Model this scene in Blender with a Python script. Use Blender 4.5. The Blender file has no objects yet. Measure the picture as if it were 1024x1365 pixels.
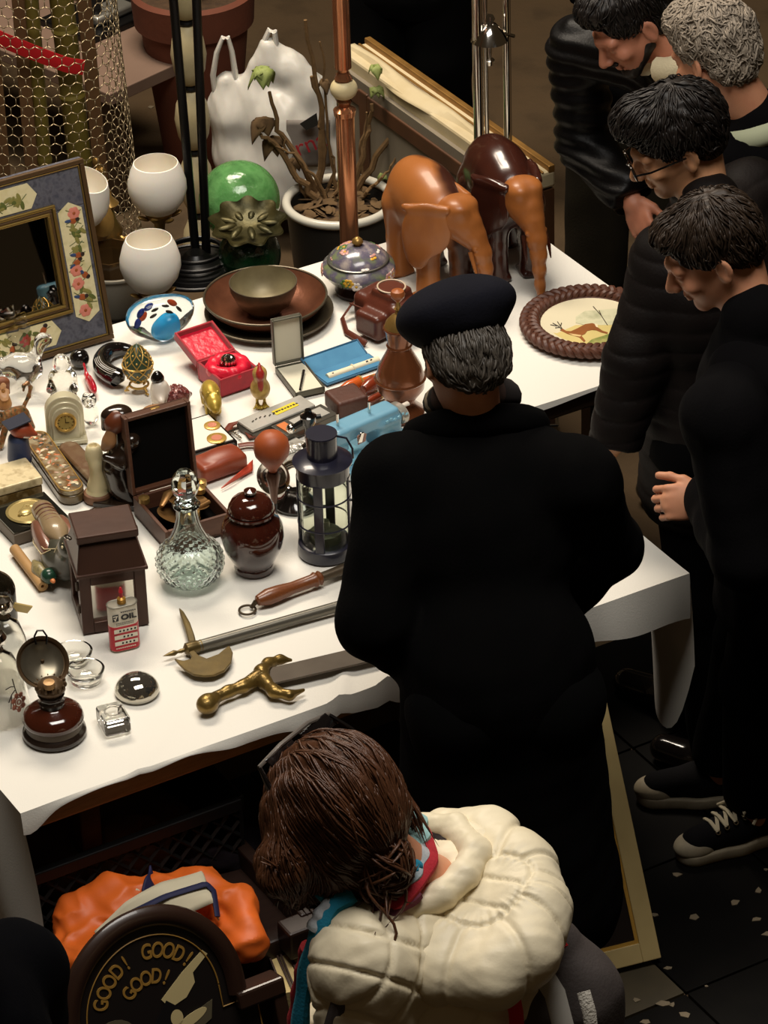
import bpy, math, random
import numpy as np
from mathutils import Vector, Matrix
random.seed(7); RNG = np.random.default_rng(7)
SC = bpy.context.scene
COL = SC.collection
PI = math.pi
# ------------------------------------------------------------------ camera
TH, RHO, FPX, CH = math.radians(32), math.radians(1.9), 5000.0, 5.35
cF = np.array([0, math.cos(TH), -math.sin(TH)]); _u = np.array([0, math.sin(TH), math.cos(TH)]); _r = np.array([1., 0, 0])
cX = math.cos(RHO)*_r - math.sin(RHO)*_u
cU = math.cos(RHO)*_u + math.sin(RHO)*_r
CAMP = np.array([0, 0, CH])
cd = bpy.data.cameras.new('camera'); co = bpy.data.objects.new('camera', cd); COL.objects.link(co)
co.matrix_world = Matrix(((cX[0], cU[0], -cF[0], 0), (cX[1], cU[1], -cF[1], 0), (cX[2], cU[2], -cF[2], CH), (0, 0, 0, 1)))
cd.sensor_width = 36; cd.lens = 36*FPX/1365.0; cd.clip_start = .05
SC.camera = co
TZ = 0.763                                            # top of the tablecloth
def at(px, py, z=TZ):                                 # where the sight line through a photo point meets the level z
    d = cF*FPX + cX*(px-512) + cU*(682.5-py)
    return CAMP + d*((z-CH)/d[2])
def proj(p):
    v = np.asarray(p, float)-CAMP; w = v@cF
    return 512+FPX*(v@cX)/w, 682.5-FPX*(v@cU)/w, FPX/w
def sc(px, py, z=TZ): return proj(at(px, py, z))[2]   # photo pixels per metre there
def ht(px, py, top, z=TZ):                            # height of a thing standing at (px,py) whose top shows at row `top`
    p = at(px, py, z); a, b = 0., 2.5
    for _ in range(40):
        m = (a+b)/2
        if proj(p+[0, 0, m])[1] > top: a = m
        else: b = m
    return a
def yaw(p, q): return math.atan2(q[1]-p[1], q[0]-p[0])
def quad(a, b, c, z=TZ):                              # base rectangle: a-b one side, c next to b -> centre, length, width, heading
    A, B, Cc = at(*a, z), at(*b, z), at(*c, z)
    h = yaw(A, B); L = np.linalg.norm(B-A); n = np.array([-math.sin(h), math.cos(h), 0])
    w = float((Cc-B)@n)
    return (A+B)/2+n*w/2, L, abs(w), h
TR = math.radians(29.5)                               # heading of the tables
XU = np.array([math.cos(TR), math.sin(TR), 0]); XV = np.array([-XU[1], XU[0], 0])
def W(u, v, z=0.): return XU*(u+2.235)+XV*(v+3.525)+np.array([0, 0, z])   # along / across the tables
# ------------------------------------------------------------------ materials
def lin(c):
    o = []
    for x in c[:3]:
        x = x/255.; o.append(x/12.92 if x <= .04045 else ((x+.055)/1.055)**2.4)
    return (*o, 1.)
MATS = {}
def mat(name, col, rough=.6, metal=0., spec=.5, var=None, bump=None, trans=0., ior=1.45, coat=0., sheen=0., sss=0., tex='noise', stretch=None, emit=None, alpha=1.):
    """var=(second colour, scale, contrast)   bump=(scale, strength, detail)"""
    if name in MATS: return MATS[name]
    m = bpy.data.materials.new(name); m.use_nodes = True; nt = m.node_tree; N = nt.nodes; L = nt.links
    b = N['Principled BSDF']
    b.inputs['Base Color'].default_value = lin(col); b.inputs['Roughness'].default_value = rough
    b.inputs['Metallic'].default_value = metal; b.inputs['Specular IOR Level'].default_value = spec
    b.inputs['Transmission Weight'].default_value = trans; b.inputs['IOR'].default_value = ior
    b.inputs['Coat Weight'].default_value = coat; b.inputs['Coat Roughness'].default_value = .08
    b.inputs['Sheen Weight'].default_value = sheen
    if sss: b.inputs['Subsurface Weight'].default_value = sss; b.inputs['Subsurface Radius'].default_value = (.01, .004, .002)
    if emit: b.inputs['Emission Color'].default_value = lin(emit[0]); b.inputs['Emission Strength'].default_value = emit[1]
    if alpha < 1: b.inputs['Alpha'].default_value = alpha
    tc = N.new('ShaderNodeTexCoord'); src = tc.outputs['Object']
    if stretch:
        mp = N.new('ShaderNodeMapping'); mp.inputs['Scale'].default_value = stretch; L.new(src, mp.inputs['Vector']); src = mp.outputs['Vector']
    def field(kind, scale, detail=4):
        if kind == 'voronoi':
            t = N.new('ShaderNodeTexVoronoi'); t.inputs['Scale'].default_value = scale; L.new(src, t.inputs['Vector']); return t.outputs['Distance']
        if kind == 'wave':
            t = N.new('ShaderNodeTexWave'); t.inputs['Scale'].default_value = scale; t.inputs['Distortion'].default_value = 4; t.inputs['Detail'].default_value = 3; L.new(src, t.inputs['Vector']); return t.outputs['Fac']
        t = N.new('ShaderNodeTexNoise'); t.inputs['Scale'].default_value = scale; t.inputs['Detail'].default_value = detail; L.new(src, t.inputs['Vector']); return t.outputs['Fac']
    if var:
        f = field(tex, var[1]); r = N.new('ShaderNodeValToRGB'); c = var[2] if len(var) > 2 else .5
        r.color_ramp.elements[0].position = .5-.5*c; r.color_ramp.elements[1].position = .5+.5*c
        r.color_ramp.elements[0].color = lin(col); r.color_ramp.elements[1].color = lin(var[0])
        for i, cc in enumerate(var[3:]):
            e = r.color_ramp.elements.new(.5-.5*c+c*(i+1)/(len(var)-2)); e.color = lin(cc)
        L.new(f, r.inputs['Fac']); L.new(r.outputs['Color'], b.inputs['Base Color'])
    if bump:
        f = field('noise', bump[0], bump[2] if len(bump) > 2 else 3); bn = N.new('ShaderNodeBump')
        bn.inputs['Strength'].default_value = bump[1]; bn.inputs['Distance'].default_value = .004
        L.new(f, bn.inputs['Height']); L.new(bn.outputs['Normal'], b.inputs['Normal'])
    MATS[name] = m
    return m
# ------------------------------------------------------------------ mesh building
def rot(axis, a): return np.array(Matrix.Rotation(a, 3, axis))
def basis(d, up=(0, 0, 1)):                           # columns x,y,z with y along d
    y = np.asarray(d, float); y = y/np.linalg.norm(y); u = np.asarray(up, float)
    x = np.cross(y, u)
    if np.linalg.norm(x) < 1e-5: x = np.cross(y, (1., 0, 0))
    x /= np.linalg.norm(x); z = np.cross(x, y)
    return np.stack([x, y, z], 1)
class MB:
    def __init__(s): s.v = []; s.f = []; s.m = []; s.n = 0; s.cur = 0
    def add(s, V, F, R=None, t=None):
        V = np.asarray(V, float)
        if R is not None: V = V@np.asarray(R).T
        if t is not None: V = V+np.asarray(t, float)
        s.v.append(V); s.f += [tuple(int(i)+s.n for i in f) for f in F]; s.m += [s.cur]*len(F); s.n += len(V)
        return s
    def box(s, c, d, R=None):
        x, y, z = np.asarray(d, float)/2
        V = [(-x, -y, -z), (x, -y, -z), (x, y, -z), (-x, y, -z), (-x, -y, z), (x, -y, z), (x, y, z), (-x, y, z)]
        return s.add(V, [(3, 2, 1, 0), (4, 5, 6, 7), (0, 1, 5, 4), (1, 2, 6, 5), (2, 3, 7, 6), (3, 0, 4, 7)], R, c)
    def hexa(s, V): return s.add(V, [(3, 2, 1, 0), (4, 5, 6, 7), (0, 1, 5, 4), (1, 2, 6, 5), (2, 3, 7, 6), (3, 0, 4, 7)])
    def lathe(s, prof, n=32, c=(0, 0, 0), R=None, sx=1., sy=1., wob=None, cap=True):
        V = []; F = []
        for i, (r, z) in enumerate(prof):
            for k in range(n):
                a = 2*PI*k/n; q = r*(1+(wob(a, i) if wob else 0)); V.append((q*math.cos(a)*sx, q*math.sin(a)*sy, z))
        for i in range(len(prof)-1):
            for k in range(n): F.append((i*n+k, i*n+(k+1) % n, (i+1)*n+(k+1) % n, (i+1)*n+k))
        if cap and prof[0][0] > 1e-6: F.append(tuple(range(n))[::-1])
        if cap and prof[-1][0] > 1e-6: F.append(tuple((len(prof)-1)*n+k for k in range(n)))
        return s.add(V, F, R, c)
    def tube(s, pts, r, n=8, closed=False, flat=1., up=(0, 0, 1)):
        P = np.asarray(pts, float); m = len(P); r = np.full(m, r) if np.isscalar(r) else np.asarray(r, float)
        V = []; F = []; prev = None
        for i in range(m):
            if closed: d = P[(i+1) % m]-P[i-1]
            else: d = P[min(i+1, m-1)]-P[max(i-1, 0)]
            d = d/(np.linalg.norm(d)+1e-12)
            ref = np.asarray(up, float) if prev is None else prev
            x = ref-d*(ref@d)
            if np.linalg.norm(x) < 1e-4: x = np.cross(d, (1., 0, 0)); 
            if np.linalg.norm(x) < 1e-4: x = np.cross(d, (0, 1., 0))
            x /= np.linalg.norm(x); y = np.cross(d, x); prev = x
            for k in range(n):
                a = 2*PI*k/n; V.append(P[i]+r[i]*(math.cos(a)*x*flat+math.sin(a)*y))
        for i in range(m if closed else m-1):
            j = (i+1) % m
            for k in range(n): F.append((i*n+k, i*n+(k+1) % n, j*n+(k+1) % n, j*n+k))
        if not closed: F += [tuple(range(n))[::-1], tuple((m-1)*n+k for k in range(n))]
        return s.add(V, F)
    def ell(s, c, r, R=None, n=16):
        r = (r, r, r) if np.isscalar(r) else r; m = max(6, n*2//3)
        prof = [(math.sin(PI*i/m), -math.cos(PI*i/m)) for i in range(m+1)]; prof[0] = (0, -1); prof[-1] = (0, 1)
        V = []; F = []
        for i in range(1, m):
            for k in range(n): V.append((prof[i][0]*math.cos(2*PI*k/n), prof[i][0]*math.sin(2*PI*k/n), prof[i][1]))
        V += [(0, 0, -1), (0, 0, 1)]; b, t = len(V)-2, len(V)-1
        for i in range(m-2):
            for k in range(n): F.append((i*n+k, i*n+(k+1) % n, (i+1)*n+(k+1) % n, (i+1)*n+k))
        for k in range(n): F += [(b, (k+1) % n, k), (t, (m-2)*n+k, (m-2)*n+(k+1) % n)]
        return s.add(np.array(V)*np.asarray(r), F, R, c)
    def prism(s, out, z0, z1, R=None, c=None):
        n = len(out); V = [(x, y, z0) for x, y in out]+[(x, y, z1) for x, y in out]
        a = sum(out[i][0]*out[(i+1) % n][1]-out[(i+1) % n][0]*out[i][1] for i in range(n))
        F = [tuple(range(n))[::-1], tuple(range(n, 2*n))]+[(i, (i+1) % n, n+(i+1) % n, n+i) for i in range(n)]
        if a < 0: F = [f[::-1] for f in F]
        return s.add(V, F, R, c)
    def torus(s, R0, r, c=(0, 0, 0), R=None, n=40, k=10, sx=1., sy=1.):
        V = []; F = []
        for i in range(n):
            a = 2*PI*i/n
            for j in range(k):
                b = 2*PI*j/k; q = R0+r*math.cos(b); V.append((q*math.cos(a)*sx, q*math.sin(a)*sy, r*math.sin(b)))
        for i in range(n):
            for j in range(k): F.append((i*k+j, (i+1) % n*k+j, (i+1) % n*k+(j+1) % k, i*k+(j+1) % k))
        return s.add(V, F, R, c)
    def grid(s, fn, nu, nv, R=None, c=None):
        V = [fn(i/(nu-1), j/(nv-1)) for i in range(nu) for j in range(nv)]
        F = [(i*nv+j, (i+1)*nv+j, (i+1)*nv+j+1, i*nv+j+1) for i in range(nu-1) for j in range(nv-1)]
        return s.add(V, F, R, c)
    def disc(s, c, rx, ry, R=None, n=20, z=0., t=.0006):
        return s.prism([(rx*math.cos(2*PI*k/n), ry*math.sin(2*PI*k/n)) for k in range(n)], z, z+t, R, c)
def make(name, V, F, m, parent=None, loc=None, rz=0., smooth=True, bev=0., sub=0, solid=0., auto=40, mi=None):
    me = bpy.data.meshes.new(name)
    V = np.asarray(V, np.float32)
    if isinstance(F, np.ndarray):
        me.vertices.add(len(V)); me.vertices.foreach_set('co', V.ravel())
        me.loops.add(F.size); me.loops.foreach_set('vertex_index', F.ravel().astype(np.int32))
        me.polygons.add(len(F)); me.polygons.foreach_set('loop_start', np.arange(0, F.size, F.shape[1], dtype=np.int32))
        me.update(calc_edges=True); me.validate()
    else:
        me.from_pydata(V.tolist(), [], F); me.update()
    ms = m if isinstance(m, (list, tuple)) else [m]
    for x in ms: me.materials.append(x)
    if mi is not None and len(ms) > 1: me.polygons.foreach_set('material_index', np.asarray(mi, np.int32))
    if smooth:
        me.shade_smooth()
        if auto: me.set_sharp_from_angle(angle=math.radians(auto))
    o = bpy.data.objects.new(name, me); COL.objects.link(o)
    if parent is not None: o.parent = parent
    if loc is not None: o.location = [float(x) for x in loc]
    o.rotation_euler = (0, 0, rz)
    if solid: md = o.modifiers.new('s', 'SOLIDIFY'); md.thickness = solid; md.offset = 0
    if bev: md = o.modifiers.new('b', 'BEVEL'); md.width = bev; md.segments = 2; md.limit_method = 'ANGLE'; md.angle_limit = math.radians(38)
    if sub: md = o.modifiers.new('u', 'SUBSURF'); md.levels = sub; md.render_levels = sub
    return o
def obj(name, mb, m, parent=None, **k):
    return make(name, np.concatenate(mb.v), mb.f, m, parent, mi=mb.m, **k)
def tag(o, label=None, cat=None, group=None, kind=None):
    if label: o['label'] = label
    if cat: o['category'] = cat
    if group: o['group'] = group
    if kind: o['kind'] = kind
    return o
def thing(name, label, cat, loc, rz=0., group=None):
    o = bpy.data.objects.new(name, None); COL.objects.link(o); o.empty_display_size = .05
    o.location = [float(x) for x in loc]; o.rotation_euler = (0, 0, rz)
    return tag(o, label, cat, group)
def dup(root, loc, rz, label=None, group=None):
    r = root.copy(); COL.objects.link(r); r.location = [float(x) for x in loc]; r.rotation_euler = (0, 0, rz)
    if label: r['label'] = label
    if group: r['group'] = group
    for ch in list(root.children):
        c = ch.copy(); COL.objects.link(c); c.parent = r
        for g in ch.children: d = g.copy(); COL.objects.link(d); d.parent = c
    return r
def text(name, s, size, m, parent=None, R=None, loc=(0, 0, 0), ext=.0008, sx=1., bold=0.):
    cu = bpy.data.curves.new(name, 'FONT'); cu.body = s; cu.size = size; cu.extrude = ext; cu.align_x = 'CENTER'; cu.align_y = 'CENTER'; cu.offset = bold
    t = bpy.data.objects.new(name, cu); COL.objects.link(t)
    dg = bpy.context.evaluated_depsgraph_get(); me = bpy.data.meshes.new_from_object(t.evaluated_get(dg))
    bpy.data.objects.remove(t); o = bpy.data.objects.new(name, me); COL.objects.link(o)
    me.materials.clear(); me.materials.append(m)
    if parent is not None: o.parent = parent
    M3 = Matrix(np.asarray(R).tolist()) if R is not None else Matrix.Identity(3)
    o.matrix_local = Matrix.Translation([float(x) for x in loc])@M3.to_4x4()@Matrix.Diagonal((sx, 1, 1, 1))
    return o
# ------------------------------------------------------------------ smooth sculpting: blended distance fields, meshed with surface nets
class SD:
    def __init__(s): s.p = []; s.R = np.eye(3); s.t = np.zeros(3)
    def at(s, R=None, t=None): s.R = np.eye(3) if R is None else np.asarray(R, float); s.t = np.zeros(3) if t is None else np.asarray(t, float); return s
    def X(s, p): return s.R@np.asarray(p, float)+s.t
    def cap(s, a, b, ra, rb=None, k=.02, neg=False): s.p.append(('c', s.X(a), s.X(b), ra, ra if rb is None else rb, k, neg)); return s
    def chain(s, pts, k=.02, neg=False):
        for (a, ra), (b, rb) in zip(pts[:-1], pts[1:]): s.cap(a, b, ra, rb, k, neg)
        return s
    def ell(s, c, r, R=None, k=.02, neg=False):
        r = np.full(3, r) if np.isscalar(r) else np.asarray(r, float)
        s.p.append(('e', s.X(c), s.R@(np.eye(3) if R is None else np.asarray(R)), r, None, k, neg)); return s
    def box(s, c, h, rd=.004, R=None, k=.01, neg=False):
        s.p.append(('b', s.X(c), s.R@(np.eye(3) if R is None else np.asarray(R)), np.asarray(h, float), rd, k, neg)); return s
    def _bb(s, q):
        if q[0] == 'c':
            a, b, ra, rb = q[1:5]; return np.minimum(a-ra, b-rb), np.maximum(a+ra, b+rb)
        if q[0] == 'e': e = np.sqrt((q[2]**2)@(q[3]**2)); return q[1]-e, q[1]+e
        e = np.abs(q[2])@q[3]; return q[1]-e, q[1]+e
    def mesh(s, res, post=None, smooth=0):
        bb = [s._bb(q) for q in s.p if not q[-1]]
        lo = np.min([b[0] for b in bb], 0)-3*res; hi = np.max([b[1] for b in bb], 0)+3*res
        ax = [np.arange(lo[i], hi[i]+res, res, dtype=np.float32) for i in range(3)]
        D = np.full([len(a) for a in ax], 1.0, np.float32)
        for q in s.p:
            k = q[-2]; l, h = s._bb(q); mg = 3*res+k
            sl = []
            for i in range(3):
                a = max(0, int((l[i]-mg-lo[i])/res)); b = min(len(ax[i]), int((h[i]+mg-lo[i])/res)+2); sl.append(slice(a, max(a, b)))
            X, Y, Z = ax[0][sl[0]][:, None, None], ax[1][sl[1]][None, :, None], ax[2][sl[2]][None, None, :]
            if 0 in (X.size, Y.size, Z.size): continue
            if q[0] == 'c':
                a, b, ra, rb = q[1:5]; ba = b-a; L = float(ba@ba)+1e-12
                px, py, pz = X-a[0], Y-a[1], Z-a[2]
                hh = np.clip((px*ba[0]+py*ba[1]+pz*ba[2])/L, 0, 1)
                d = np.sqrt((px-hh*ba[0])**2+(py-hh*ba[1])**2+(pz-hh*ba[2])**2)-(ra+(rb-ra)*hh)
            else:
                c, Rm, r = q[1], q[2], q[3]; px, py, pz = X-c[0], Y-c[1], Z-c[2]
                l3 = [px*Rm[0, i]+py*Rm[1, i]+pz*Rm[2, i] for i in range(3)]
                if q[0] == 'e':
                    k0 = np.sqrt(sum((l3[i]/r[i])**2 for i in range(3))); k1 = np.sqrt(sum((l3[i]/r[i]**2)**2 for i in range(3)))+1e-6
                    d = k0*(k0-1)/k1
                else:
                    rd = q[4]; qq = [np.abs(l3[i])-(r[i]-rd) for i in range(3)]
                    d = np.sqrt(sum(np.maximum(x, 0)**2 for x in qq))+np.minimum(np.maximum(qq[0], np.maximum(qq[1], qq[2])), 0)-rd
            o = D[tuple(sl)]
            if q[-1]:
                hh = np.maximum(k-np.abs(o+d), 0)/max(k, 1e-6); D[tuple(sl)] = np.maximum(o, -d)+hh*hh*k/4
            else:
                hh = np.maximum(k-np.abs(o-d), 0)/max(k, 1e-6); D[tuple(sl)] = np.minimum(o, d)-hh*hh*k/4
        V, F = nets(D, ax)
        if post is not None:
            V = post(V, vnorm(V, F))
        return V, F
def nets(D, ax):
    S = D < 0; n = D.shape
    def sh(A, d): return A[d[0]:n[0]-1+d[0], d[1]:n[1]-1+d[1], d[2]:n[2]-1+d[2]]
    cor = [(i, j, k) for i in (0, 1) for j in (0, 1) for k in (0, 1)]
    c = sum(sh(S, d).astype(np.int8) for d in cor)
    I = np.argwhere((c > 0) & (c < 8)); idx = np.full(c.shape, -1, np.int32); idx[tuple(I.T)] = np.arange(len(I))
    acc = np.zeros((len(I), 3)); cnt = np.zeros(len(I))
    val = {d: D[I[:, 0]+d[0], I[:, 1]+d[1], I[:, 2]+d[2]].astype(float) for d in cor}
    for d in cor:
        for x in range(3):
            if d[x]: continue
            e = list(d); e[x] = 1; e = tuple(e); a, b = val[d], val[e]; m = (a < 0) != (b < 0)
            t = a[m]/(a[m]-b[m]); p = np.tile(np.array(d, float), (m.sum(), 1)); p[:, x] = t; acc[m] += p; cnt[m] += 1
    P = I+acc/cnt[:, None]; res = [float(a[1]-a[0]) for a in ax]
    V = np.stack([ax[i][0]+P[:, i]*res[i] for i in range(3)], 1)
    Fs = []
    for x in range(3):
        y, z = (x+1) % 3, (x+2) % 3
        lo_ = [slice(0, n[i]) for i in range(3)]; hi_ = list(lo_); lo_[x] = slice(0, n[x]-1); hi_[x] = slice(1, n[x])
        A, B = S[tuple(lo_)], S[tuple(hi_)]
        E = np.argwhere(A != B); E = E[(E[:, y] > 0) & (E[:, z] > 0) & (E[:, y] < n[y]-1) & (E[:, z] < n[z]-1)]
        s_ = A[tuple(E.T)]
        def cell(dy, dz): q = E.copy(); q[:, y] += dy; q[:, z] += dz; return idx[tuple(q.T)]
        Q = np.stack([cell(-1, -1), cell(0, -1), cell(0, 0), cell(-1, 0)], 1)
        Q[~s_] = Q[~s_][:, ::-1]; Fs.append(Q)
    return V, np.concatenate(Fs)
def vnorm(V, F):
    a = V[F[:, 2]]-V[F[:, 0]]; b = V[F[:, 3]]-V[F[:, 1]]; fn = np.cross(a, b); N = np.zeros_like(V)
    for i in range(4): np.add.at(N, F[:, i], fn)
    return N/(np.linalg.norm(N, axis=1)[:, None]+1e-12)
def lump(V, s, seed=0):                               # cheap smooth noise, about -1..1
    o = np.zeros(len(V)); g = np.random.default_rng(seed)
    for i in range(6):
        k = g.normal(size=3); k = k/np.linalg.norm(k)*s*(.6+.35*i); o += np.sin(V@k+g.uniform(0, 6.28))/(1+.35*i)
    return o/2.6
def sobj(name, sd, res, m, parent=None, post=None, **k):
    V, F = sd.mesh(res, post); k.setdefault('auto', 0)
    return make(name, V, F, m, parent, **k)
# ================================================================== THE SETTING AND THE LIGHT
w = bpy.data.worlds.new('world'); SC.world = w; w.use_nodes = True
w.node_tree.nodes['Background'].inputs[0].default_value = lin((255, 214, 160)); w.node_tree.nodes['Background'].inputs[1].default_value = .03
SC.view_settings.view_transform = 'Standard'; SC.view_settings.look = 'None'; SC.view_settings.exposure = 0.0; SC.view_settings.gamma = 1.0
def area(name, loc, aim, sx, sy, power, col, spread=180):
    l = bpy.data.lights.new(name, 'AREA'); l.shape = 'RECTANGLE'; l.size = sx; l.size_y = sy; l.energy = power; l.color = lin(col)[:3]; l.spread = math.radians(spread)
    o = bpy.data.objects.new(name, l); COL.objects.link(o); o.location = loc
    o.rotation_euler = (Vector(aim)-Vector(loc)).to_track_quat('-Z', 'Y').to_euler(); return o
area('ceiling_lamp', W(.75, 1.3, 6.2), W(.95, 3.0, .75), 3.4, 1.7, 134, (255, 249, 240), 130)
area('ceiling_lamp', W(1.7, 5.7, 5.6), W(1.3, 4.9, .6), 2.6, 1.2, 165, (255, 240, 220), 120)

M = {}
M['floor'] = mat('concrete', (86, 68, 46), .85, spec=.3, var=((52, 41, 27), 5, .6, (80, 64, 44)), bump=(60, .5))
M['tile'] = mat('shaded_tile', (7, 6, 5), .7, spec=.1, var=((13, 11, 9), 9, .5), bump=(30, .25))  # shade that people cast on these tiles is put into the near-black colour
M['tile2'] = mat('olive_tile', (70, 60, 40), .6, var=((52, 45, 30), 14, .6))
M['flake'] = mat('pale_flake', (118, 105, 84), .8)
fl = obj('floor', MB().box((0, 9, -.06), (14, 22, .1)), M['floor'], smooth=False); tag(fl, kind='structure')
def floor_tiles():
    b = MB(); s = .42
    for i in range(-3, 9):
        for j in range(-2, 7):
            if (i, j) == (3, 4): continue
            b.box((.05+i*s, .35+j*s, -.006), (s-.006, s-.006, .012))
    return b
tl = obj('floor_tiles', floor_tiles(), M['tile'], loc=W(0, 0), rz=TR, smooth=False, bev=.002); tag(tl, kind='structure')
lt = obj('floor_tile_pale', MB().box((.05+3*.42, .35+4*.42, -.006), (.414, .414, .012)), M['tile2'], loc=W(0, 0), rz=TR, smooth=False); tag(lt, kind='structure')
fk = MB(); g = np.random.default_rng(3)
for i in range(165):
    p = (g.uniform(-1.2, 3.2), g.uniform(3.6, 9.5)) if i < 120 else (g.uniform(1.25, 2.1), g.uniform(1.3, 2.2)); a = g.uniform(0, PI); r = g.uniform(.004, .016)
    q = W(*p); fk.prism([(r*math.cos(2*PI*k/5+a)*g.uniform(.4, 1.3), r*math.sin(2*PI*k/5+a)*g.uniform(.4, 1)) for k in range(5)], 0, .002, None, (q[0], q[1], .0 if i >= 120 else -.01))
tag(obj('floor_litter', fk, M['flake'], smooth=False), 'pale flakes of litter scattered over the brown concrete and dark tiles', 'litter', kind='stuff')

# ------------------------------------------------------------------ the two tables and their cloth
U0, U1, V0, VM, V1, U2 = .175, 1.815, 2.285, 3.095, 4.0, 2.405
M['wood'] = mat('pale_wood', (168, 128, 78), .55, var=((132, 98, 58), 6, .7), stretch=(3, 30, 30), bump=(40, .1))
M['darkwood'] = mat('dark_table_wood', (70, 52, 34), .5, var=((50, 36, 24), 6, .7), stretch=(2, 20, 20))
M['cloth'] = mat('white_cloth', (221, 217, 207), .95, spec=.15, sheen=.15, bump=(260, .12))
def table(name, label, u0, u1, v0, v1, m, legs):
    t = thing(name, label, 'table', W((u0+u1)/2, (v0+v1)/2, 0), TR)
    hx, hy = (u1-u0)/2, (v1-v0)/2
    obj('table_top', MB().box((0, 0, .725), (2*hx, 2*hy, .062)), m, t, bev=.006, smooth=False)
    for sx, sy in legs: obj('leg', MB().box((sx*(hx-.2), sy*(hy-.14), .3475), (.05, .05, .693)), M['darkwood'], t, bev=.005, smooth=False)  # pale table's legs take darkwood too: shade below it put into their colour
table('trestle_table', 'pale wooden table under the front half of the white cloth, full of small curios', U0, U1, V0, VM-.004, M['wood'], ((-1, -1), (1, -1), (-1, 1), (1, 1)))
table('trestle_table', 'dark wooden table under the rear half of the white cloth, carrying the elephants', U0, U2, VM+.004, V1, M['darkwood'], ((-1, 1), (1, 1), (1, -1), (-1, -1)))
def cloth():
    b = MB(); nu, nv = 150, 132; us = np.linspace(U0-.012, U2+.012, nu); vs = np.linspace(V0-.012, V1+.012, nv)
    iu = int(np.argmin(abs(us-(U1+.012)))); us[iu] = U1+.012; jv = int(np.argmin(abs(vs-(VM-.01)))); vs[jv] = VM-.01
    UU, VV = np.meshgrid(us, vs, indexing='ij'); p = np.stack([UU.ravel(), VV.ravel()], 1)
    g = np.random.default_rng(5); z = np.zeros(len(p))
    for i in range(9):
        a = g.uniform(0, PI); k = np.array([math.cos(a), math.sin(a)])*g.uniform(6, 26); z += np.sin(p@k+g.uniform(0, 6))*g.uniform(.2, .5)
    z = .0585+.7+np.clip(z, -1.2, 1.6)*.0009
    # ironing creases and a few long wrinkles by the front edge
    for c, d, wd, h in ((2.58, .02, .006, .0022), (3.34, -.01, .005, .002), (3.8, .015, .006, .002)): z += h*np.exp(-((p[:, 1]-c-d*np.sin(3*p[:, 0]))/wd)**2)
    for uc, s, h in ((1.05, .9, .014), (.93, .7, .012), (1.2, .9, .015), (1.32, 1.1, .012), (.45, 1.2, .005)):
        z += h*np.exp(-((p[:, 0]-uc-s*(p[:, 1]-V0))/.018)**2)*np.exp(-((p[:, 1]-V0)/.1)**2)
    r2 = (p[:, 0]-U0)**2+(p[:, 1]-V0)**2; z -= .001*np.exp(-r2/.05**2)
    V = [W(a, c, q) for (a, c), q in zip(p, z)]; F = []
    for i in range(nu-1):
        for j in range(nv-1):
            if i >= iu and j < jv: continue
            F.append((i*nv+j, (i+1)*nv+j, (i+1)*nv+j+1, i*nv+j+1))
    b.add(V, F)
    def skirt(path, drop, out, n=10):                 # path: list of (u,v,z, s)   drop(s)  out(s,t)->(du,dv)
        m = len(path); VV = []
        for (u, v, zz, s) in path:
            d = drop(s)
            for t in range(n):
                f = t/(n-1); du, dv = out(s, f); VV.append(W(u+du, v+dv, zz-d*f))
        b.add(VV, [(i*n+j, i*n+j+1, (i+1)*n+j+1, (i+1)*n+j) for i in range(m-1) for j in range(n-1)])
    Z = z.reshape(nu, nv)
    skirt([(us[i], vs[0], Z[i, 0], us[i]) for i in range(iu+1)], lambda s: .008+.072*min(1, max(0, (s-.55)/.7))+.03*max(0, (s-1.45)/.3)+.003*math.sin(31*s)+.05*math.exp(-((s-U0)/.05)**2),
          lambda s, f: (0, -.006*math.sin(f*PI/2)-.012*f*max(0, math.sin(23*s+1.5*math.sin(9*s)))*min(1, max(0, s-.4))))
    skirt([(us[iu], vs[j], Z[iu, j], vs[j]) for j in range(jv+1)], lambda s: .1+.36*math.exp(-((s-2.37)/.1)**4)+.01*math.sin(20*s), lambda s, f: (.008*math.sin(f*PI/2)+.02*f*math.sin(26*s), 0), 14)
    skirt([(us[0], vs[j], Z[0, j], vs[j]) for j in range(nv)][::-1], lambda s: .4-.02*math.sin(9*s), lambda s, f: (-.01*math.sin(f*PI/2)-.022*f*(1+math.sin(24*s+2*f))+.055*f*math.exp(-((s-V0)/.14)**2), -.012*f*math.exp(-((s-V0)/.1)**2)), 16)
    skirt([(us[i], vs[-1], Z[i, -1], us[i]) for i in range(nu)][::-1], lambda s: .06+.01*math.sin(14*s), lambda s, f: (0, .008*math.sin(f*PI/2)))
    skirt([(us[-1], vs[j], Z[-1, j], vs[j]) for j in range(jv, nv)], lambda s: .03+.008*math.sin(11*s), lambda s, f: (.006*math.sin(f*PI/2), 0))
    skirt([(us[i], vs[jv], Z[i, jv], us[i]) for i in range(iu, nu)], lambda s: .012+.004*math.sin(17*s), lambda s, f: (0, -.003*f))
    return b
cl = obj('tablecloth', cloth(), M['cloth'], auto=0); tag(cl, 'creased white cloth spread over both tables and hanging at the left end', 'tablecloth')

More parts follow.
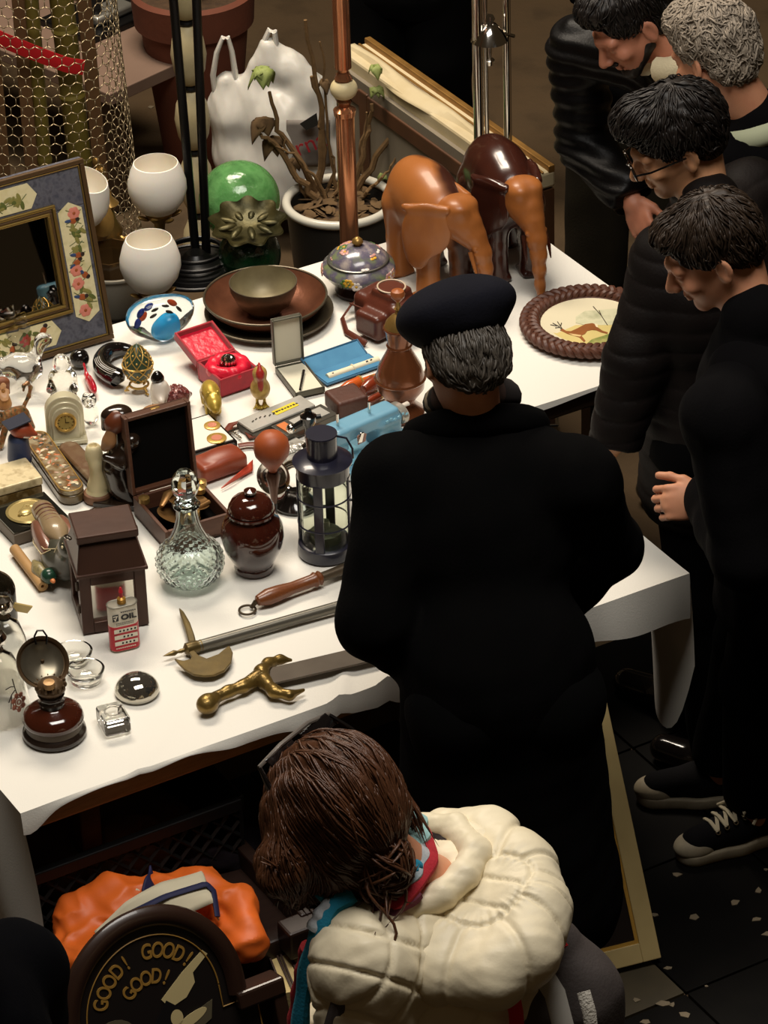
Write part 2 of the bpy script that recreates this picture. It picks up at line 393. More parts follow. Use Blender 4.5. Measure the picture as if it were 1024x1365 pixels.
# ================================================================== BEHIND THE TABLE
BZ = .45
def G(x): return mat(*x) if isinstance(x, tuple) else x
M['bench'] = mat('grey_bench', (58, 54, 48), .5, var=((40, 37, 33), 6, .6))
M['brass'] = mat('old_brass', (176, 140, 78), .34, .6, var=((120, 92, 46), 18, .7), bump=(60, .15))
M['black'] = mat('black_metal', (14, 13, 13), .35, .2)
M['chrome'] = mat('chrome', (215, 210, 202), .12, 1.)
M['copper'] = mat('copper', (206, 146, 106), .2, .8, var=((170, 106, 72), 10, .6))
M['cream'] = mat('cream_paint', (214, 200, 158), .5, var=((188, 170, 126), 12, .6))
M['twig'] = mat('dry_twig', (128, 98, 60), .85, var=((92, 68, 40), 40, .7), bump=(120, .4))
M['frost'] = mat('frosted_glass', (244, 238, 226), .45, spec=.4, sss=.2)
M['soil'] = mat('dry_soil', (52, 38, 26), .95, var=((84, 62, 40), 50, .7), bump=(60, .9))
bench = thing('bench', 'low dark grey bench behind the table, carrying glassware and lamps', 'bench', W(1.12, 4.56, 0), TR)
obj('bench_top', MB().box((0, 0, BZ-.02), (1.16, 1.05, .04)), M['bench'], bench, bev=.006, smooth=False)
for sx in (-1, 1):
    for sy in (-1, 1): obj('leg', MB().box((sx*.52, sy*.45, (BZ-.04)/2), (.05, .05, BZ-.04)), M['bench'], bench, bev=.004, smooth=False)

# chandelier with three frosted bowls
def chandelier():
    c0 = at(150, 348, BZ)
    t = thing('chandelier', 'brass chandelier laid behind the mirror with three frosted white glass bowls', 'chandelier', c0)
    b = MB().lathe([(0, 0), (.05, 0), (.055, .01), (.03, .03), (.018, .05), (.03, .07), (.036, .1), (.02, .13), (.014, .16), (.03, .18), (.012, .2), (.0, .235)], 20)
    obj('stem', b, M['brass'], t)
    e = at(131, 290, BZ+.24)-c0; Rm = basis((.8, -.5, .55)); 
    obj('canopy', MB().lathe([(0, .012), (.03, .012), (.055, .004), (.062, -.012), (.058, -.014), (.05, -.002), (0, .004)], 28, e, Rm@rot('X', -PI/2)), M['brass'], t)
    prof = [(0, -.0), (.03, .001), (.062, .02), (.087, .055), (.098, .092), (.097, .12), (.086, .16), (.074, .187), (.071, .188), (.071, .182), (.083, .157), (.092, .12), (.093, .092), (.082, .058), (.058, .026), (.028, .006), (0, .005)]
    for (px, py, z, tilt) in ((203, 388, .635, 0), (212, 285, .635, 0), (96, 300, .70, .32)):
        p = at(px, py, z)-c0; R = rot('Y', tilt)@rot('X', tilt*.4)
        k = sc(px, py, z)
        s = (82 if px == 203 else 79 if px == 212 else 80)/k/.196
        sh = obj('glass_shade', MB().lathe([(a*s, h*s) for a, h in prof], 40, p, R), M['frost'], t)
        q = p+R@np.array([0, 0, -.008])
        cup = MB().lathe([(0, -.05), (.012, -.05), (.016, -.02), (.034, .0), (.04, .012), (.036, .016), (.03, .008), (0, .004)], 18, q, R)
        for i in range(7):
            a = 2*PI*i/7; cup.ell(q+R@np.array([.046*math.cos(a), .046*math.sin(a), .008+.006*math.sin(3*i)]), (.02, .011, .006), R@rot('Z', a)@rot('Y', -.5), 8)
        obj('cup', cup, M['brass'], t)
        d = q*np.array([1, 1, 0]); s0 = np.array([0, 0, .08]); pts = []
        for i in range(13):
            f = i/12; pts.append(s0*(1-f)+(q+R@np.array([0, 0, -.05]))*f+np.array([0, 0, -.06*math.sin(PI*f)+.03*math.sin(2*PI*f)]))
        arm = MB().tube(pts, .007, 8)
        for i in (4, 7, 9): arm.ell(np.array(pts[i])+[0, 0, .012], (.018, .006, .012), rot('Z', i), 8)
        obj('arm', arm, M['brass'], t)
chandelier()
cup = MB(); g = np.random.default_rng(2)
for i in range(34):
    a = g.uniform(0, 6.28); h = g.uniform(0, .2); r = .018+.01*math.sin(h*25); cup.ell((r*math.cos(a), r*math.sin(a), h), (.012, .008, .015), rot('Z', a), 8)
tag(obj('brass_ornament', cup, M['brass'], loc=at(137, 300, BZ)), 'knobbly gilt finial standing up against the chicken wire behind the mirror', 'ornament')
M['tub'] = mat('grey_plastic', (146, 140, 126), .35, spec=.4)
tb = thing('basin', 'grey plastic tub of brown glass behind the mirror corner', 'tub', at(156, 412, BZ)); tb.scale = (.62, .62, .75)
obj('tub_wall', MB().lathe([(0, 0), (.11, 0), (.13, .02), (.155, .17), (.165, .176), (.165, .184), (.15, .184), (.146, .17), (.124, .03), (0, .02)], 40), M['tub'], tb)
M['amber'] = mat('amber_glass', (92, 68, 38), .1, trans=.5)
obj('glass_dish', MB().lathe([(0, .1), (.11, .1), (.12, .2), (.125, .235), (.118, .235), (.11, .12), (0, .115)], 8, (-.01, 0, 0)), M['amber'], tb)

# black standard lamp
b0 = at(262, 362, BZ)
t = thing('standard_lamp', 'black iron standard lamp with two thin poles beside the cream baluster', 'lamp', b0)
bb = MB().lathe([(0, 0), (.105, 0), (.115, .008), (.11, .02), (.06, .03), (.04, .045), (.025, .06), (0, .06)], 36)
obj('base', bb, M['black'], t)
for r, z in ((.13, .012), (.095, .05), (.075, .066)): obj('ring', MB().torus(r, .006, (0, 0, z), None, 40, 8), M['black'], t)
for (bx, tx) in ((262, 231), (276, 262)):
    p0 = at(bx, 352, BZ)-b0; 
    hgt = 1.35; 
    # pole top seen in the photo at row 0
    zz = ht(bx, 352, 0, BZ); 
    dirp = at(tx, 0, BZ+zz)-b0-p0; q = p0+dirp*(1.6/zz)*1.0
    q[2] = 1.6; q[:2] = p0[:2]+(dirp[:2])*(1.6/zz) if np.linalg.norm(dirp[:2]) < .4 else p0[:2]
    obj('pole', MB().tube([p0+[0, 0, .02], q], .0125, 12), M['black'], t)
# cream baluster pole
p0 = at(262, 246, .3); p0[2] = 0; k = sc(262, 150, .8)
t = thing('baluster_pole', 'cream turned wooden pole of long bead segments with dark joints', 'pole', p0)
z = 0.
for i in range(9):
    L = .2; prof = [(.014, 0), (.03, .012), (.046, .05), (.053, .1), (.046, .15), (.03, .188), (.014, L)]
    obj('segment', MB().lathe(prof, 20, (0, 0, z)), M['cream'], t); obj('joint', MB().torus(.02, .009, (0, 0, z+L+.004), None, 18, 8), M['black'], t); z += L+.008
# green glass balls
M['green'] = mat('green_glass', (62, 140, 62), .08, spec=.8, trans=.45, var=((28, 84, 36), 16, .7, (120, 185, 110)), bump=(34, .9, 5))
M['green2'] = mat('dark_green_glass', (24, 66, 34), .1, spec=.8, trans=.3, var=((12, 34, 20), 22, .7), bump=(40, .9, 5))
r = 55/sc(322, 270, .6)
p = at(322, 316, BZ); t = thing('glass_float', 'large bubbled green glass ball, the brighter upper one by the plastic bags', 'glass ball', p)
obj('ball', MB().ell((0, 0, r), r, None, 48), M['green'], t); obj('rim', MB().torus(.05, .01, (0, 0, .012)), M['green2'], t)
p = at(335, 380, BZ)+[0, .02, 0]; r = .085; t = thing('glass_float', 'dark green glass ball under a leafy brass dish, nearest the copper tray', 'glass ball', p)
obj('ball', MB().ell((0, 0, r), r, None, 48), M['green2'], t)
p2 = at(338, 312, BZ+.2); sd = MB()
def leafwob(a, i): return .1*math.sin(9*a)*(1 if i in (2, 3, 4) else 0)
obj_d = thing('leaf_dish', 'tarnished brass dish with a leafy crinkled rim lying on the dark green glass ball', 'dish', (p[0], p[1]-.02, BZ+2*r+.0))
M['dbrass'] = mat('tarnished_brass', (84, 76, 42), .4, .6, var=((44, 44, 24), 22, .6), bump=(30, .5))
obj('dish', MB().lathe([(0, .0), (.05, .002), (.085, .016), (.1, .03), (.096, .034), (.08, .022), (.05, .008), (0, .006)], 72, wob=leafwob, R=rot('X', .22)), M['dbrass'], obj_d)
ld = MB()
for i in range(9): a = 2*PI*i/9; ld.ell((.06*math.cos(a), .06*math.sin(a), .022), (.028, .011, .006), rot('X', .22)@rot('Z', a), 10)
obj('leaf', ld, M['dbrass'], obj_d)
# terracotta pot
M['terra'] = mat('terracotta', (116, 62, 40), .8, var=((88, 46, 30), 7, .7), bump=(50, .2))
p0 = at(268, 182, 0.1); p0[2] = 0; kk = 75/sc(262, 10, .5)
t = thing('flowerpot', 'large terracotta flowerpot behind the white plastic bags', 'flowerpot', p0)
obj('pot', MB().lathe([(0, 0), (kk*.62, 0), (kk*.66, .02), (kk*.96, .5), (kk*1.06, .5), (kk*1.1, .6), (kk*1.0, .61), (kk*.95, .52), (0, .5)], 44), M['terra'], t)
obj('soil', MB().lathe([(kk*.94, .56), (0, .575)], 30), M['soil'], t)
sp = MB()
for i in range(12): a = i*2.4; sp.tube([(.02*math.cos(a), .02*math.sin(a), .56), (.05*math.cos(a), .05*math.sin(a), .7), (.12*math.cos(a), .12*math.sin(a), .78+.02*(i % 3))], [.006, .004, .001], 6)
obj('stems', sp, M['twig'], t)
# potted dead plant
M['potrim'] = mat('white_enamel', (196, 192, 178), .25, spec=.6)
M['potdark'] = mat('dark_enamel', (40, 38, 34), .4)
p0 = at(452, 262, .5); R = 74/sc(452, 262, .5); p0[2] = 0
t = thing('planter', 'white rimmed round planter holding a dead leafless plant', 'planter', p0)
obj('pot', MB().lathe([(0, .0), (R*.7, 0), (R*.74, .02), (R*.96, .46), (R*.96, .47), (R*.9, .47), (R*.88, .40), (0, .38)], 52), M['potdark'], t)
obj('rim', MB().torus(R*.955, .013, (0, 0, .485), None, 64, 10), M['potrim'], t)
obj('soil', MB().lathe([(R*.9, .43), (R*.5, .45), (0, .455)], 36), M['soil'], t)
lv = MB(); g = np.random.default_rng(11)
for i in range(80):
    a = g.uniform(0, 6.28); rr = R*.85*math.sqrt(g.uniform(0, 1)); lv.ell((rr*math.cos(a), rr*math.sin(a), .455+g.uniform(0, .02)), (.026, .012, .003), rot('Z', g.uniform(0, 6))@rot('X', g.uniform(-.8, .8)), 7)
M['dleaf'] = mat('dead_leaf', (108, 84, 52), .9, var=((72, 52, 30), 30, .8)); lf = obj('dead_leaves', lv, M['dleaf'], t); tag(lf, kind='stuff')
def stem(pxs, z0, r0, r1, twigs=()):
    b = MB(); pts = []
    P0 = at(*pxs[0], .45); pts = [P0]
    for q in pxs[1:]:
        base = pts[-1]; # keep the same distance: climb along the sight line
        zz = base[2]; best = None
        for k in range(140):
            zz2 = z0+k*.008; c = at(q[0], q[1], zz2); d = abs(c[1]-P0[1]-(zz2-.45)*stem.tilt)
            if best is None or d < best[0]: best = (d, c)
        pts.append(best[1])
    return np.array(pts)-p0
stem.tilt = 0.
stems = [[(418, 262), (432, 205), (428, 150), (423, 110), (405, 28)], [(423, 262), (432, 205), (430, 160), (415, 100)], [(425, 265), (405, 220), (372, 175), (360, 125)], [(428, 270), (395, 235), (365, 190), (350, 180)], [(470, 262), (480, 215), (492, 165), (496, 140)], [(468, 264), (505, 205), (528, 170), (553, 143)], [(500, 210), (535, 192), (555, 180)], [(440, 272), (420, 235), (395, 205), (368, 195)], [(452, 262), (440, 215), (434, 130), (428, 55)], [(475, 270), (508, 240), (528, 212)], [(432, 262), (448, 225), (438, 190)], [(478, 262), (483, 240), (482, 190), (490, 150)], [(410, 268), (385, 215), (378, 185)], [(500, 205), (512, 180), (520, 165)], [(446, 268), (462, 225), (470, 180)]]
for i, s_ in enumerate(stems):
    pts = stem(s_, .45, 0, 0); n = len(pts); r0 = .0115 if i < 6 else .006
    f = np.linspace(0, 1, 14); pp = np.stack([np.interp(f, np.linspace(0, 1, n), pts[:, j]) for j in range(3)], 1); pp += np.random.default_rng(i).normal(0, .003, pp.shape)
    obj('stem', MB().tube(pp, np.linspace(r0, r0*.45, 14), 7), M['twig'], t)
M['gleaf'] = mat('withered_green_leaf', (118, 132, 62), .7, var=((150, 160, 96), 20, .7))
def droop(px, py, m, s=1., n=4, seed=0):
    q = None
    for k in range(160):
        zz = .45+k*.008; c = at(px, py, zz)
        if q is None or abs(c[1]-at(430, 262, .45)[1]) < q[0]: q = (abs(c[1]-at(430, 262, .45)[1]), c)
    b = MB(); gg = np.random.default_rng(seed)
    for i in range(n):
        a = gg.uniform(0, 6.28); L = .07*s*gg.uniform(.6, 1.1); wv = .026*s
        def fn(u, v, a=a, L=L): x = (v-.5)*2*wv*math.sin(PI*min(1, u*.9+.1)); rr = L*u*.55; return (rr*math.cos(a)-x*math.sin(a), rr*math.sin(a)+x*math.cos(a), .02*math.sin(2*u)-L*u*u*.9-abs(v-.5)*.018)
        b.grid(fn, 7, 5)
    obj('withered_leaf', b, m, t, loc=q[1]-p0, solid=.0012, auto=0)
for a in ((350, 92, M['gleaf'], 1.05, 6, 1), (352, 160, M['dleaf'], 1.2, 6, 2), (500, 90, M['gleaf'], .7, 4, 3), (502, 118, M['gleaf'], .7, 4, 4), (432, 110, M['dleaf'], .6, 4, 5), (510, 236, M['gleaf'], .5, 3, 6), (365, 185, M['dleaf'], 1., 5, 7), (392, 215, M['dleaf'], .7, 5, 8)): droop(*a)
# copper pole of a lamp
p0 = at(466, 322, .7); p0[2] = 0; k = sc(460, 200, 1.0)
t = thing('floor_lamp', 'copper tube lamp pole with a cream ball joint rising behind the enamelled pot', 'lamp', p0)
zj = ht(466, 322, 118, .7)+.7
obj('base', MB().lathe([(0, 0), (.13, 0), (.14, .012), (.1, .03), (.03, .04), (0, .04)], 36), M['copper'], t)
obj('lower_pole', MB().lathe([(.025, .03), (.025, zj-.07), (.0, zj-.07)], 24), M['copper'], t)
obj('ball', MB().ell((0, 0, zj), (.036, .036, .03), None, 24), M['cream'], t)
obj('collar', MB().lathe([(.028, zj-.075), (.03, zj-.06), (.014, zj-.05), (.02, zj-.035), (.012, zj-.02), (0, zj-.02)], 20), M['copper'], t)
obj('collar', MB().lathe([(.012, zj+.02), (.024, zj+.028), (.014, zj+.05), (.02, zj+.065), (0, zj+.065)], 20), M['copper'], t)
obj('upper_pole', MB().lathe([(.022, zj+.06), (.022, 2.1), (0, 2.1)], 24), M['copper'], t)
# chrome stand with a bell
p0 = at(640, 262, .7); p0[2] = 0; p1 = at(678, 252, .7); p1[2] = 0
t = thing('chrome_stand', 'tall chrome stand of two poles with a small bell behind the dark elephant', 'stand', (p0+p1)/2)
c = (p0+p1)/2
for i, q in enumerate((p0, p1)): obj('pole', MB().lathe([(.014 if i == 0 else .011, 0), (.014 if i == 0 else .011, 1.9), (0, 1.9)], 18, q-c), M['chrome'], t)
obj('pole', MB().lathe([(.006, 0), (.006, 1.9), (0, 1.9)], 12, p0-c+[.022, 0.004, 0]), M['chrome'], t)
obj('base', MB().box((0, 0, .012), (.34, .2, .024)), M['chrome'], t, bev=.006)
zb = ht(655, 258, 52, .7)+.7
obj('bell', MB().lathe([(.0, .07), (.012, .07), (.016, .06), (.01, .05), (.02, .045), (.036, .025), (.05, 0), (.046, -.002), (.02, .02), (0, .03)], 28, (-.008, -.01, zb)), M['chrome'], t)
obj('clapper', MB().lathe([(0, -.075), (.012, -.07), (.014, -.058), (.007, -.05), (.007, .02), (0, .02)], 14, (-.008, -.01, zb)), M['chrome'], t)
obj('bracket', MB().tube([p0-c+[0, 0, zb+.02], (-.008, -.01, zb+.03), p1-c+[.02, 0, zb-.005]], .005, 8), M['chrome'], t)
# big framed panel standing behind the table
zt = .8; A = at(741, 224, zt); 
t = thing('picture_frame', 'large deep cream and gold picture frame on edge behind the elephants, grey side turned out', 'picture frame', (A[0], A[1], 0), TR)
M['gold'] = mat('worn_gold', (170, 128, 66), .45, .6, var=((120, 86, 42), 20, .7))
M['ivory'] = mat('ivory_paint', (206, 192, 158), .55, var=((186, 168, 128), 14, .8))
M['brownw'] = mat('brown_moulding', (92, 58, 34), .5, var=((64, 40, 24), 10, .7))
M['greyboard'] = mat('grey_board', (132, 122, 104), .8, var=((114, 104, 88), 4, .6))
L = .98; D = .104
obj('board', MB().box((-D-.004, L/2, zt/2-.02), (.02, L-.06, zt-.05)), M['greyboard'], t, smooth=False)
obj('moulding', MB().box((-D/2, L/2, zt-.03), (D-.0, L, .05)), M['ivory'], t, bev=.008, smooth=False)
obj('gilt_edge', MB().box((-.012, L/2, zt+.0), (.02, L, .022)).box((-.04, L/2, zt-.004), (.008, L, .006)), M['gold'], t, bev=.004, smooth=False)
obj('worn_strip', MB().box((-D+.045, L/2, zt-.004), (.018, L*.98, .008)), M['brownw'], t, smooth=False)
def torn(u, v):
    a = u*L; wv = .018+.008*math.sin(9*a)+.005*math.sin(23*a); return (-D+.05-v*.05-.01*v*math.sin(13*a), a, zt+.004+.004*math.sin(17*a)-max(0, v-.4)*.05*(1+.6*math.sin(8*a)))
obj('peeling_paper', MB().grid(torn, 120, 6), M['ivory'], t, solid=.002)
obj('lower_rail', MB().box((-D-.006, L/2, zt-.1), (.028, L, .05)), M['brownw'], t, bev=.004, smooth=False)
for y in (.02, L-.16, L-.03): obj('stile', MB().box((-D-.006, y, zt/2-.03), (.03, .05, zt-.08)), M['brownw'], t, bev=.004, smooth=False)
obj('end_board', MB().box((-D/2, .012, zt/2-.03), (D-.01, .024, zt-.06)), M['brownw'], t, smooth=False)
# low table with gadget, top left
c0 = at(146, 126, .42); q1 = at(216, 94, .42); h = yaw(c0, q1)
t = thing('low_table', 'low mauve-grey topped table behind the chicken wire roll', 'table', (c0[0], c0[1], 0), h)
M['mauve'] = mat('mauve_board', (132, 108, 92), .6, var=((112, 90, 76), 5, .6)); 
obj('table_top', MB().box((.2, .7, .40), (.4, 1.4, .04)), M['mauve'], t, bev=.003, smooth=False)
for x, y in ((.05, .05), (.35, .05), (.05, 1.35), (.35, 1.35)): obj('leg', MB().box((x, y, .19), (.05, .05, .38)), M['darkwood'], t, smooth=False)
p = at(138, 34, .42); t = thing('gadget', 'silver pocket gadget lying in a black tray on the mauve-grey table', 'gadget', p, h)
M['silver'] = mat('dull_silver', (176, 174, 164), .35, .8)
obj('tray', MB().box((.02, .04, .012), (.3, .24, .024)), M['black'], t, bev=.006); obj('body', MB().box((.02, .0, .04), (.16, .085, .032)), M['silver'], t, bev=.01)
obj('lens', MB().lathe([(0, 0), (.02, 0), (.022, .02), (0, .022)], 18, (-.03, .0, .055)), M['black'], t)
# chicken wire roll with canes
cw = at(72, 330, BZ-.12); cw[2] = 0; RR = 118/sc(80, 200, .8)
t = thing('netting_roll', 'tall roll of chicken wire netting standing behind the mirror', 'wire netting', cw)
M['wire'] = mat('galvanised_wire', (178, 160, 128), .35, .7)
def netting():
    b = MB(); n = 44; s = 2*PI*RR/n; hh = s*1.15; V = []; E = []
    rows = int(1.55/(hh*.75)); P = lambda th, z: np.array([(RR+.012*math.sin(3*th+4*z))*math.cos(th), (RR+.012*math.sin(3*th+4*z))*math.sin(th), z])
    for j in range(rows):
        z0 = .02+j*hh*.75; o = .5 if j % 2 else 0
        for i in range(n):
            a, m_, c = [(i+o+x)*2*PI/n for x in (0, .5, 1)]
            if not (3.0 < (m_ % (2*PI)) or (m_ % (2*PI)) < .75): continue
            p0, p1, p2, p3 = P(a, z0+hh*.25), P(m_, z0), P(c, z0+hh*.25), P(a, z0+hh*.75)
            for e in ((p0, p1), (p1, p2), (p0, p3)): b.tube(e, .0015, 3)
    return b
nt_ = obj('netting', netting(), M['wire'], t, auto=0)
obj('rim_wire', MB().tube([(RR*math.cos(a), RR*math.sin(a), .02) for a in np.linspace(2.9, 7.1, 40)], .004, 5), M['wire'], t)
M['cane'] = mat('green_bamboo', (126, 112, 46), .5, var=((96, 84, 34), 9, .7)); M['slat'] = mat('brown_slat', (120, 86, 50), .7, var=((90, 62, 36), 8, .7)); M['red'] = mat('red_ribbon', (196, 26, 34), .45)
for (bx, tx, r, m, nm, lb) in ((118, 82, .034, M['cane'], 'bamboo_cane', 'thick olive bamboo cane, the wider and right-hand one inside the chicken wire'), (62, 42, .02, M['cane'], 'bamboo_cane', 'thin olive bamboo cane left of the thicker one inside the chicken wire'),
                        (140, 112, .02, M['slat'], 'wooden_stake', 'tan wooden slat standing right of the thick bamboo cane'), (48, 30, .03, M['slat'], 'wooden_stake', 'brown wooden slat standing behind the knotted straw bundle'), (0, -20, .03, M['slat'], 'wooden_stake', 'orange-brown wooden slat at the left edge of the photo above the mirror')):
    q = at(bx, 250, .5); q[2] = 0; hz = ht(bx, 250, 0, .5)+.5; d = at(tx, 0, hz)-q
    if nm == 'bamboo_cane':
        b = MB(); pr = []
        for i in range(9): z_ = i*.2; pr += [(r, z_), (r, z_+.18), (r*1.12, z_+.19), (r, z_+.2)]
        Rb = basis(d/np.linalg.norm(d)+np.array([0, 0, 0.])); b.lathe([(0, 0)]+pr+[(0, 1.8)], 14, None, np.stack([Rb[:, 0], Rb[:, 2]*-1, Rb[:, 1]], 1)); o = obj(nm, b, m, loc=q)
    else:
        Rb = basis(d/np.linalg.norm(d), (0, 1, 0)); o = obj(nm, MB().box(Rb@np.array([0, .85, 0]), (r*2, 1.7, .012), Rb), m, loc=q, bev=.003, smooth=False)
    tag(o, lb, 'pole' if nm == 'bamboo_cane' else 'stake', 'poles inside the chicken wire')
q = at(50, 230, .5); b = MB()
for i in range(14):
    a = i*2.4; b.tube([q*[1, 1, 0]+[.03*math.cos(a), .03*math.sin(a), .02], q*[1, 1, 0]+[.01*math.cos(a), .01*math.sin(a), .95], q*[1, 1, 0]+[.05*math.cos(a+.3), .05*math.sin(a), 1.22+.03*math.sin(i)]], [.012, .006, .004], 6)
b.torus(.022, .01, q*[1, 1, 0]+[0, 0, .95])
M['straw'] = mat('straw', (170, 140, 88), .8, var=((128, 98, 56), 30, .7)); tag(obj('straw_bundle', b, M['straw']), 'knotted straw bundle inside the chicken wire', 'straw bundle')
zr = ht(110, 250, 82, .5)+.5; pts = []
for px, py in ((-30, 35), (0, 52), (30, 64), (60, 76), (90, 87), (112, 90)):
    q = at(px, 250, .5); best = min((abs(at(px, py, .5+k*.01)[1]-(q[1]-.075)), k) for k in range(160))[1]; pts.append(at(px, py, .5+best*.01))
f = np.linspace(0, 1, 24); pp = np.stack([np.interp(f, np.linspace(0, 1, len(pts)), np.array(pts)[:, j]) for j in range(3)], 1)
tag(obj('ribbon', MB().tube(pp, .024, 10, flat=.12, up=(0, 1, 0)), M['red']), 'red ribbon tied across the bamboo canes in the chicken wire', 'ribbon')
# carrier bags
M['bag'] = mat('white_plastic_film', (222, 218, 208), .35, spec=.5, sss=.1, var=((206, 202, 192), 5, .6)); M['bagg'] = mat('grey_print', (120, 112, 104), .5, var=((150, 142, 134), 9, .6))
def bag():
    p0 = at(362, 262, .12); p0[2] = 0; yb = p0[1]
    t = thing('carrier_bag', 'full white plastic carrier bag with two raised handles and grey and red print', 'bag', p0)
    def K(px, py, dy=0.):
        a, b_ = -.5, 2.
        for _ in range(40):
            m_ = (a+b_)/2
            if at(px, py, m_)[1] > yb+dy: a = m_
            else: b_ = m_
        return at(px, py, (a+b_)/2)-p0
    s = SD()
    s.chain([(K(302, 108), .03), (K(308, 150), .06), (K(322, 200), .075), (K(340, 240), .08)], .05)
    s.chain([(K(340, 130), .05), (K(370, 150), .1), (K(395, 190), .11), (K(385, 240), .12)], .06); s.cap(K(345, 215), K(420, 225), .1, .11, .05)
    s.chain([(K(356, 62), .018), (K(352, 85), .035), (K(345, 120), .05)], .04); s.chain([(K(360, 62), .018), (K(385, 92), .045), (K(408, 118), .055), (K(425, 150), .06)], .04)
    def post(V, N): return V+N*(.008*lump(V*[1, 1, .3], 44, 1)+.004*lump(V*[1, 1, .5], 110, 2))[:, None]
    sobj('bag_body', s, .009, M['bag'], t, post)
    obj('handle', MB().tube([K(288, 128), K(284, 100), K(289, 70), K(297, 50), K(304, 50), K(309, 68), K(313, 95), K(316, 125)], [.02, .018, .016, .013, .013, .016, .019, .02], 10, flat=.5), M['bag'], t)
    obj('handle', MB().tube([K(352, 75), K(354, 52), K(359, 40), K(366, 42), K(368, 60), K(374, 85)], [.02, .016, .014, .014, .016, .02], 10, flat=.6), M['bag'], t)
    def patch(u, v):
        q = K(382+58*u, 222-62*v, -.135+.05*abs(u-.4)); return q
    obj('print_panel', MB().grid(patch, 14, 10), M['bagg'], t, solid=.003)
    e1 = K(432, 190, -.16)-K(396, 204, -.16); Rt = np.stack([unit0(e1), np.cross((0, -1., .15), unit0(e1)), (0, -1., .15)], 1); Rt[:, 1] /= np.linalg.norm(Rt[:, 1])
    if Rt[2, 1] < 0: Rt[:, 1] *= -1; Rt[:, 2] = np.cross(Rt[:, 0], Rt[:, 1])
    text('printed_word', 'rna', .075, mat('red_print', (150, 40, 44), .5), t, Rt, K(414, 192, -.165), .001)
    obj('printed_shape', MB().prism([(-.03, .0), (.03, .012), (.02, -.024), (-.02, -.026)], 0, .002, Rt, K(412, 160, -.165)), M['potdark'], t)
def unit0(v): return np.asarray(v)/np.linalg.norm(v)
bag()
# ================================================================== ON THE TABLE
M['glass'] = mat('clear_glass', (250, 250, 246), .03, trans=1., ior=1.45)
M['glassg'] = mat('aqua_glass', (238, 248, 245), .04, trans=1., ior=1.45)
M['bgloss'] = mat('black_gloss', (16, 13, 12), .12, coat=.6)
M['goldm'] = mat('bright_gold', (216, 178, 98), .28, .5, var=((176, 136, 62), 40, .7))
M['bottle'] = M['bgloss']
def ang(p, q, z=TZ): return yaw(at(*p, z), at(*q, z))
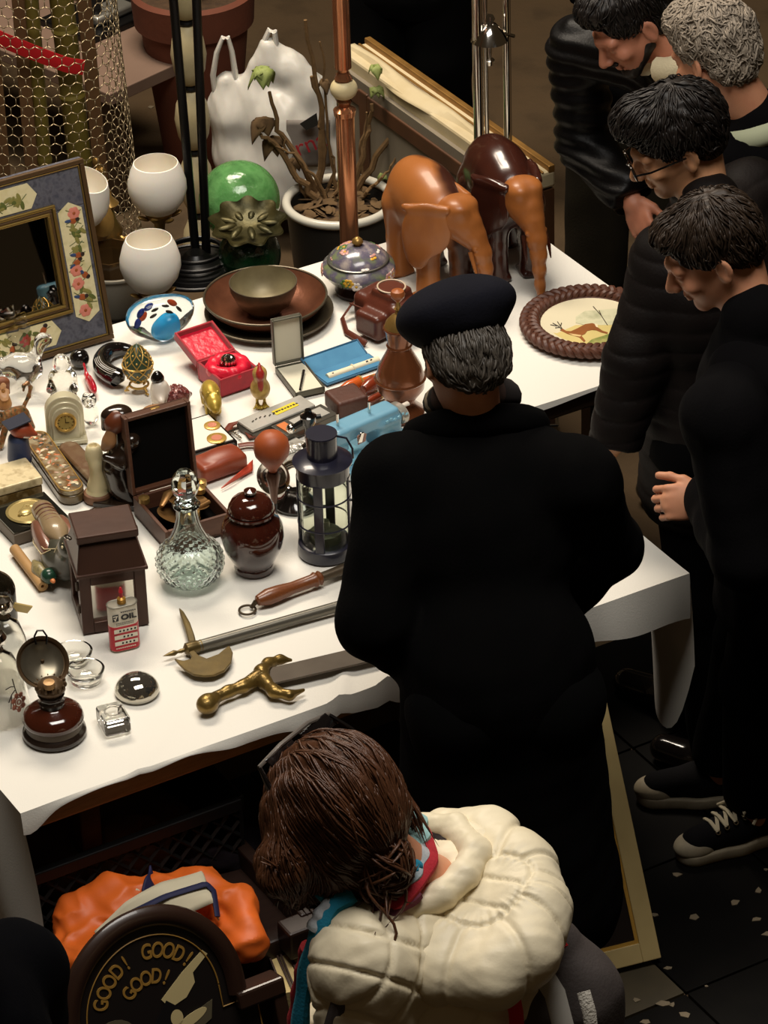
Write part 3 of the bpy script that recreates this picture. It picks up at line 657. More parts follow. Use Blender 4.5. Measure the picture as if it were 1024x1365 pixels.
# ---- mirror
def mirror():
    A, B = at(0, 493), at(149, 449); h = yaw(A, B); wd = .86; lean = math.radians(13)
    R = rot('Z', h)@rot('X', -lean)                 # local x along the foot, z up the leaning frame, y backwards
    H = .70
    # height so that the top corner meets row 209
    lo, hi = .3, 1.2
    for _ in range(30):
        m_ = (lo+hi)/2
        if proj(B+R@np.array([0, 0, m_]))[1] > 209: lo = m_
        else: hi = m_
    H = lo
    t = thing('mirror', 'leaning dark mirror in a blue frame painted with birds and flowers', 'mirror', B); t.rotation_euler = (-lean, 0, h)
    fw = .115
    blue = mat('blue_black_lacquer', (58, 60, 74), .4, var=((30, 32, 44), 60, .6, (96, 96, 104)))
    gilt = mat('frame_gilt', (150, 124, 66), .4, .8)
    x0 = -wd
    for nm, c, d in (('rail', (x0/2, 0, H-fw/2), (wd, .022, fw)), ('rail', (x0/2, 0, fw/2), (wd, .022, fw)), ('stile', (-fw/2, 0, H/2), (fw, .022, H-2*fw)), ('stile', (x0+fw/2, 0, H/2), (fw, .022, H-2*fw))):
        obj(nm, MB().box(c, d), blue, t, bev=.003, smooth=False)
    def ring(inset, wth, y, dep, m, nm):
        b = MB(); a0, a1, b0, b1 = x0+inset, -inset, inset, H-inset
        b.box(((a0+a1)/2, y, b0+wth/2), (a1-a0, dep, wth)).box(((a0+a1)/2, y, b1-wth/2), (a1-a0, dep, wth)).box((a0+wth/2, y, (b0+b1)/2), (wth, dep, b1-b0-2*wth)).box((a1-wth/2, y, (b0+b1)/2), (wth, dep, b1-b0-2*wth))
        obj(nm, b, m, t, bev=.0025, smooth=False)
    ring(0, .012, -.012, .014, mat('frame_brown', (88, 66, 40), .4, .3), 'outer_moulding'); ring(.013, .004, -.012, .008, gilt, 'outer_gilt_line')
    ring(fw-.02, .009, -.013, .012, gilt, 'inner_gilt_line'); ring(fw-.01, .008, -.012, .01, mat('frame_brown', (88, 66, 40)), 'inner_moulding'); ring(fw-.003, .008, -.013, .012, gilt, 'inner_gilt_line')
    obj('mirror_glass', MB().box((x0/2, -.002, H/2), (wd-2*fw, .006, H-2*fw)), mat('mirror_silver', (150, 146, 140), .02, 1.), t, smooth=False)
    pale = mat('painted_cream', (206, 190, 132), .6, var=((184, 176, 112), 30, .7, (224, 212, 168)))
    cols = [mat('paint_red', (190, 48, 40), .5), mat('paint_rust', (160, 82, 38), .5), mat('paint_green', (92, 100, 44), .5), mat('paint_olive', (134, 128, 66), .5), mat('paint_dark', (48, 34, 28), .5), mat('paint_blue', (52, 72, 110), .5), mat('paint_pink', (214, 130, 110), .5)]
    g = np.random.default_rng(8)
    Rv = np.stack([[1, 0, 0], [0, 0, 1], [0, -1, 0]], 1).astype(float)   # local xy -> x,z of the frame, facing front
    def panel(cx, cz, L, Wd, vert):
        o = [(-L/2, 0), (-L/2+Wd*.32, Wd/2), (L/2-Wd*.32, Wd/2), (L/2, 0), (L/2-Wd*.32, -Wd/2), (-L/2+Wd*.32, -Wd/2)]
        if vert: o = [(y, x) for x, y in o]
        c = (cx, -.0115, cz)
        one = MB().prism(o, 0, .0016, Rv, c)
        class Dd:
            def __init__(s, i): s.i = i
            def ell(s, *a): one.cur = s.i; one.ell(*a)
            def tube(s, *a): one.cur = s.i; one.tube(*a)
        bs = [Dd(i+1) for i in range(len(cols))]; st = Dd(3); n = max(2, int(L/.02))
        for i in range(n):
            f = (i+.5)/n-.5; a, b_ = f*L*.86, g.uniform(-.22, .22)*Wd
            if vert: a, b_ = b_, a
            kind = g.integers(0, 4)
            P = lambda dx, dz: (cx+a+dx, -.0135, cz+b_+dz)
            if kind == 0:
                for q in range(6): bs[0 if i % 2 else 6].ell(P(.009*math.cos(q*1.047), .009*math.sin(q*1.047)), (.008, .0014, .008), None, 8)
                bs[1].ell(P(0, 0), (.005, .0022, .005), None, 8)
            elif kind == 1:
                s_ = g.uniform(.8, 1.1); r_ = g.uniform(-1, 1); RR_ = rot('Y', r_)
                bs[1].ell(P(0, 0), (.012*s_, .0015, .0085), RR_, 10); bs[4].ell(P(.011*math.cos(r_), -.011*math.sin(r_)+.003), (.0065, .0018, .006), None, 8); bs[5 if i % 3 else 4].ell(P(-.012*math.cos(r_), .012*math.sin(r_)), (.011, .0014, .0045), RR_, 8)
            else:
                for q in range(3): bs[2 if q % 2 else 3].ell(P(g.normal(0, .009), g.normal(0, .009)), (.012, .0013, .0055), rot('Y', g.uniform(0, 3.1)), 8)
            st.tube([P(-.02, g.uniform(-.02, .02)), P(0, 0), P(.02, g.uniform(-.02, .02))], .0011, 4)
        obj('painted_panel', one, [pale]+cols, t)
    panel(-fw/2, H/2-.02, H*.66, fw*.56, True); panel(x0+fw/2, H/2, H*.66, fw*.56, True)
    panel(x0/2+.02, H-fw/2, wd*.64, fw*.56, False); panel(x0/2+.02, fw/2, wd*.64, fw*.56, False)
    hk = MB().tube([(-.0+.004*math.cos(a), .0, H*.78+.03+.012*a/3) for a in np.linspace(0, 9, 24)], .0018, 5)
    obj('strut', MB().box((x0/2, .11, H*.36), (.05, .01, H*.74), rot('X', .3)), mat('frame_brown', (88, 66, 40)), t, smooth=False)
mirror()
# ---- crystal figures
def crystal(name, label, px, py, top, build, res=.003):
    p = at(px, py); s = SD(); h = ht(px, py, top); build(s, h); o = sobj(name, s, res, M['glass'], loc=p); tag(o, label, 'ornament', 'clear glass ornaments by the mirror'); return o
def cr_rock(s, h):
    g = np.random.default_rng(1)
    for i in range(16):
        a = g.uniform(0, 6.28); z = h*g.uniform(.1, .95); r = .052*(1-z/h*.65); s.box((r*.6*math.cos(a), r*.6*math.sin(a), z), (.018, .016, .022), .002, rot('Z', a)@rot('X', g.uniform(-.6, .6)), .006)
    s.cap((0, 0, .02), (0, 0, h*.8), .04, .018, .01)
def cr_bird(s, h):
    s.ell((0, 0, h*.45), (.05, .034, .034), rot('Y', .4)); s.cap((.03, 0, h*.6), (.05, 0, h*.9), .015, .012); s.ell((.056, 0, h*.93), (.02, .014, .015)); s.cap((-.04, 0, h*.4), (-.085, 0, h*.75), .016, .006); s.cap((0, .012, h*.3), (.0, .02, 0), .012, .02); s.cap((.0, -.012, h*.3), (0, -.02, 0), .012, .02)
def cr_bear(s, h):
    s.ell((0, 0, h*.35), (.034, .03, h*.35)); s.ell((0, -.005, h*.8), (.022, .022, h*.18)); s.cap((.02, -.01, h*.5), (.03, -.035, h*.35), .01); s.cap((-.02, -.01, h*.5), (-.03, -.035, h*.35), .01); s.ell((.02, -.03, .01), (.015, .024, .012)); s.ell((-.02, -.03, .01), (.015, .024, .012))
def cr_cat(s, h):
    s.ell((0, 0, h*.35), (.02, .024, h*.35)); s.ell((0, -.012, h*.82), .014); s.cap((.008, -.012, h*.9), (.01, -.012, h*1.05), .005, .002); s.cap((-.008, -.012, h*.9), (-.01, -.012, h*1.05), .005, .002)
crystal('crystal_ornament', 'tall jagged clear crystal cluster in front of the mirror glass at the left edge', 22, 478, 412, cr_rock)
crystal('crystal_bird', 'clear glass bird figure between the crystal cluster and the small glass figure', 34, 522, 448, cr_bird)
crystal('crystal_bear', 'small clear glass seated figure left of the red glass fish', 86, 530, 470, cr_bear)
crystal('crystal_cat', 'smallest clear glass animal, just behind the pale arched clock', 122, 566, 524, cr_cat)
# ---- black curved ornament
def dark_curl():
    z = .028; pts = [at(x, y, TZ+z) for x, y in ((176, 461), (160, 460), (143, 466), (134, 478), (137, 490), (149, 499), (160, 503))]; p0 = at(150, 490)
    t = thing('glass_curl', 'black glossy hook shaped glass ornament with fine white lines beside the patterned egg', 'ornament', p0)
    P = np.array(pts)-p0; f = np.linspace(0, 1, 40); u = np.linspace(0, 1, len(P)); pp = np.stack([np.interp(f, u, P[:, j]) for j in range(3)], 1)
    for _ in range(6): pp[1:-1] = (pp[:-2]+2*pp[1:-1]+pp[2:])/4
    r = np.interp(f, [0, .03, .3, .95, 1], [.004, .014, .021, .024, .012])
    pp[:, 2] = r+.001
    obj('hook', MB().tube(pp, r, 20), M['bgloss'], t)
    ln = MB()
    for a in (-.5, -.3, -.1, .1):
        q = []
        for i in range(22, 39):
            d = pp[min(i+1, 39)]-pp[i-1]; d /= np.linalg.norm(d); s_ = np.cross(d, (0, 0, 1.)); q.append(pp[i]+(r[i]+.0002)*(math.sin(a-.3)*(-s_)+math.cos(a-.3)*np.array([0, 0, 1.])))
        ln.tube(q, .0007, 4)
    obj('white_line', ln, mat('white_line', (210, 205, 195), .4), t)
dark_curl()
r = 13/sc(107, 480); tag(obj('glass_ball', MB().ell((0, 0, r), r, None, 28), M['bgloss'], loc=at(107, 489)), 'black glossy glass ball lying left of the hook shaped ornament', 'ball')
# ---- patterned egg
def egg():
    p = at(186, 520); k = sc(186, 500); R = 20/k; h = ht(186, 520, 458); b0 = h*.13; H = h-b0
    t = thing('jewelled_egg', 'dark green egg with gold lattice on a small gold stand', 'egg', p)
    prof = lambda f: R*math.sin(PI*f)**.8*(1.0+.12*math.cos(PI*f)) if 0 < f < 1 else 0
    obj('shell', MB().lathe([(prof(i/24), b0+H*i/24) for i in range(25)], 40), mat('enamel_green', (26, 62, 42), .3, var=((70, 74, 56), 160, .6)), t)
    lat = MB(); n = 8
    for sgn in (1, -1):
        for i in range(n):
            pts = [((prof(f)+.0006)*math.cos(2*PI*i/n+sgn*f*2.9), (prof(f)+.0006)*math.sin(2*PI*i/n+sgn*f*2.9), b0+H*f) for f in np.linspace(.06, .94, 40)]
            lat.tube(pts, .0013, 5)
    obj('lattice', lat, M['goldm'], t); obj('band', MB().torus(prof(.5)+.0005, .0024, (0, 0, b0+H*.5), None, 40, 8), M['goldm'], t)
    pl = MB()
    for i in range(n):
        for j in range(1, 6):
            f = .06+j*.147; a = 2*PI*(i+.5*(j % 2))/n; pl.ell(((prof(f)+.0004)*math.cos(a), (prof(f)+.0004)*math.sin(a), b0+H*f), (.0028, .0028, .0028), None, 6)
    obj('stud', pl, M['goldm'], t)
    st = MB().torus(R*.62, .003, (0, 0, b0*1.0), None, 30, 8)
    for i in range(3): a = i*2.094-.9; st.tube([(R*.62*math.cos(a), R*.62*math.sin(a), b0), (R*.85*math.cos(a), R*.85*math.sin(a), b0*.5), (R*.7*math.cos(a), R*.7*math.sin(a), .003), (R*1.0*math.cos(a), R*1.0*math.sin(a), .003)], .003, 6)
    obj('stand', st, M['goldm'], t)
egg()
# ---- paperweight with blue glass
def paperweight():
    p = at(216, 452); k = sc(216, 430); t = thing('paperweight', 'clear teardrop glass paperweight with bright blue base and coloured fish', 'paperweight', p)
    s = SD(); s.ell((0, 0, .062), (.08, .04, .052), k=.02); s.ell((.035, 0, .085), (.05, .026, .03), k=.03); s.ell((-.03, 0, .07), (.055, .034, .045), k=.03); s.ell((0, 0, .02), (.034, .03, .02), k=.02)
    V, F = s.mesh(.004); make('glass_body', V, F, mat('paperweight_glass', (236, 244, 246), .02, trans=1., ior=1.3), t, auto=0)
    s = SD(); s.ell((.008, -.004, .036), (.036, .024, .03), k=.01); s.ell((.02, -.004, .056), (.02, .016, .018), k=.02); V, F = s.mesh(.003); make('blue_core', V, F, mat('blue_glass', (20, 140, 214), .2, emit=None, var=((60, 180, 226), 30, .7)), t, auto=0)
    b = MB(); o = MB(); d = MB()
    for x, z, q in ((-.05, .085, b), (-.058, .062, b), (-.03, .098, b), (-.045, .076, o), (.03, .1, o), (.012, .094, d), (-.015, .088, d), (.045, .082, d), (.02, .078, d), (-.02, .074, d)): q.ell((x, -.006, z), (.014, .005, .008) if q is not d else (.01, .002, .004), rot('Y', x*20), 8)
    obj('blue_swirl', b, mat('cobalt', (34, 52, 130), .3), t); obj('orange_fish', o, mat('orange_fish', (190, 74, 30), .3), t); obj('dark_fish', d, mat('fish_dark', (60, 50, 40), .3), t)
    t.rotation_euler = (0, 0, .25); t.scale = (.98, .98, 1.0)
paperweight()
# ---- boxes
def open_box(name, label, cat, a, b, c, top, m, mi, wall=.008, lid_ang=1.75, lid_h=.02, lid_side='back', lid_mi=None, lid_len=None, bev=.002, z=TZ):
    """a-b front foot edge, c beyond b; local frame x along a-b, y away"""
    C, L, Wd, h = quad(a, b, c, z); H = ht(*b, top, z)
    t = thing(name, label, cat, C, h)
    sh = MB().box((0, 0, wall/2), (L, Wd, wall))
    for sx in (-1, 1): sh.box((sx*(L-wall)/2, 0, H/2), (wall, Wd, H)); sh.box((0, sx*(Wd-wall)/2, H/2), (L-2*wall, wall, H))
    obj('body', sh, m, t, bev=bev, smooth=False)
    obj('lining', MB().box((0, 0, wall+.001), (L-2*wall, Wd-2*wall, .002)), mi, t, smooth=False)
    LL = lid_len or (Wd if lid_side == 'back' else L)
    if lid_side == 'back': piv = np.array([0, Wd/2, H]); Rl = rot('X', -lid_ang); dm = lambda q: (L, q); ax = 1
    if lid_side == 'left': piv = np.array([-L/2, 0, H]); Rl = rot('Z', PI/2)@rot('X', -lid_ang); dm = lambda q: (Wd, q); ax = 1
    W_, _ = dm(0)
    ld = MB().box(piv+Rl@np.array([0, -LL/2, lid_h-wall/2]), (W_, LL, wall), Rl)
    for sx in (-1, 1): ld.box(piv+Rl@np.array([sx*(W_-wall)/2, -LL/2, lid_h/2-.001]), (wall, LL, lid_h), Rl)
    for y in (-wall/2, -LL+wall/2): ld.box(piv+Rl@np.array([0, y, lid_h/2-.001]), (W_-2*wall, wall, lid_h), Rl)
    lo = obj('lid', ld, m, t, bev=bev, smooth=False)
    obj('lid_lining', MB().box(piv+Rl@np.array([0, -LL/2, lid_h-wall-.0015]), (W_-2*wall, LL-2*wall, .002), Rl), lid_mi or mi, lo, smooth=False)
    return t, L, Wd, H, piv, Rl
redv = mat('red_velvet', (172, 12, 34), .8, sheen=.4, var=((140, 8, 26), 40, .6)); reds = mat('red_satin', (206, 26, 52), .35, bump=(50, .8))
t, L, Wd, H, piv, Rl = open_box('jewel_box', 'open red velvet box with a silver and black ring inside', 'box', (264, 505), (295, 530), (343, 510), 507, redv, reds, .006, 2.85, .022, 'left')
s = SD()
for i in range(12): a = 2*PI*i/12; s.ell((L*.34*math.cos(a), Wd*.36*math.sin(a), H*.86), (L*.16, Wd*.16, .018), rot('Z', a*2), k=.008)
sobj('satin_lining', s, .004, reds, t, lambda V, N: V+N*(.003*lump(V, 160, 3))[:, None])
rg = MB()
for i in range(7): rg.torus(.017, .0032, (-.004, .004, H*.9+.012), rot('Z', .4)@rot('X', PI/2)@rot('Y', -1.2+.4*i), 20, 6, 1, .9)
obj('ring', rg, M['chrome'], t); pe = MB()
for x, y in ((.03, -.012), (.036, .004), (.018, -.02), (.006, -.028), (-.006, -.026)): pe.ell((x, y, H*.9+.005), (.011, .004, .004), rot('Z', x*40), 8)
obj('silver_leaf', pe, M['chrome'], t)
# white case with pen
wl = mat('cream_lining', (208, 202, 180), .7); gm = mat('grey_case', (84, 82, 70), .4, .4)
t, L, Wd, H, piv, Rl = open_box('jewellery_case', 'open cream lined grey case holding a thin black pen', 'case', (394, 532), (434, 523), (410, 487), 515, gm, wl, .004, 1.6, .016, 'back', lid_len=.125)
obj('pad', MB().box((0, 0, H-.006), (L-.01, Wd-.01, .004)), wl, t, smooth=False)
tag(obj('pen', MB().tube([at(400, 519, TZ+H+.003), at(405, 494, TZ+H+.003)], [.0028, .0038], 10), M['bgloss']), 'thin black pen lying in the open cream lined case', 'pen')
# blue case with flute
bl = mat('blue_lining', (70, 132, 168), .7, var=((52, 112, 150), 20, .6)); bo = mat('blue_cover', (48, 92, 122), .5)
t, L, Wd, H, piv, Rl = open_box('flute_case', 'open blue lined case holding a white piccolo shaped tube', 'case', (436, 515), (513, 488), (496, 471), 506, bo, bl, .004, 2.72, .008, 'back', lid_len=.055)
fl_ = MB().lathe([(0, 0), (.0095, 0), (.0105, .01), (.0095, .03), (.009, .15), (.0095, L-.05), (0, L-.05)], 16, (-L/2+.02, -.006, H+.004), np.stack([[0, 1, 0], [0, 0, 1], [1, 0, 0]], 1).astype(float))
t2 = thing('piccolo', 'white piccolo shaped tube tied with a band in the blue lined case', 'flute', at(474, 492, TZ), t.rotation_euler[2]); t2.location = t.location
iv = mat('ivory', (226, 216, 186), .4); o = obj('tube', fl_, iv, t2)
rb = MB().torus(.0105, .002, (.01, -.006, H+.004), rot('Y', PI/2), 18, 6); obj('band', rb, iv, t2); ho = MB()
for x in (-.05, .05, .062): ho.ell((x, -.009, H+.0125), (.004, .0022, .0022), None, 8)
obj('finger_hole', ho, M['bgloss'], t2)
# wooden scale box
wb = mat('walnut_box', (92, 58, 40), .45, var=((70, 42, 28), 8, .7), stretch=(2, 14, 14)); bk = mat('black_velvet', (8, 6, 5), .95, spec=.1)
t, L, Wd, H, piv, Rl = open_box('scale_box', 'open brown wooden box of brass scale pieces, dark inside of lid facing front', 'box', (222, 735), (310, 709), (276, 658), 684, wb, bk, .009, 1.66, .028, 'back', lid_len=.197)
obj('hook_catch', MB().box(piv+Rl@np.array([0, -.195, .014]), (.024, .008, .01), Rl), M['brass'], t, bev=.002)
sc_t = t; sl = t.location
bs = mat('scale_brass', (150, 112, 66), .35, .6, var=((112, 80, 44), 40, .6)); Rz = rot('Z', t.rotation_euler[2])
def scales():
    base = np.array(sl)
    q = thing('balance_scales', 'folded brass balance scales heaped in the open wooden box', 'scales', sl, t.rotation_euler[2])
    for x, y, z, r in ((-.02, -.02, .03, .05), (.015, .0, .045, .048)): obj('pan', MB().lathe([(0, 0), (r*.6, .002), (r, .012), (r*1.02, .012), (r*.6, .005), (0, .003)], 32, (x, y, z), rot('Y', .25)), bs, q)
    obj('beam', MB().tube([(-.05, .0, .062), (-.02, .03, .07), (.02, .052, .066)], [.006, .012, .006], 10, flat=.4), bs, q)
    obj('pillar', MB().tube([(-.03, -.05, .05), (.06, -.02, .05)], .006, 10), bs, q)
    for x, y in ((-.07, .055), (.075, .055), (.06, .03), (.0, -.07)): obj('weight', MB().lathe([(0, 0), (.013, 0), (.013, .012), (.006, .014), (0, .016)], 16, (x, y, .05 if y > 0 else .06)), M['brass'], q)
scales()
# ---- bowls
def bowls():
    k = sc(356, 412); cu = mat('hammered_copper', (140, 88, 62), .32, .55, var=((92, 56, 40), 14, .7), bump=(70, .15)); pw = mat('dark_pewter', (98, 88, 70), .38, .5, var=((66, 58, 44), 18, .7), bump=(60, .2)); inn = mat('worn_tin', (156, 146, 112), .45, .3, var=((104, 92, 66), 16, .8))
    R = 86/k; p = at(359, 422); t = thing('tray', 'large dark round metal tray underneath the copper dish', 'tray', p)
    obj('plate', MB().lathe([(0, 0), (R*.8, 0), (R*.97, .012), (R, .02), (R*.985, .021), (R*.8, .006), (0, .005)], 64), pw, t)
    R = 82/k; p2 = at(355, 420)+[0, 0, .0075]; t = thing('dish', 'wide round copper dish between the dark tray and the small bowl', 'dish', p2)
    obj('plate', MB().lathe([(0, 0), (R*.7, 0), (R*.93, .03), (R, .048), (R*.985, .05), (R*.91, .034), (R*.68, .006), (0, .005)], 64), cu, t)
    obj('rim', MB().torus(R*.993, .003, (0, 0, .049), None, 64, 8), pw, t)
    R = 45/sc(352, 400); p3 = at(353, 421)+[0, 0, .0135]; t = thing('bowl', 'small pewter bowl standing in the copper dish', 'bowl', p3)
    Hh = .085
    obj('outside', MB().lathe([(0, 0), (R*.45, 0), (R*.5, .006), (R*.8, Hh*.35), (R*.97, Hh*.75), (R, Hh), (R*.97, Hh)], 48, cap=False), pw, t)
    obj('inside', MB().lathe([(R*.968, Hh), (R*.93, Hh*.75), (R*.76, Hh*.38), (R*.4, .01), (0, .008)], 48, cap=False), inn, t)
bowls()
# ---- cloisonne pot
def cloisonne():
    p = at(479, 388); k = sc(479, 360); R = 49/k
    t = thing('cloisonne_pot', 'squat lidded pot enamelled with flowers on a dark wooden foot', 'pot', p)
    en = mat('floral_enamel', (58, 66, 78), .22, coat=.4, var=((78, 92, 56), 26, .9, (172, 160, 150), (92, 86, 104), (120, 132, 84)), tex='noise')
    obj('foot', MB().lathe([(0, 0), (R*.62, 0), (R*.66, .012), (R*.55, .03), (R*.5, .04), (0, .04)], 40), mat('dark_rosewood', (40, 20, 16), .3), t)
    b0 = .036; H = .075
    bdm = MB().lathe([(0, b0), (R*.5, b0), (R*.82, b0+H*.22), (R, b0+H*.58), (R*.96, b0+H*.8), (R*.8, b0+H*.96), (R*.78, b0+H), (0, b0+H)], 48)
    obj('rim', MB().torus(R*.8, .004, (0, 0, b0+H), None, 48, 8), mat('pewter_rim', (120, 118, 110), .3, .8), t)
    ldm = MB().lathe([(R*.78, b0+H+.002), (R*.74, b0+H+.014), (R*.5, b0+H+.034), (R*.2, b0+H+.045), (0, b0+H+.047)], 48)
    fc = [mat('enamel_yellow', (206, 160, 52), .3), mat('enamel_white', (222, 214, 204), .3), mat('enamel_green2', (78, 106, 58), .3), mat('enamel_pink', (190, 140, 130), .3)]
    g = np.random.default_rng(4)
    for i in range(26):
        a = g.uniform(0, 6.28); top = i % 2
        if top: rr = R*g.uniform(.28, .7); z = b0+H+.0455-.042*((rr/R-.15)/.6)**1.7; n = np.array([.7*math.cos(a)*rr/R, .7*math.sin(a)*rr/R, 1])
        else: rr = R*.985; z = b0+H*g.uniform(.5, .64); n = np.array([math.cos(a), math.sin(a), .1])
        Rb = basis(n); j = int(g.integers(0, 4)); fm = ldm if top else bdm; c = np.array([rr*math.cos(a), rr*math.sin(a), z])
        for q in range(6):
            an = q*1.047; fm.cur = j+1; fm.ell(c+Rb@np.array([.0085*math.cos(an), 0, .0085*math.sin(an)]), (.0065, .0022, .0065), Rb, 8)
        fm.cur = 1; fm.ell(c+Rb@np.array([0, .001, 0]), (.004, .002, .004), Rb, 6)
    obj('body', bdm, [en]+fc, t); ld = obj('lid', ldm, [en]+fc, t)
    obj('knob', MB().lathe([(0, 0), (.008, 0), (.007, .008), (.015, .012), (.013, .02), (.006, .028), (0, .03)], 16, (0, 0, b0+H+.045)), M['brass'], ld); t.scale = (1, 1, .84)
cloisonne()
# ---- camera case
def camera_case():
    p = at(522, 436); h = ang((478, 424), (545, 455))
    t = thing('camera_case', 'brown leather camera case with a raised lens front behind the copper pot', 'case', p, h)
    le = mat('brown_leather', (92, 46, 32), .32, var=((70, 32, 22), 12, .6), bump=(140, .15))
    s = SD(); s.box((0, 0, .045), (.092, .05, .045), .02); s.box((0, .004, .09), (.04, .038, .024), .012, k=.015); s.box((0, -.06, .038), (.042, .03, .034), .014, k=.012)
    sobj('case_body', s, .003, le, t)
    obj('flap_edge', MB().tube([(.036*math.cos(a), .004+.034*math.sin(a), .1145) for a in np.linspace(0, 2*PI, 25)[:-1]], .0022, 6, closed=True), mat('pale_stitching', (196, 176, 150), .4), t)
    obj('seam', MB().tube([(-.093, -.052, .055), (-.04, -.056, .06), (.04, -.056, .06), (.093, -.052, .055)], .0025, 6), le, t)
    obj('strap', MB().tube([(-.09, .0, .06), (-.12, -.02, .03), (-.115, -.06, .008), (-.06, -.1, .006), (.02, -.11, .006)], .008, 8, flat=.3), le, t)
    for x in (-.09, .09): obj('strap_ring', MB().torus(.009, .002, (x, -.03, .05), rot('Y', PI/2), 16, 6), M['chrome'], t)
camera_case()
# ---- copper and wood pot (tall jug)
def jug():
    p = at(535, 552); k = sc(535, 520); R = 33/k; H = ht(535, 552, 386)
    t = thing('coffee_pot', 'tall waisted copper brown pot with a domed brass lid beside the beret', 'pot', p)
    cb = mat('copper_brown', (132, 78, 46), .25, .5, coat=.4, var=((100, 54, 30), 8, .6))
    obj('body', MB().lathe([(0, 0), (R*.9, 0), (R*.95, H*.03), (R*.6, H*.09), (R*.55, H*.12), (R*.95, H*.22), (R*1.0, H*.3), (R*.85, H*.4), (R*.5, H*.52), (R*.46, H*.58), (R*.55, H*.68), (R*.6, H*.7), (R*.56, H*.71), (0, H*.71)], 44), cb, t)
    ld = obj('lid', MB().lathe([(R*.57, H*.71), (R*.5, H*.75), (R*.3, H*.79), (R*.14, H*.81), (R*.1, H*.84), (R*.17, H*.85), (0, H*.85)], 36), M['brass'], t)
    obj('crank', MB().lathe([(0, H*.84), (R*.09, H*.84), (R*.12, H*.87), (R*.07, H*.9), (R*.1, H*.92), (0, H*.92)], 16), M['brass'], ld)
    obj('knob', MB().lathe([(0, H*.91), (R*.12, H*.91), (R*.26, H*.94), (R*.3, H*.965), (R*.24, H*.99), (0, H)], 22), mat('turned_wood', (150, 84, 44), .35), ld)
    for z in (.3, .56, .7): obj('band', MB().torus(R*(1.0 if z == .3 else .47 if z == .56 else .58), .003, (0, 0, H*z), None, 40, 6), cb, t)
jug()
# ---- small animals and figures (each sculpted, facing +Y in its own frame)
def sfig(name, label, cat, px, py, face, parts, scale=1., group=None, res=.0022):
    """parts: list of (part name, material, builder)"""
    t = thing(name, label, cat, at(px, py), face-PI/2, group)
    for nm, m, fn in parts:
        s = SD(); fn(s); V, F = s.mesh(res); make(nm, V*scale, F, m, t, auto=0)
    return t
M['piggold'] = mat('pig_gold', (196, 168, 74), .3, .4, var=((160, 132, 48), 60, .6))
def pig_body(s):
    s.ell((0, 0, .045), (.022, .04, .024)); s.ell((0, .042, .043), (.016, .02, .017)); s.cap((0, .055, .038), (0, .066, .034), .009, .008)
    for x in (-.012, .012):
        s.cap((x, .024, .035), (x, .026, .006), .009, .007, .006); s.cap((x, -.024, .035), (x, -.026, .006), .01, .007, .006); s.ell((x*.9, .036, .06), (.006, .004, .008), k=.004)
    s.cap((0, -.04, .05), (0, -.047, .045), .003, .002, .004)
a = ang((278, 520), (287, 545)); sfig('pig_figurine', 'shiny gold metal pig figurine in front of the red velvet box', 'figurine', 282, 545, a, [('pig_body', M['piggold'], pig_body)], 1.05)
M['cockw'] = mat('cock_cream', (206, 176, 104), .35, .2, var=((150, 116, 50), 70, .7)); M['cockr'] = mat('cock_red', (160, 40, 34), .35); M['cockb'] = mat('cock_dark', (84, 74, 70), .35, var=((40, 36, 36), 70, .7))
def ck_body(s): s.ell((0, 0, .036), (.017, .022, .02)); s.cap((0, .008, .045), (0, .014, .076), .013, .009); s.ell((0, .015, .082), .0105)
def ck_tail(s): s.ell((0, -.02, .055), (.008, .014, .022), rot('X', .5)); s.ell((0, .006, .08), (.011, .012, .012))
def ck_comb(s): s.ell((.0, .024, .06), (.006, .006, .016)); s.ell((0, .014, .095), (.003, .011, .006)); s.cap((0, .026, .082), (0, .031, .08), .003, .001)
def ck_foot(s):
    for x in (-.007, .007):
        s.cap((x, 0, .022), (x, .002, .004), .0035, .003, .003)
        for d in (-.008, 0, .008): s.cap((x, .002, .003), (x+d, .016, .0025), .003, .002, .003)
sfig('cockerel_figurine', 'cream and gold cockerel figurine with red wattle right of the red velvet box', 'figurine', 348, 540, ang((346, 520), (352, 560)), [('body', M['cockw'], ck_body), ('plumage', M['cockb'], ck_tail), ('comb', M['cockr'], ck_comb), ('foot', M['piggold'], ck_foot)], 1.25)
wht = mat('china_white', (214, 204, 190), .3)
def pg_body(s): s.ell((0, 0, .034), (.018, .019, .024)); s.ell((0, .002, .062), (.017, .017, .016)); s.cap((.012, .008, .045), (.022, .02, .04), .006); s.cap((-.012, .008, .045), (-.02, .02, .04), .006)
def pg_hat(s): s.ell((0, -.002, .078), (.014, .014, .01)); s.ell((0, -.002, .09), (.004, .004, .004))
def pg_skirt(s): s.ell((0, 0, .016), (.017, .017, .007))
def pg_base(s): s.box((0, 0, .008), (.009, .008, .009), .004)
sfig('snowman_figurine', 'tiny white china figure with a black cap next to the pink hedgehog', 'figurine', 214, 548, ang((200, 540), (240, 552)), [('body', wht, pg_body), ('cap', M['bgloss'], pg_hat), ('skirt', mat('dull_green', (66, 78, 62), .5), pg_skirt), ('base', mat('china_brown', (130, 92, 66), .5), pg_base)], 1.15)
M['hog'] = mat('pink_crystal', (134, 62, 60), .25, .1, var=((188, 132, 124), 90, .7, (92, 44, 42)))
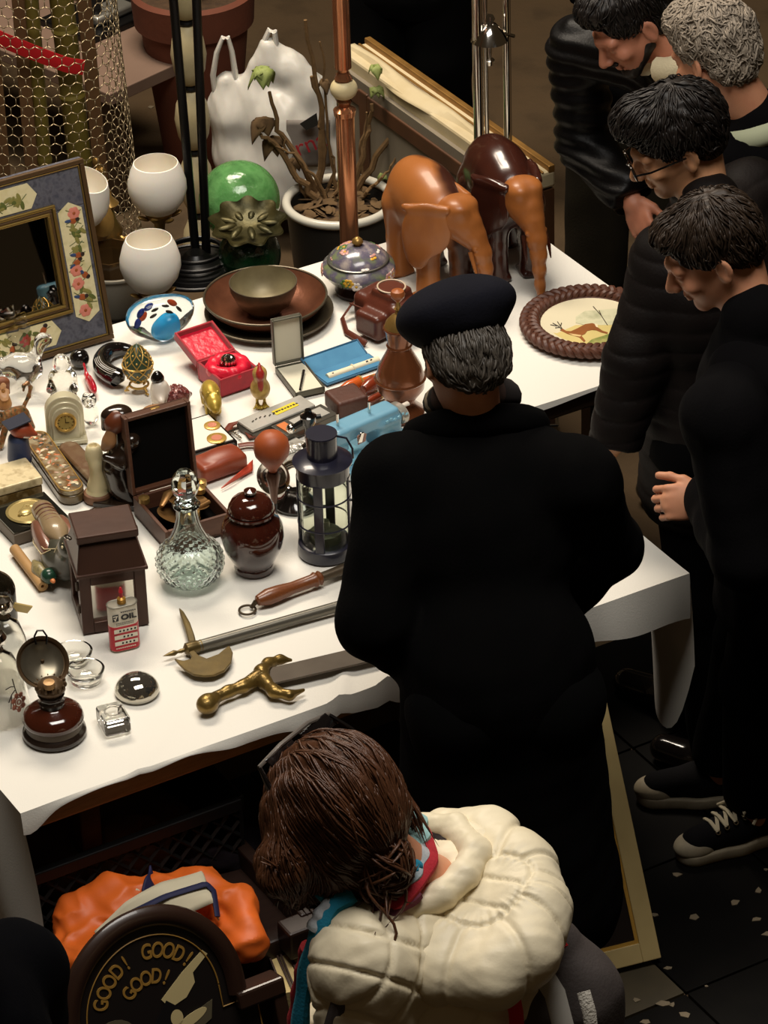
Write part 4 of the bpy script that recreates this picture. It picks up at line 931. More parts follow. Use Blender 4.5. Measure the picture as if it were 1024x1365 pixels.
def hog(s):
    s.ell((0, -.004, .03), (.024, .026, .022)); s.cap((0, .014, .026), (0, .034, .02), .012, .005)
    for x in (-.012, .012):
        for y in (-.014, .012): s.cap((x, y, .018), (x, y, .004), .006, .005, .004)
    g = np.random.default_rng(3)
    for i in range(60):
        a, e = g.uniform(0, 6.28), g.uniform(.15, 1.4); d = np.array([math.cos(a)*math.cos(e), math.sin(a)*math.cos(e)*1., math.sin(e)])
        if d[1] > .55: continue
        p = np.array([0, -.004, .03])+d*(.023, .025, .021); s.cap(p, p+d*.006, .003, .0012, .003)
sfig('hedgehog_figurine', 'tiny prickly pink crystal hedgehog beside the white china figure', 'figurine', 238, 544, ang((234, 548), (250, 540)), [('body', M['hog'], hog)], 1.15)
# spotted cat
M['leop'] = mat('mosaic_spots', (52, 44, 32), .3, .3, var=((150, 128, 88), 90, .35, (104, 90, 62), (140, 84, 46)))
def leop(s):
    s.ell((0, 0, .062), (.017, .044, .017), rot('X', .15)); s.ell((0, .05, .074), (.015, .018, .015)); s.cap((0, .06, .07), (0, .07, .066), .009, .006)
    for x in (-.01, .01):
        s.cap((x, .034, .055), (x*1.3, .062, .008), .009, .007, .008); s.cap((x, -.03, .055), (x*1.3, -.048, .008), .011, .007, .008); s.ell((x, .046, .09), (.005, .003, .006), k=.004)
    s.chain([((0, -.042, .07), .005), ((0, -.058, .085), .0045), ((0, -.066, .105), .0045), ((0, -.058, .122), .0045), ((0, -.044, .12), .004), ((0, -.042, .108), .003)], .006)
sfig('leopard_figurine', 'small mosaic spotted cat figurine with curled tail at the left edge', 'figurine', 20, 582, ang((45, 566), (5, 590)), [('body', M['leop'], leop)], 1.0)
M['dollh'] = mat('auburn', (118, 66, 36), .6); M['dolld'] = mat('ochre_dress', (168, 118, 52), .5, var=((120, 74, 36), 60, .7)); M['face'] = mat('painted_face', (204, 156, 112), .45)
def dl_dress(s): s.cap((0, 0, .008), (0, 0, .05), .022, .012)
def dl_head(s): s.ell((0, .002, .075), .013); s.cap((.012, .006, .05), (.006, .018, .035), .005); s.cap((-.012, .006, .05), (-.006, .018, .035), .005)
def dl_hair(s): s.ell((0, -.003, .08), (.015, .014, .013)); s.cap((.013, 0, .075), (.016, 0, .04), .006, .004); s.cap((-.013, 0, .075), (-.016, 0, .04), .006, .004)
sfig('doll_figurine', 'tiny doll with auburn hair and ochre dress behind the spotted cat', 'figurine', 6, 541, ang((2, 530), (14, 560)), [('dress', M['dolld'], dl_dress), ('head', M['face'], dl_head), ('hair', M['dollh'], dl_hair)], .85)
# red glass fish
M['redg'] = mat('red_glass', (206, 36, 52), .08, trans=.35, spec=.7)
def fish(s): s.ell((0, .01, .014), (.008, .03, .012)); s.cap((0, -.012, .014), (0, -.03, .016), .005, .002, .01); s.box((0, -.038, .022), (.002, .014, .006), .001, rot('X', -.6), k=.006); s.box((0, -.038, .01), (.002, .012, .004), .001, rot('X', .4), k=.006); s.ell((0, .01, .028), (.002, .016, .006), k=.006)
sfig('glass_fish', 'small red glass fish lying left of the black hook ornament', 'ornament', 121, 518, ang((110, 494), (128, 528)), [('body', M['redg'], fish)], 1.25)
# brown seated figure behind the box lid
def knob(s): s.ell((0, 0, .026), (.026, .03, .026)); s.ell((.0, .03, .03), (.015, .016, .014)); s.ell((.022, .004, .02), (.012, .014, .012))
sfig('bear_figurine', 'small tan rounded animal figure peeping from behind the scale box lid', 'figurine', 205, 570, .4, [('body', mat('tan_wood', (140, 100, 64), .4), knob)], 1.15)
# ---- clock
def clock():
    A, B = at(62, 590), at(116, 584); h = yaw(A, B); Wd = np.linalg.norm(B-A); H = ht(88, 588, 532); C = (A+B)/2
    t = thing('clock', 'pale champagne arched desk clock with a round gold dial', 'clock', C, h)
    m = mat('champagne_acrylic', (196, 188, 158), .25, .2)
    def arch(w_, hh): return [(-w_/2, 0)]+[(w_/2*math.cos(a), hh-w_/2+w_/2*math.sin(a)) for a in np.linspace(PI, 0, 25)]+[(w_/2, 0)]
    Rv = np.stack([[1, 0, 0], [0, 0, 1], [0, -1, 0]], 1).astype(float)
    for i, (f, d) in enumerate(((1., .03), (.86, .037), (.72, .043))): obj('arch', MB().prism(arch(Wd*f*.94, H*(1-.1*i)), -.03, d-.03, Rv, (0, 0, .004)), m, t, bev=.002)
    obj('foot', MB().box((0, .0, .005), (Wd, .048, .01)), m, t, bev=.002)
    zc = H*.5; r = Wd*.235
    obj('dial', MB().disc((0, -.0135, zc), r, r, Rv, 32, 0, .002), mat('dial_gold', (186, 164, 96), .4, .3, var=((150, 130, 66), 60, .5)), t); obj('bezel', MB().torus(r, .0035, (0, -.015, zc), rot('X', PI/2), 36, 8), M['goldm'], t)
    k = MB()
    for i in range(12): a = i*PI/6; k.box((r*.8*math.sin(a), -.0158, zc+r*.8*math.cos(a)), (.0012, .0006, .005), rot('Y', a))
    obj('hour_marks', k, M['bgloss'], t, smooth=False); obj('hand', MB().box((.0, -.0162, zc+r*.25), (.0014, .0006, r*.55)), M['bgloss'], t, smooth=False); obj('hand', MB().box((r*.18, -.0162, zc), (r*.4, .0006, .0016)), M['bgloss'], t, smooth=False)
    t.rotation_euler = (0, 0, h)
clock()
# ---- owl graduate
fb = mat('navy_paint', (46, 56, 84), .4); fr = mat('rust_paint', (142, 62, 36), .4)
def ow_body(s): s.cap((0, 0, .035), (0, 0, .075), .026, .022)
def ow_head(s): s.ell((0, .006, .105), (.022, .022, .019)); s.cap((0, .024, .1), (0, .04, .094), .008, .004)
def ow_base(s): s.chain([((-.03, .0, .01), .009), ((-.03, 0, .03), .009), ((0, 0, .04), .012), ((.03, 0, .03), .009), ((.03, .0, .01), .009)], .006)
t = sfig('graduate_figurine', 'wooden bird figure in a blue gown and flat graduation cap', 'figurine', 28, 628, ang((20, 600), (48, 602)), [('gown', fb, ow_body), ('head', fr, ow_head), ('base', M['bgloss'], ow_base)], 1.12)
obj('cap', MB().box((0, 0, .136), (.058, .058, .004), rot('X', .25)@rot('Z', .6)).lathe([(.018, .118), (.019, .13), (0, .134)], 16), mat('cap_navy', (30, 34, 50), .6), t, bev=.001)
e = MB(); [e.ell((x, .025, .112), (.006, .004, .006), None, 8) for x in (-.009, .009)]; obj('eye', e, wht, t)
obj('cheek_stripe', MB().tube([(-.016, .022, .1), (-.006, .03, .098), (.008, .03, .1), (.018, .02, .106)], .0028, 6), wht, t)
# ---- carved man with spear (elongated statue)
M['ebony'] = mat('ebony', (26, 18, 14), .18, coat=.5, var=((44, 30, 20), 14, .6)); M['mahog'] = mat('reddish_head', (112, 56, 30), .3, var=((70, 34, 20), 18, .6))
def statue():
    b = at(176, 668); t = thing('carved_figure', 'tall carved dark wood bearded figure holding a spear left of the scale box', 'statue', b, 0)
    K = lambda px, py, z, back=0.: at(px, py, TZ+z)-b
    # body curve, placed at rising heights
    H = ht(176, 668, 545)
    pts = [((.0, .0, .012), .03), ((-.018, .01, H*.18), .034), ((-.028, .012, H*.36), .034), ((-.012, .008, H*.55), .028), ((.004, .004, H*.68), .026), ((-.008, .0, H*.8), .02)]
    s = SD(); s.chain([(np.array(p), r) for p, r in pts], .02); s.cap((.004, -.01, H*.66), (-.012, -.035, H*.5), .014, .012); s.cap((-.012, -.035, H*.5), (-.05, -.03, H*.56), .012, .01); s.ell((.012, -.028, H*.72), .017)
    sobj('body', s, .003, M['ebony'], t)
    s = SD(); s.ell((-.02, -.006, H*.9), (.03, .026, .028)); s.ell((-.03, -.02, H*.86), (.014, .012, .016)); sobj('head', s, .003, M['mahog'], t)
    s = SD(); s.ell((-.016, .004, H*.95), (.032, .027, .018)); s.cap((-.044, -.004, H*.93), (-.05, -.006, H*.82), .012, .008); sobj('hair', s, .003, M['ebony'], t)
    s = SD(); s.chain([((-.032, -.022, H*.84), .012), ((-.04, -.026, H*.72), .015), ((-.05, -.026, H*.66), .011)], .01); sobj('beard', s, .003, mat('tan_wood', (140, 100, 64), .4), t)
    q0 = np.array([-.04, -.03, H*.64]); q1 = at(140, 622, TZ+.03)-b
    obj('spear', MB().tube([q0, q1], [.003, .0025], 8), M['chrome'], t)
    obj('base', MB().prism([(-.09, -.02), (.03, -.05), (.05, .02), (-.04, .05)], 0, .012), M['ebony'], t, bev=.002)
statue()
C, L, Wd, h = quad((142, 640), (180, 648), (182, 636)); tag(obj('wooden_plinth', MB().box((0, 0, .016), (L, Wd+.01, .032)), M['ebony'], loc=C, rz=h, bev=.002, smooth=False), 'flat black wooden plinth between the ivory candle and the carved figure', 'plinth')
# ---- lacquer pen case and spectacle case
def stadium(L, Wd, n=14): r = Wd/2; return [(L/2-r+r*math.cos(a), r*math.sin(a)) for a in np.linspace(-PI/2, PI/2, n)]+[(-L/2+r+r*math.cos(a), r*math.sin(a)) for a in np.linspace(PI/2, 1.5*PI, n)]
lac = mat('lacquer_flowers', (104, 84, 50), .2, coat=.5, var=((92, 78, 44), 38, 1., (160, 150, 122), (110, 82, 50), (84, 88, 80)))
A, B = at(48, 596), at(98, 668); L = np.linalg.norm(B-A)+.03; t = thing('pen_case', 'long gilt edged lacquer pen case painted with flowers', 'case', (A+B)/2, yaw(A, B))
Wd = .062; obj('case_base', MB().prism(stadium(L, Wd), 0, .022), mat('lacquer_side', (110, 88, 52), .25, coat=.5, var=((70, 58, 36), 60, .7)), t, bev=.003); obj('case_lid', MB().prism(stadium(L, Wd), .0225, .036), lac, t, bev=.005)
o = stadium(L-.006, Wd-.006); obj('gilt_line', MB().tube([(x, y, .0362) for x, y in o], .0013, 6, closed=True), M['goldm'], t)
fl = MB(); fm_ = [mat('lacq_rose', (176, 140, 118), .3), mat('lacq_orange', (168, 92, 44), .3), mat('lacq_dark', (58, 54, 38), .3), mat('lacq_cream', (196, 184, 150), .3)]; g = np.random.default_rng(21)
for i in range(64):
    fl.cur = int(g.integers(0, 4)); x, y = g.uniform(-.5, .5)*(L-.04), g.uniform(-.021, .021); fl.ell((x, y, .0362), (g.uniform(.003, .011), g.uniform(.002, .005), .0008), rot('Z', g.uniform(0, 3.1)), 7)
obj('painted_flowers', fl, fm_, t)
A, B = at(90, 603), at(136, 652); L = np.linalg.norm(B-A)+.02; t = thing('spectacle_case', 'narrow worn brown spectacle case right of the flowered lacquer case', 'case', (A+B)/2, yaw(A, B))
obj('case_base', MB().prism(stadium(L, .05), 0, .014), mat('umber', (74, 52, 34), .4), t, bev=.003); obj('case_lid', MB().prism(stadium(L, .05), .0145, .026), mat('worn_tortoise', (112, 92, 64), .35, var=((150, 138, 110), 22, .8, (90, 62, 38))), t, bev=.006)
# ---- ivory candle figure on wooden foot
p = at(131, 664); t = thing('candle_figure', 'pale carved candle shaped figure on a round wooden foot', 'statuette', p); k = sc(131, 660)
obj('foot', MB().lathe([(0, 0), (.034, 0), (.036, .008), (.033, .018), (.026, .022), (0, .022)], 32), mat('foot_wood', (112, 76, 52), .5), t)
s = SD(); s.cap((0, 0, .02), (0, 0, .03), .028, .022); s.cap((0, 0, .03), (-.002, 0, .12), .015, .014); s.cap((-.002, 0, .118), (-.002, 0, .132), .018, .017); s.ell((.004, -.014, .06), (.009, .008, .03)); s.ell((.004, -.018, .094), (.007, .007, .009)); s.cap((.012, -.012, .07), (.02, -.006, .04), .006, .004); s.ell((-.002, 0, .142), (.01, .01, .008), neg=True, k=.004)
sobj('carved_candle', s, .0025, mat('ivory_wax', (206, 192, 150), .5, sss=.15, bump=(60, .3)), t)
# ---- mottled gold box
C, L, Wd, h = quad((-6, 682), (58, 664), (44, 636)); t = thing('trinket_box', 'mottled gold and cream lidded box at the left edge', 'box', C, h); gm = mat('mottled_gold', (122, 96, 46), .4, .2, var=((176, 154, 108), 42, .6, (92, 70, 30)))
obj('box_base', MB().box((0, 0, .018), (L, Wd, .036)), gm, t, bev=.003, smooth=False); obj('box_lid', MB().box((0, 0, .048), (L+.004, Wd+.004, .022)), mat('mottled_gold_pale', (196, 178, 136), .4, .1, var=((120, 96, 48), 40, .6, (206, 190, 150))), t, bev=.004, smooth=False)
# ---- glazed box with brass medallion
C, L, Wd, h = quad((20, 728), (94, 704), (66, 668)); t = thing('display_box', 'flat dark box with a brass relief medallion under its glass', 'box', C, h)
obj('box_base', MB().box((0, 0, .014), (L, Wd, .028)), mat('grey_brown', (92, 80, 66), .5), t, bev=.002, smooth=False); obj('lid_plate', MB().box((0, 0, .0305), (L*.97, Wd*.95, .004)), mat('dark_mirror', (90, 88, 78), .08, .9), t, smooth=False)
md = MB().lathe([(0, .033), (.052, .033), (.054, .036), (.05, .039), (.047, .036), (0, .037)], 40); md.ell((-.008, 0, .038), (.02, .016, .006), rot('Z', .5), 14).ell((.012, .01, .038), (.012, .012, .006), None, 10).tube([(-.03, -.01, .038), (0, .02, .04), (.03, .0, .038)], .004, 6)
obj('medallion', md, mat('medal_brass', (176, 156, 100), .3, .5), t)
# ---- mandarin duck
def duck():
    p = at(86, 764); h = ang((62, 700), (104, 775)); t = thing('duck_decoy', 'large painted wooden duck with long folded wings behind the brown lantern', 'duck', p, h-PI/2)
    gl = dict(rough=.3, coat=.3)
    dk = mat('duck_dark', (72, 70, 56), var=((50, 48, 40), 14, .6), **gl); wt = mat('duck_tan', (150, 128, 96), var=((110, 92, 66), 12, .7), **gl); rd = mat('duck_rust', (128, 84, 64), var=((96, 60, 46), 14, .6), **gl)
    s = SD(); s.ell((0, 0, .045), (.05, .078, .045)); s.cap((0, .05, .06), (0, .07, .105), .03, .024); s.ell((0, .076, .118), (.024, .03, .024)); sobj('body', s, .0032, dk, t)
    s = SD(); s.ell((.03, -.045, .06), (.02, .085, .028), rot('X', -.1)); s.ell((-.03, -.045, .06), (.02, .085, .028), rot('X', -.1)); sobj('wing', s, .003, rd, t)
    s = SD(); s.cap((0, -.05, .075), (0, -.16, .08), .028, .018); s.ell((0, -.15, .076), (.024, .045, .012)); s.ell((0, -.06, .085), (.024, .06, .016)); sobj('tail', s, .003, wt, t)
    s = SD(); s.cap((0, .1, .112), (0, .13, .104), .011, .007); sobj('bill', s, .0025, mat('duck_bill', (176, 112, 60), .4), t)
    ln = MB()
    for sx in (-1, 1):
        for a, m_ in ((.0, 0), (.012, 0)): ln.tube([(sx*(.02+a), .03-a, .088-a*.6), (sx*(.042+a*.6), .0, .075-a), (sx*(.048+a*.3), -.06, .07-a), (sx*(.036), -.12, .075-a)], .0012, 5)
        ln.tube([(sx*.018, .085, .134), (sx*.024, .06, .118), (sx*.03, .045, .09)], .0014, 5); ln.ell((sx*.021, .088, .126), (.003, .004, .004), None, 8)
    obj('white_feather_lines', ln, mat('duck_cream', (206, 190, 150), .4), t)
    bd = MB()
    for i in range(5): bd.torus(.027-.001*i, .0022, (0, -.075-.018*i, .078), rot('X', PI/2), 24, 6)
    obj('tail_bands', bd, rd, t)
duck()
def small_duck():
    p = at(58, 776); h = ang((42, 752), (66, 778)); t = thing('duck_figurine', 'small green headed duck beside the rolled paper scroll', 'duck', p, h-PI/2)
    s = SD(); s.ell((0, 0, .022), (.017, .034, .018)); s.cap((0, -.02, .024), (0, -.045, .03), .012, .005); sobj('body', s, .0025, mat('small_duck', (92, 88, 58), .35, var=((48, 46, 34), 60, .6, (140, 126, 86))), t)
    s = SD(); s.ell((0, .034, .036), (.014, .016, .014)); s.cap((0, .02, .025), (0, .034, .034), .012); sobj('head', s, .002, mat('bottle_green', (30, 60, 44), .25), t)
    s = SD(); s.ell((0, .053, .034), (.006, .011, .005)); sobj('bill', s, .002, mat('orange_bill', (206, 122, 66), .4), t)
small_duck()
A, B = at(20, 738), at(58, 788); d = B-A; L = np.linalg.norm(d); R = basis(d); o = obj('scroll', MB().lathe([(.005, .0), (.0125, 0), (.0125, L), (.005, L), (.003, L-.004), (.003, .004)], 20, A+[0, 0, .0125], np.stack([R[:, 0], R[:, 2]*-1, R[:, 1]], 1)), mat('parchment', (176, 138, 88), .6, var=((150, 112, 66), 12, .6))); tag(o, 'rolled tan paper scroll lying left of the painted ducks', 'scroll')
# ---- black bottle with gold label at the left edge
p = at(-6, 838); t = thing('liqueur_bottle', 'dark squat bottle with a gold tag, cut by the left edge', 'bottle', p, .3)
s = SD(); s.box((0, 0, .065), (.052, .034, .065), .03); s.cap((0, 0, .12), (-.02, 0, .19), .03, .016, .03); sobj('bottle_glass', s, .004, mat('bottle_dark', (24, 20, 12), .08, coat=.6), t); obj('neck_tag', MB().prism([(-.02, -.016), (.022, -.02), (.026, .012), (-.014, .018)], 0, .003, rot('Y', .5)@rot('X', -1.0), (.052, -.03, .06)), mat('gold_tag', (176, 152, 88), .5), t)
# ---- glass bells
def bell(px, py, top, label, rose):
    p = at(px, py); H = ht(px, py, top); t = thing('glass_bell', label, 'bell', p, 0, 'glass bells with silver knobs')
    R = 42/sc(px, py) if rose else 34/sc(px, py); h = H*.74
    pr = [(R*1.0, 0), (R*.97, .006), (R*.9, h*.3), (R*.78, h*.65), (R*.55, h*.9), (R*.2, h)]
    obj('glass_dome', MB().lathe(pr+[(0, h)]+[(0, h-.004)]+[(max(r-.003, 0), z-.002 if z > 0 else 0) for r, z in pr[::-1]], 40, cap=False), M['glass'], t)
    obj('knob', MB().lathe([(0, h), (R*.22, h), (R*.26, h+H*.03), (R*.16, h+H*.06), (R*.36, h+H*.12), (R*.4, h+H*.17), (R*.3, h+H*.23), (0, H)], 28), M['chrome'], t)
    return t, R, h
t, R, h = bell(14, 905, 796, 'rear clear glass bell with a silver knob, below the dark bottle', False)
t, R, h = bell(2, 950, 840, 'front clear glass bell with a silver knob and an engraved pink rose', True)
def onbell(a, z, e=.0015): f = z/h; r = R*(1-.1*f/.3 if f < .3 else .9-.12*(f-.3)/.35)+e; return np.array([r*math.cos(a), r*math.sin(a), z])
b = MB(); a0 = -.75
for i in range(3):
    r_ = .004+.0045*i; b.tube([onbell(a0+r_/R*math.cos(q)*1.3, h*.35+r_*1.3*math.sin(q)) for q in np.linspace(0, 6.28, 12)], .0013, 5)
for q in range(7): c = onbell(a0+.017/R*math.cos(q*.9), h*.35+.017*math.sin(q*.9)); b.ell(c, (.006, .003, .006), basis([math.cos(a0), math.sin(a0), 0]), 8)
obj('rose', b, mat('rose_pink', (176, 110, 88), .5), t)
b = MB()
for pts in ([(-.75, .42), (-.8, .55), (-.85, .72)], [(-.8, .55), (-1.0, .5), (-1.15, .4)], [(-.82, .6), (-.98, .62), (-1.2, .6)], [(-1.0, .5), (-1.05, .4), (-1.1, .3)]): b.tube([onbell(a, h*z) for a, z in pts], .0012, 5)
obj('rose_stem', b, mat('stem_dark', (58, 46, 34), .5), t)
def frame3(y, x=None):                                 # lathe frame: local z along y
    R = basis(y); return np.stack([R[:, 0], -R[:, 2], R[:, 1]], 1)
# ---- brown railway lantern
def lantern():
    C, L, Wd, h = quad((111, 846), (199, 832), (178, 785)); t = thing('carriage_lantern', 'square dark brown metal lantern with a stepped roof behind the oil can', 'lantern', C, h)
    m = mat('brown_tin', (74, 48, 36), .38, .3, var=((56, 36, 28), 10, .6), bump=(30, .08)); H = ht(199, 832, 757)
    fr = MB(); w_ = .026
    for sx in (-1, 1):
        for sy in (-1, 1): fr.box((sx*(L-w_)/2, sy*(Wd-w_)/2, H/2), (w_, w_, H))
    for z in (w_/2, H-w_/2):
        for s_ in (-1, 1): fr.box((0, s_*(Wd-w_)/2, z), (L-2*w_, w_, w_)); fr.box((s_*(L-w_)/2, 0, z), (w_, Wd-2*w_, w_))
    obj('frame', fr, m, t, bev=.002, smooth=False); obj('floor_plate', MB().box((0, 0, .004), (L-.01, Wd-.01, .006)), m, t, smooth=False)
    obj('window_pane', MB().box((0, -Wd/2+.012, H/2), (L-2*w_, .003, H-2*w_)), mat('pane_mirror', (206, 202, 190), .12, .9), t, smooth=False)
    for sx in (-1, 1): obj('side_plate', MB().box((sx*(L/2-.012), 0, H/2), (.003, Wd-2*w_, H-2*w_)), m, t, smooth=False)
    obj('back_plate', MB().box((0, Wd/2-.012, H/2), (L-2*w_, .003, H-2*w_)), m, t, smooth=False)
    a, b = L/2+.004, Wd/2+.004; a2, b2 = L*.43, Wd*.32; z1 = H+.066
    V = [(-a, -b, H), (a, -b, H), (a, b, H), (-a, b, H), (-a2, -b2, z1), (a2, -b2, z1), (a2, b2, z1), (-a2, b2, z1)]
    obj('roof', MB().hexa(V), m, t, bev=.004, smooth=False)
    obj('eaves', MB().box((0, 0, H+.003), (L+.012, Wd+.012, .008)), m, t, bev=.002, smooth=False)
    obj('chimney_cap', MB().box((0, 0, z1+.014), (L*.93, Wd*.74, .02)), m, t, bev=.004, smooth=False); obj('chimney', MB().box((0, 0, z1+.004), (L*.8, Wd*.58, .02)), m, t, smooth=False)
    for z in (H*.35, H*.75): obj('hinge', MB().lathe([(.004, 0), (.004, .02), (0, .02)], 8, (-L/2-.003, -Wd/2+.01, z)), M['darkwood'], t)
    obj('side_hook', MB().torus(.008, .002, (-L/2-.006, 0, z1-.005), rot('Y', .5), 14, 6), M['chrome'], t)
lantern()
# ---- oil can
def oilcan():
    A, B = at(150, 871), at(189, 862); h = yaw(A, B); L = np.linalg.norm(B-A); Wd = L*.48; C = (A+B)/2+np.array([-math.sin(h), math.cos(h), 0])*Wd/2; H = ht(169, 866, 808)
    t = thing('oil_can', 'small red and white tin of machine oil with a red nozzle', 'can', C, h)
    wm = mat('can_white', (222, 214, 196), .35); rm = mat('can_red', (186, 30, 44), .35); bkm = mat('print_black', (22, 20, 20), .5); gr = mat('can_grey', (120, 116, 104), .4, .5)
    o = stadium(L, Wd, 10)
    obj('body', MB().prism(o, 0, H), wm, t, bev=.0015)
    r = stadium(L+.0012, Wd+.0012, 10); obj('red_band', MB().prism(r, .001, H*.56), rm, t, bev=.001)
    obj('top_rim', MB().tube([(x, y, H) for x, y in o], .0016, 6, closed=True), gr, t); obj('top_plate', MB().prism(stadium(L-.003, Wd-.003, 10), H, H+.0008), gr, t)
    obj('nozzle_base', MB().lathe([(.01, H), (.0095, H+.012), (.005, H+.016), (0, H+.016)], 18), mat('brass_nozzle', (176, 130, 56), .3, .5), t); obj('nozzle', MB().lathe([(.0045, H+.014), (.004, H+.026), (.0055, H+.028), (.002, H+.04), (0, H+.04)], 12), rm, t)
    Rv = np.stack([[1, 0, 0], [0, 0, 1], [0, -1, 0]], 1).astype(float); y0 = -Wd/2-.0008
    st = [obj('white_stripe', MB().box((0, y0-.0004, H*z), (L*.78, .0006, H*.085)), wm, t, smooth=False) for z in (.47, .33, .19)]
    for z, n in ((.47, 5), (.33, 3), (.19, 4)):
        k = MB(); g = np.random.default_rng(int(z*100))
        for i in range(n): k.prism([(-.0022, -.002), (.002, -.0025), (.0028, .0015), (-.001, .0028)], 0, .0004, Rv, ((i-(n-1)/2)*.0085+.004, y0-.0007, H*z))
        obj('small_print', k, bkm, t, smooth=False)
    text('lettering', 'OIL', H*.155, bkm, t, Rv, (L*.13, y0-.0002, H*.76), .0003, 1.25, .0008)
    k = MB()
    for i in range(8): k.box((-L*.1+i*.0044, y0-.0001, H*.885), (.003, .0004, .0028))
    for i in range(9): k.box((-L*.28+i*.0046, y0-.0001, H*.645), (.0034, .0004, .0013)); k.box((-L*.28+i*.0046, y0-.0001, H*.61), (.003, .0004, .0012))
    obj('small_print', k, bkm, t, smooth=False)
    k = MB()
    for i in range(10): k.box((-L*.34+i*.0046, y0-.0006, H*.085), (.0034, .0005, .0022)); 
    obj('small_print', k, wm, t, smooth=False)
    em = obj('emblem', MB().box((-L*.31, y0, H*.775), (H*.12, .0005, H*.15)), bkm, t, smooth=False); obj('emblem_mark', MB().box((-L*.31, y0-.0004, H*.815), (H*.09, .0004, H*.02)).box((-L*.3, y0-.0004, H*.765), (H*.02, .0004, H*.1), rot('Y', .45)).box((-L*.335, y0-.0004, H*.745), (H*.016, .0004, H*.07), rot('Y', -.5)), wm, em, smooth=False)
oilcan()
# ---- glazed oil lamp with reflector
def oillamp():
    p = at(73, 978); k = sc(73, 975); R = 43/k; H = ht(73, 978, 905)
    t = thing('oil_lamp', 'brown glazed oil lamp with a tilted round tin reflector, front left of the table', 'lamp', p)
    gz = mat('brown_glaze', (70, 28, 14), .1, coat=.8, var=((46, 18, 10), 12, .7)); dk = mat('dark_glaze', (38, 28, 22), .22, coat=.5); tn = mat('old_tin', (104, 82, 56), .4, .5, var=((70, 52, 36), 20, .7))
    obj('base', MB().lathe([(0, 0), (R*.96, 0), (R, .008), (R*.98, .02), (R*.9, .026), (R*.86, .032), (0, .032)], 48), dk, t)
    obj('waist', MB().lathe([(R*.88, .03), (R*.87, .05), (R*.93, .058), (0, .058)], 48), mat('waist_tin', (72, 60, 46), .35, .3), t)
    obj('reservoir', MB().lathe([(R*.93, .056), (R*.96, .066), (R*.9, .084), (R*.7, .1), (R*.42, .108), (R*.38, .112), (0, .112)], 48), gz, t)
    obj('neck', MB().lathe([(R*.38, .108), (R*.36, .125), (R*.41, .128), (R*.36, .134), (R*.36, .15), (R*.42, .156), (R*.36, .164), (R*.34, .17), (0, .17)], 36), dk, t)
    bn = MB().lathe([(R*.4, .165), (R*.46, .172), (R*.46, .186), (R*.36, .2), (R*.2, .21), (0, .212)], 30)
    for i in range(14): a = 2*PI*i/14; bn.ell((R*.46*math.cos(a), R*.46*math.sin(a), .192), (.004, .003, .01), rot('Z', a), 6)
    obj('burner', bn, tn, t); obj('wick_tube', MB().lathe([(.013, .205), (.012, .226), (0, .228)], 14, (0, 0, 0), rot('X', .1)), mat('wick_cover', (150, 112, 64), .4, .3), t)
    for c_ in t.children: c_.scale = (1, 1, .66)
    # reflector: in line with the photo ellipse at (56,882)
    zc = H*1.1+.03; c = None
    for q in range(120):
        cc = at(56, 884, TZ+.08+q*.002)-p
        if abs(cc[1]-.03) < .01: c = cc; break
    if c is None: c = np.array([-.02, .02, .24])
    n = np.array([.34, -.72, .75]); Rf = frame3(n)
    r = 35/k*1.02
    obj('reflector', MB().lathe([(0, -.012), (r*.5, -.009), (r*.86, .0), (r*.9, .006), (r, .01), (r*1.0, .004), (r*.9, -.006), (r*.5, -.015), (0, -.018)], 44, c, Rf), tn, t)
    obj('reflector_dish', MB().lathe([(0, -.0112), (r*.5, -.008), (r*.8, -.0005), (r*.82, .001)], 40, c, Rf, cap=False), mat('tin_bright', (130, 122, 104), .3, .7, var=((92, 84, 70), 14, .6)), t)
    tp = c+Rf@np.array([0, 0, 0])+np.array([0, .0, r*.9]); obj('hanging_loop', MB().tube([c+np.array([0., .0, r*.62])+[x, .02+y*.2, z] for x, y, z in ((-.011, 0, .0), (-.013, 0, .02), (-.006, 0, .034), (.006, 0, .034), (.013, 0, .02), (.011, 0, 0))], .0022, 8), M['black'], t)
    obj('reflector_bracket', MB().tube([(0, .01, .12), c+np.array([0, .012, -.03]), c+np.array([0, .012, 0])], .004, 8), tn, t)
oillamp()
# ---- glass dishes
def ashtray(px, py, rp, label, hh=.034):
    p = at(px, py); r = rp/sc(px, py)
    t = tag(obj('glass_dish', MB().lathe([(0, 0), (r*.72, 0), (r*.8, .003), (r, hh*.96), (r*.97, hh), (r*.88, hh*.98), (r*.62, hh*.4), (r*.5, hh*.32), (0, hh*.3)], 40), M['glass'], loc=p), label, 'dish', 'clear glass dishes'); return t
ashtray(115, 908, 26, 'thick clear glass dish, the front one touching the other behind the oil lamp reflector')
ashtray(99, 884, 26, 'thick clear glass ring dish directly behind the front glass dish')
p = at(183, 923); r = 30/sc(183, 920); t = tag(obj('dome_paperweight', MB().lathe([(0, 0), (r*.94, 0), (r, .006)]+[(r*math.cos(a), .006+r*.78*math.sin(a)) for a in np.linspace(.1, PI/2-.02, 14)]+[(0, .006+r*.78)], 44), mat('silvered_glass', (186, 182, 170), .04, .95), loc=p), 'silvered mirror dome paperweight lying below the oil can', 'paperweight')
C, L, Wd, h = quad((142, 984), (175, 976), (166, 952)); t = thing('candle_holder', 'small square clear glass candle holder with a round hollow', 'candle holder', C, h); s = SD(); s.box((0, 0, .02), (L/2*1.05, Wd/2*1.05, .02), .007); s.ell((0, 0, .042), (L*.32, L*.32, .018), neg=True, k=.004)
sobj('glass_block', s, .0022, M['glass'], t); obj('hollow_ring', MB().torus(L*.3, .0016, (0, 0, .0405), None, 28, 6), M['glass'], t)
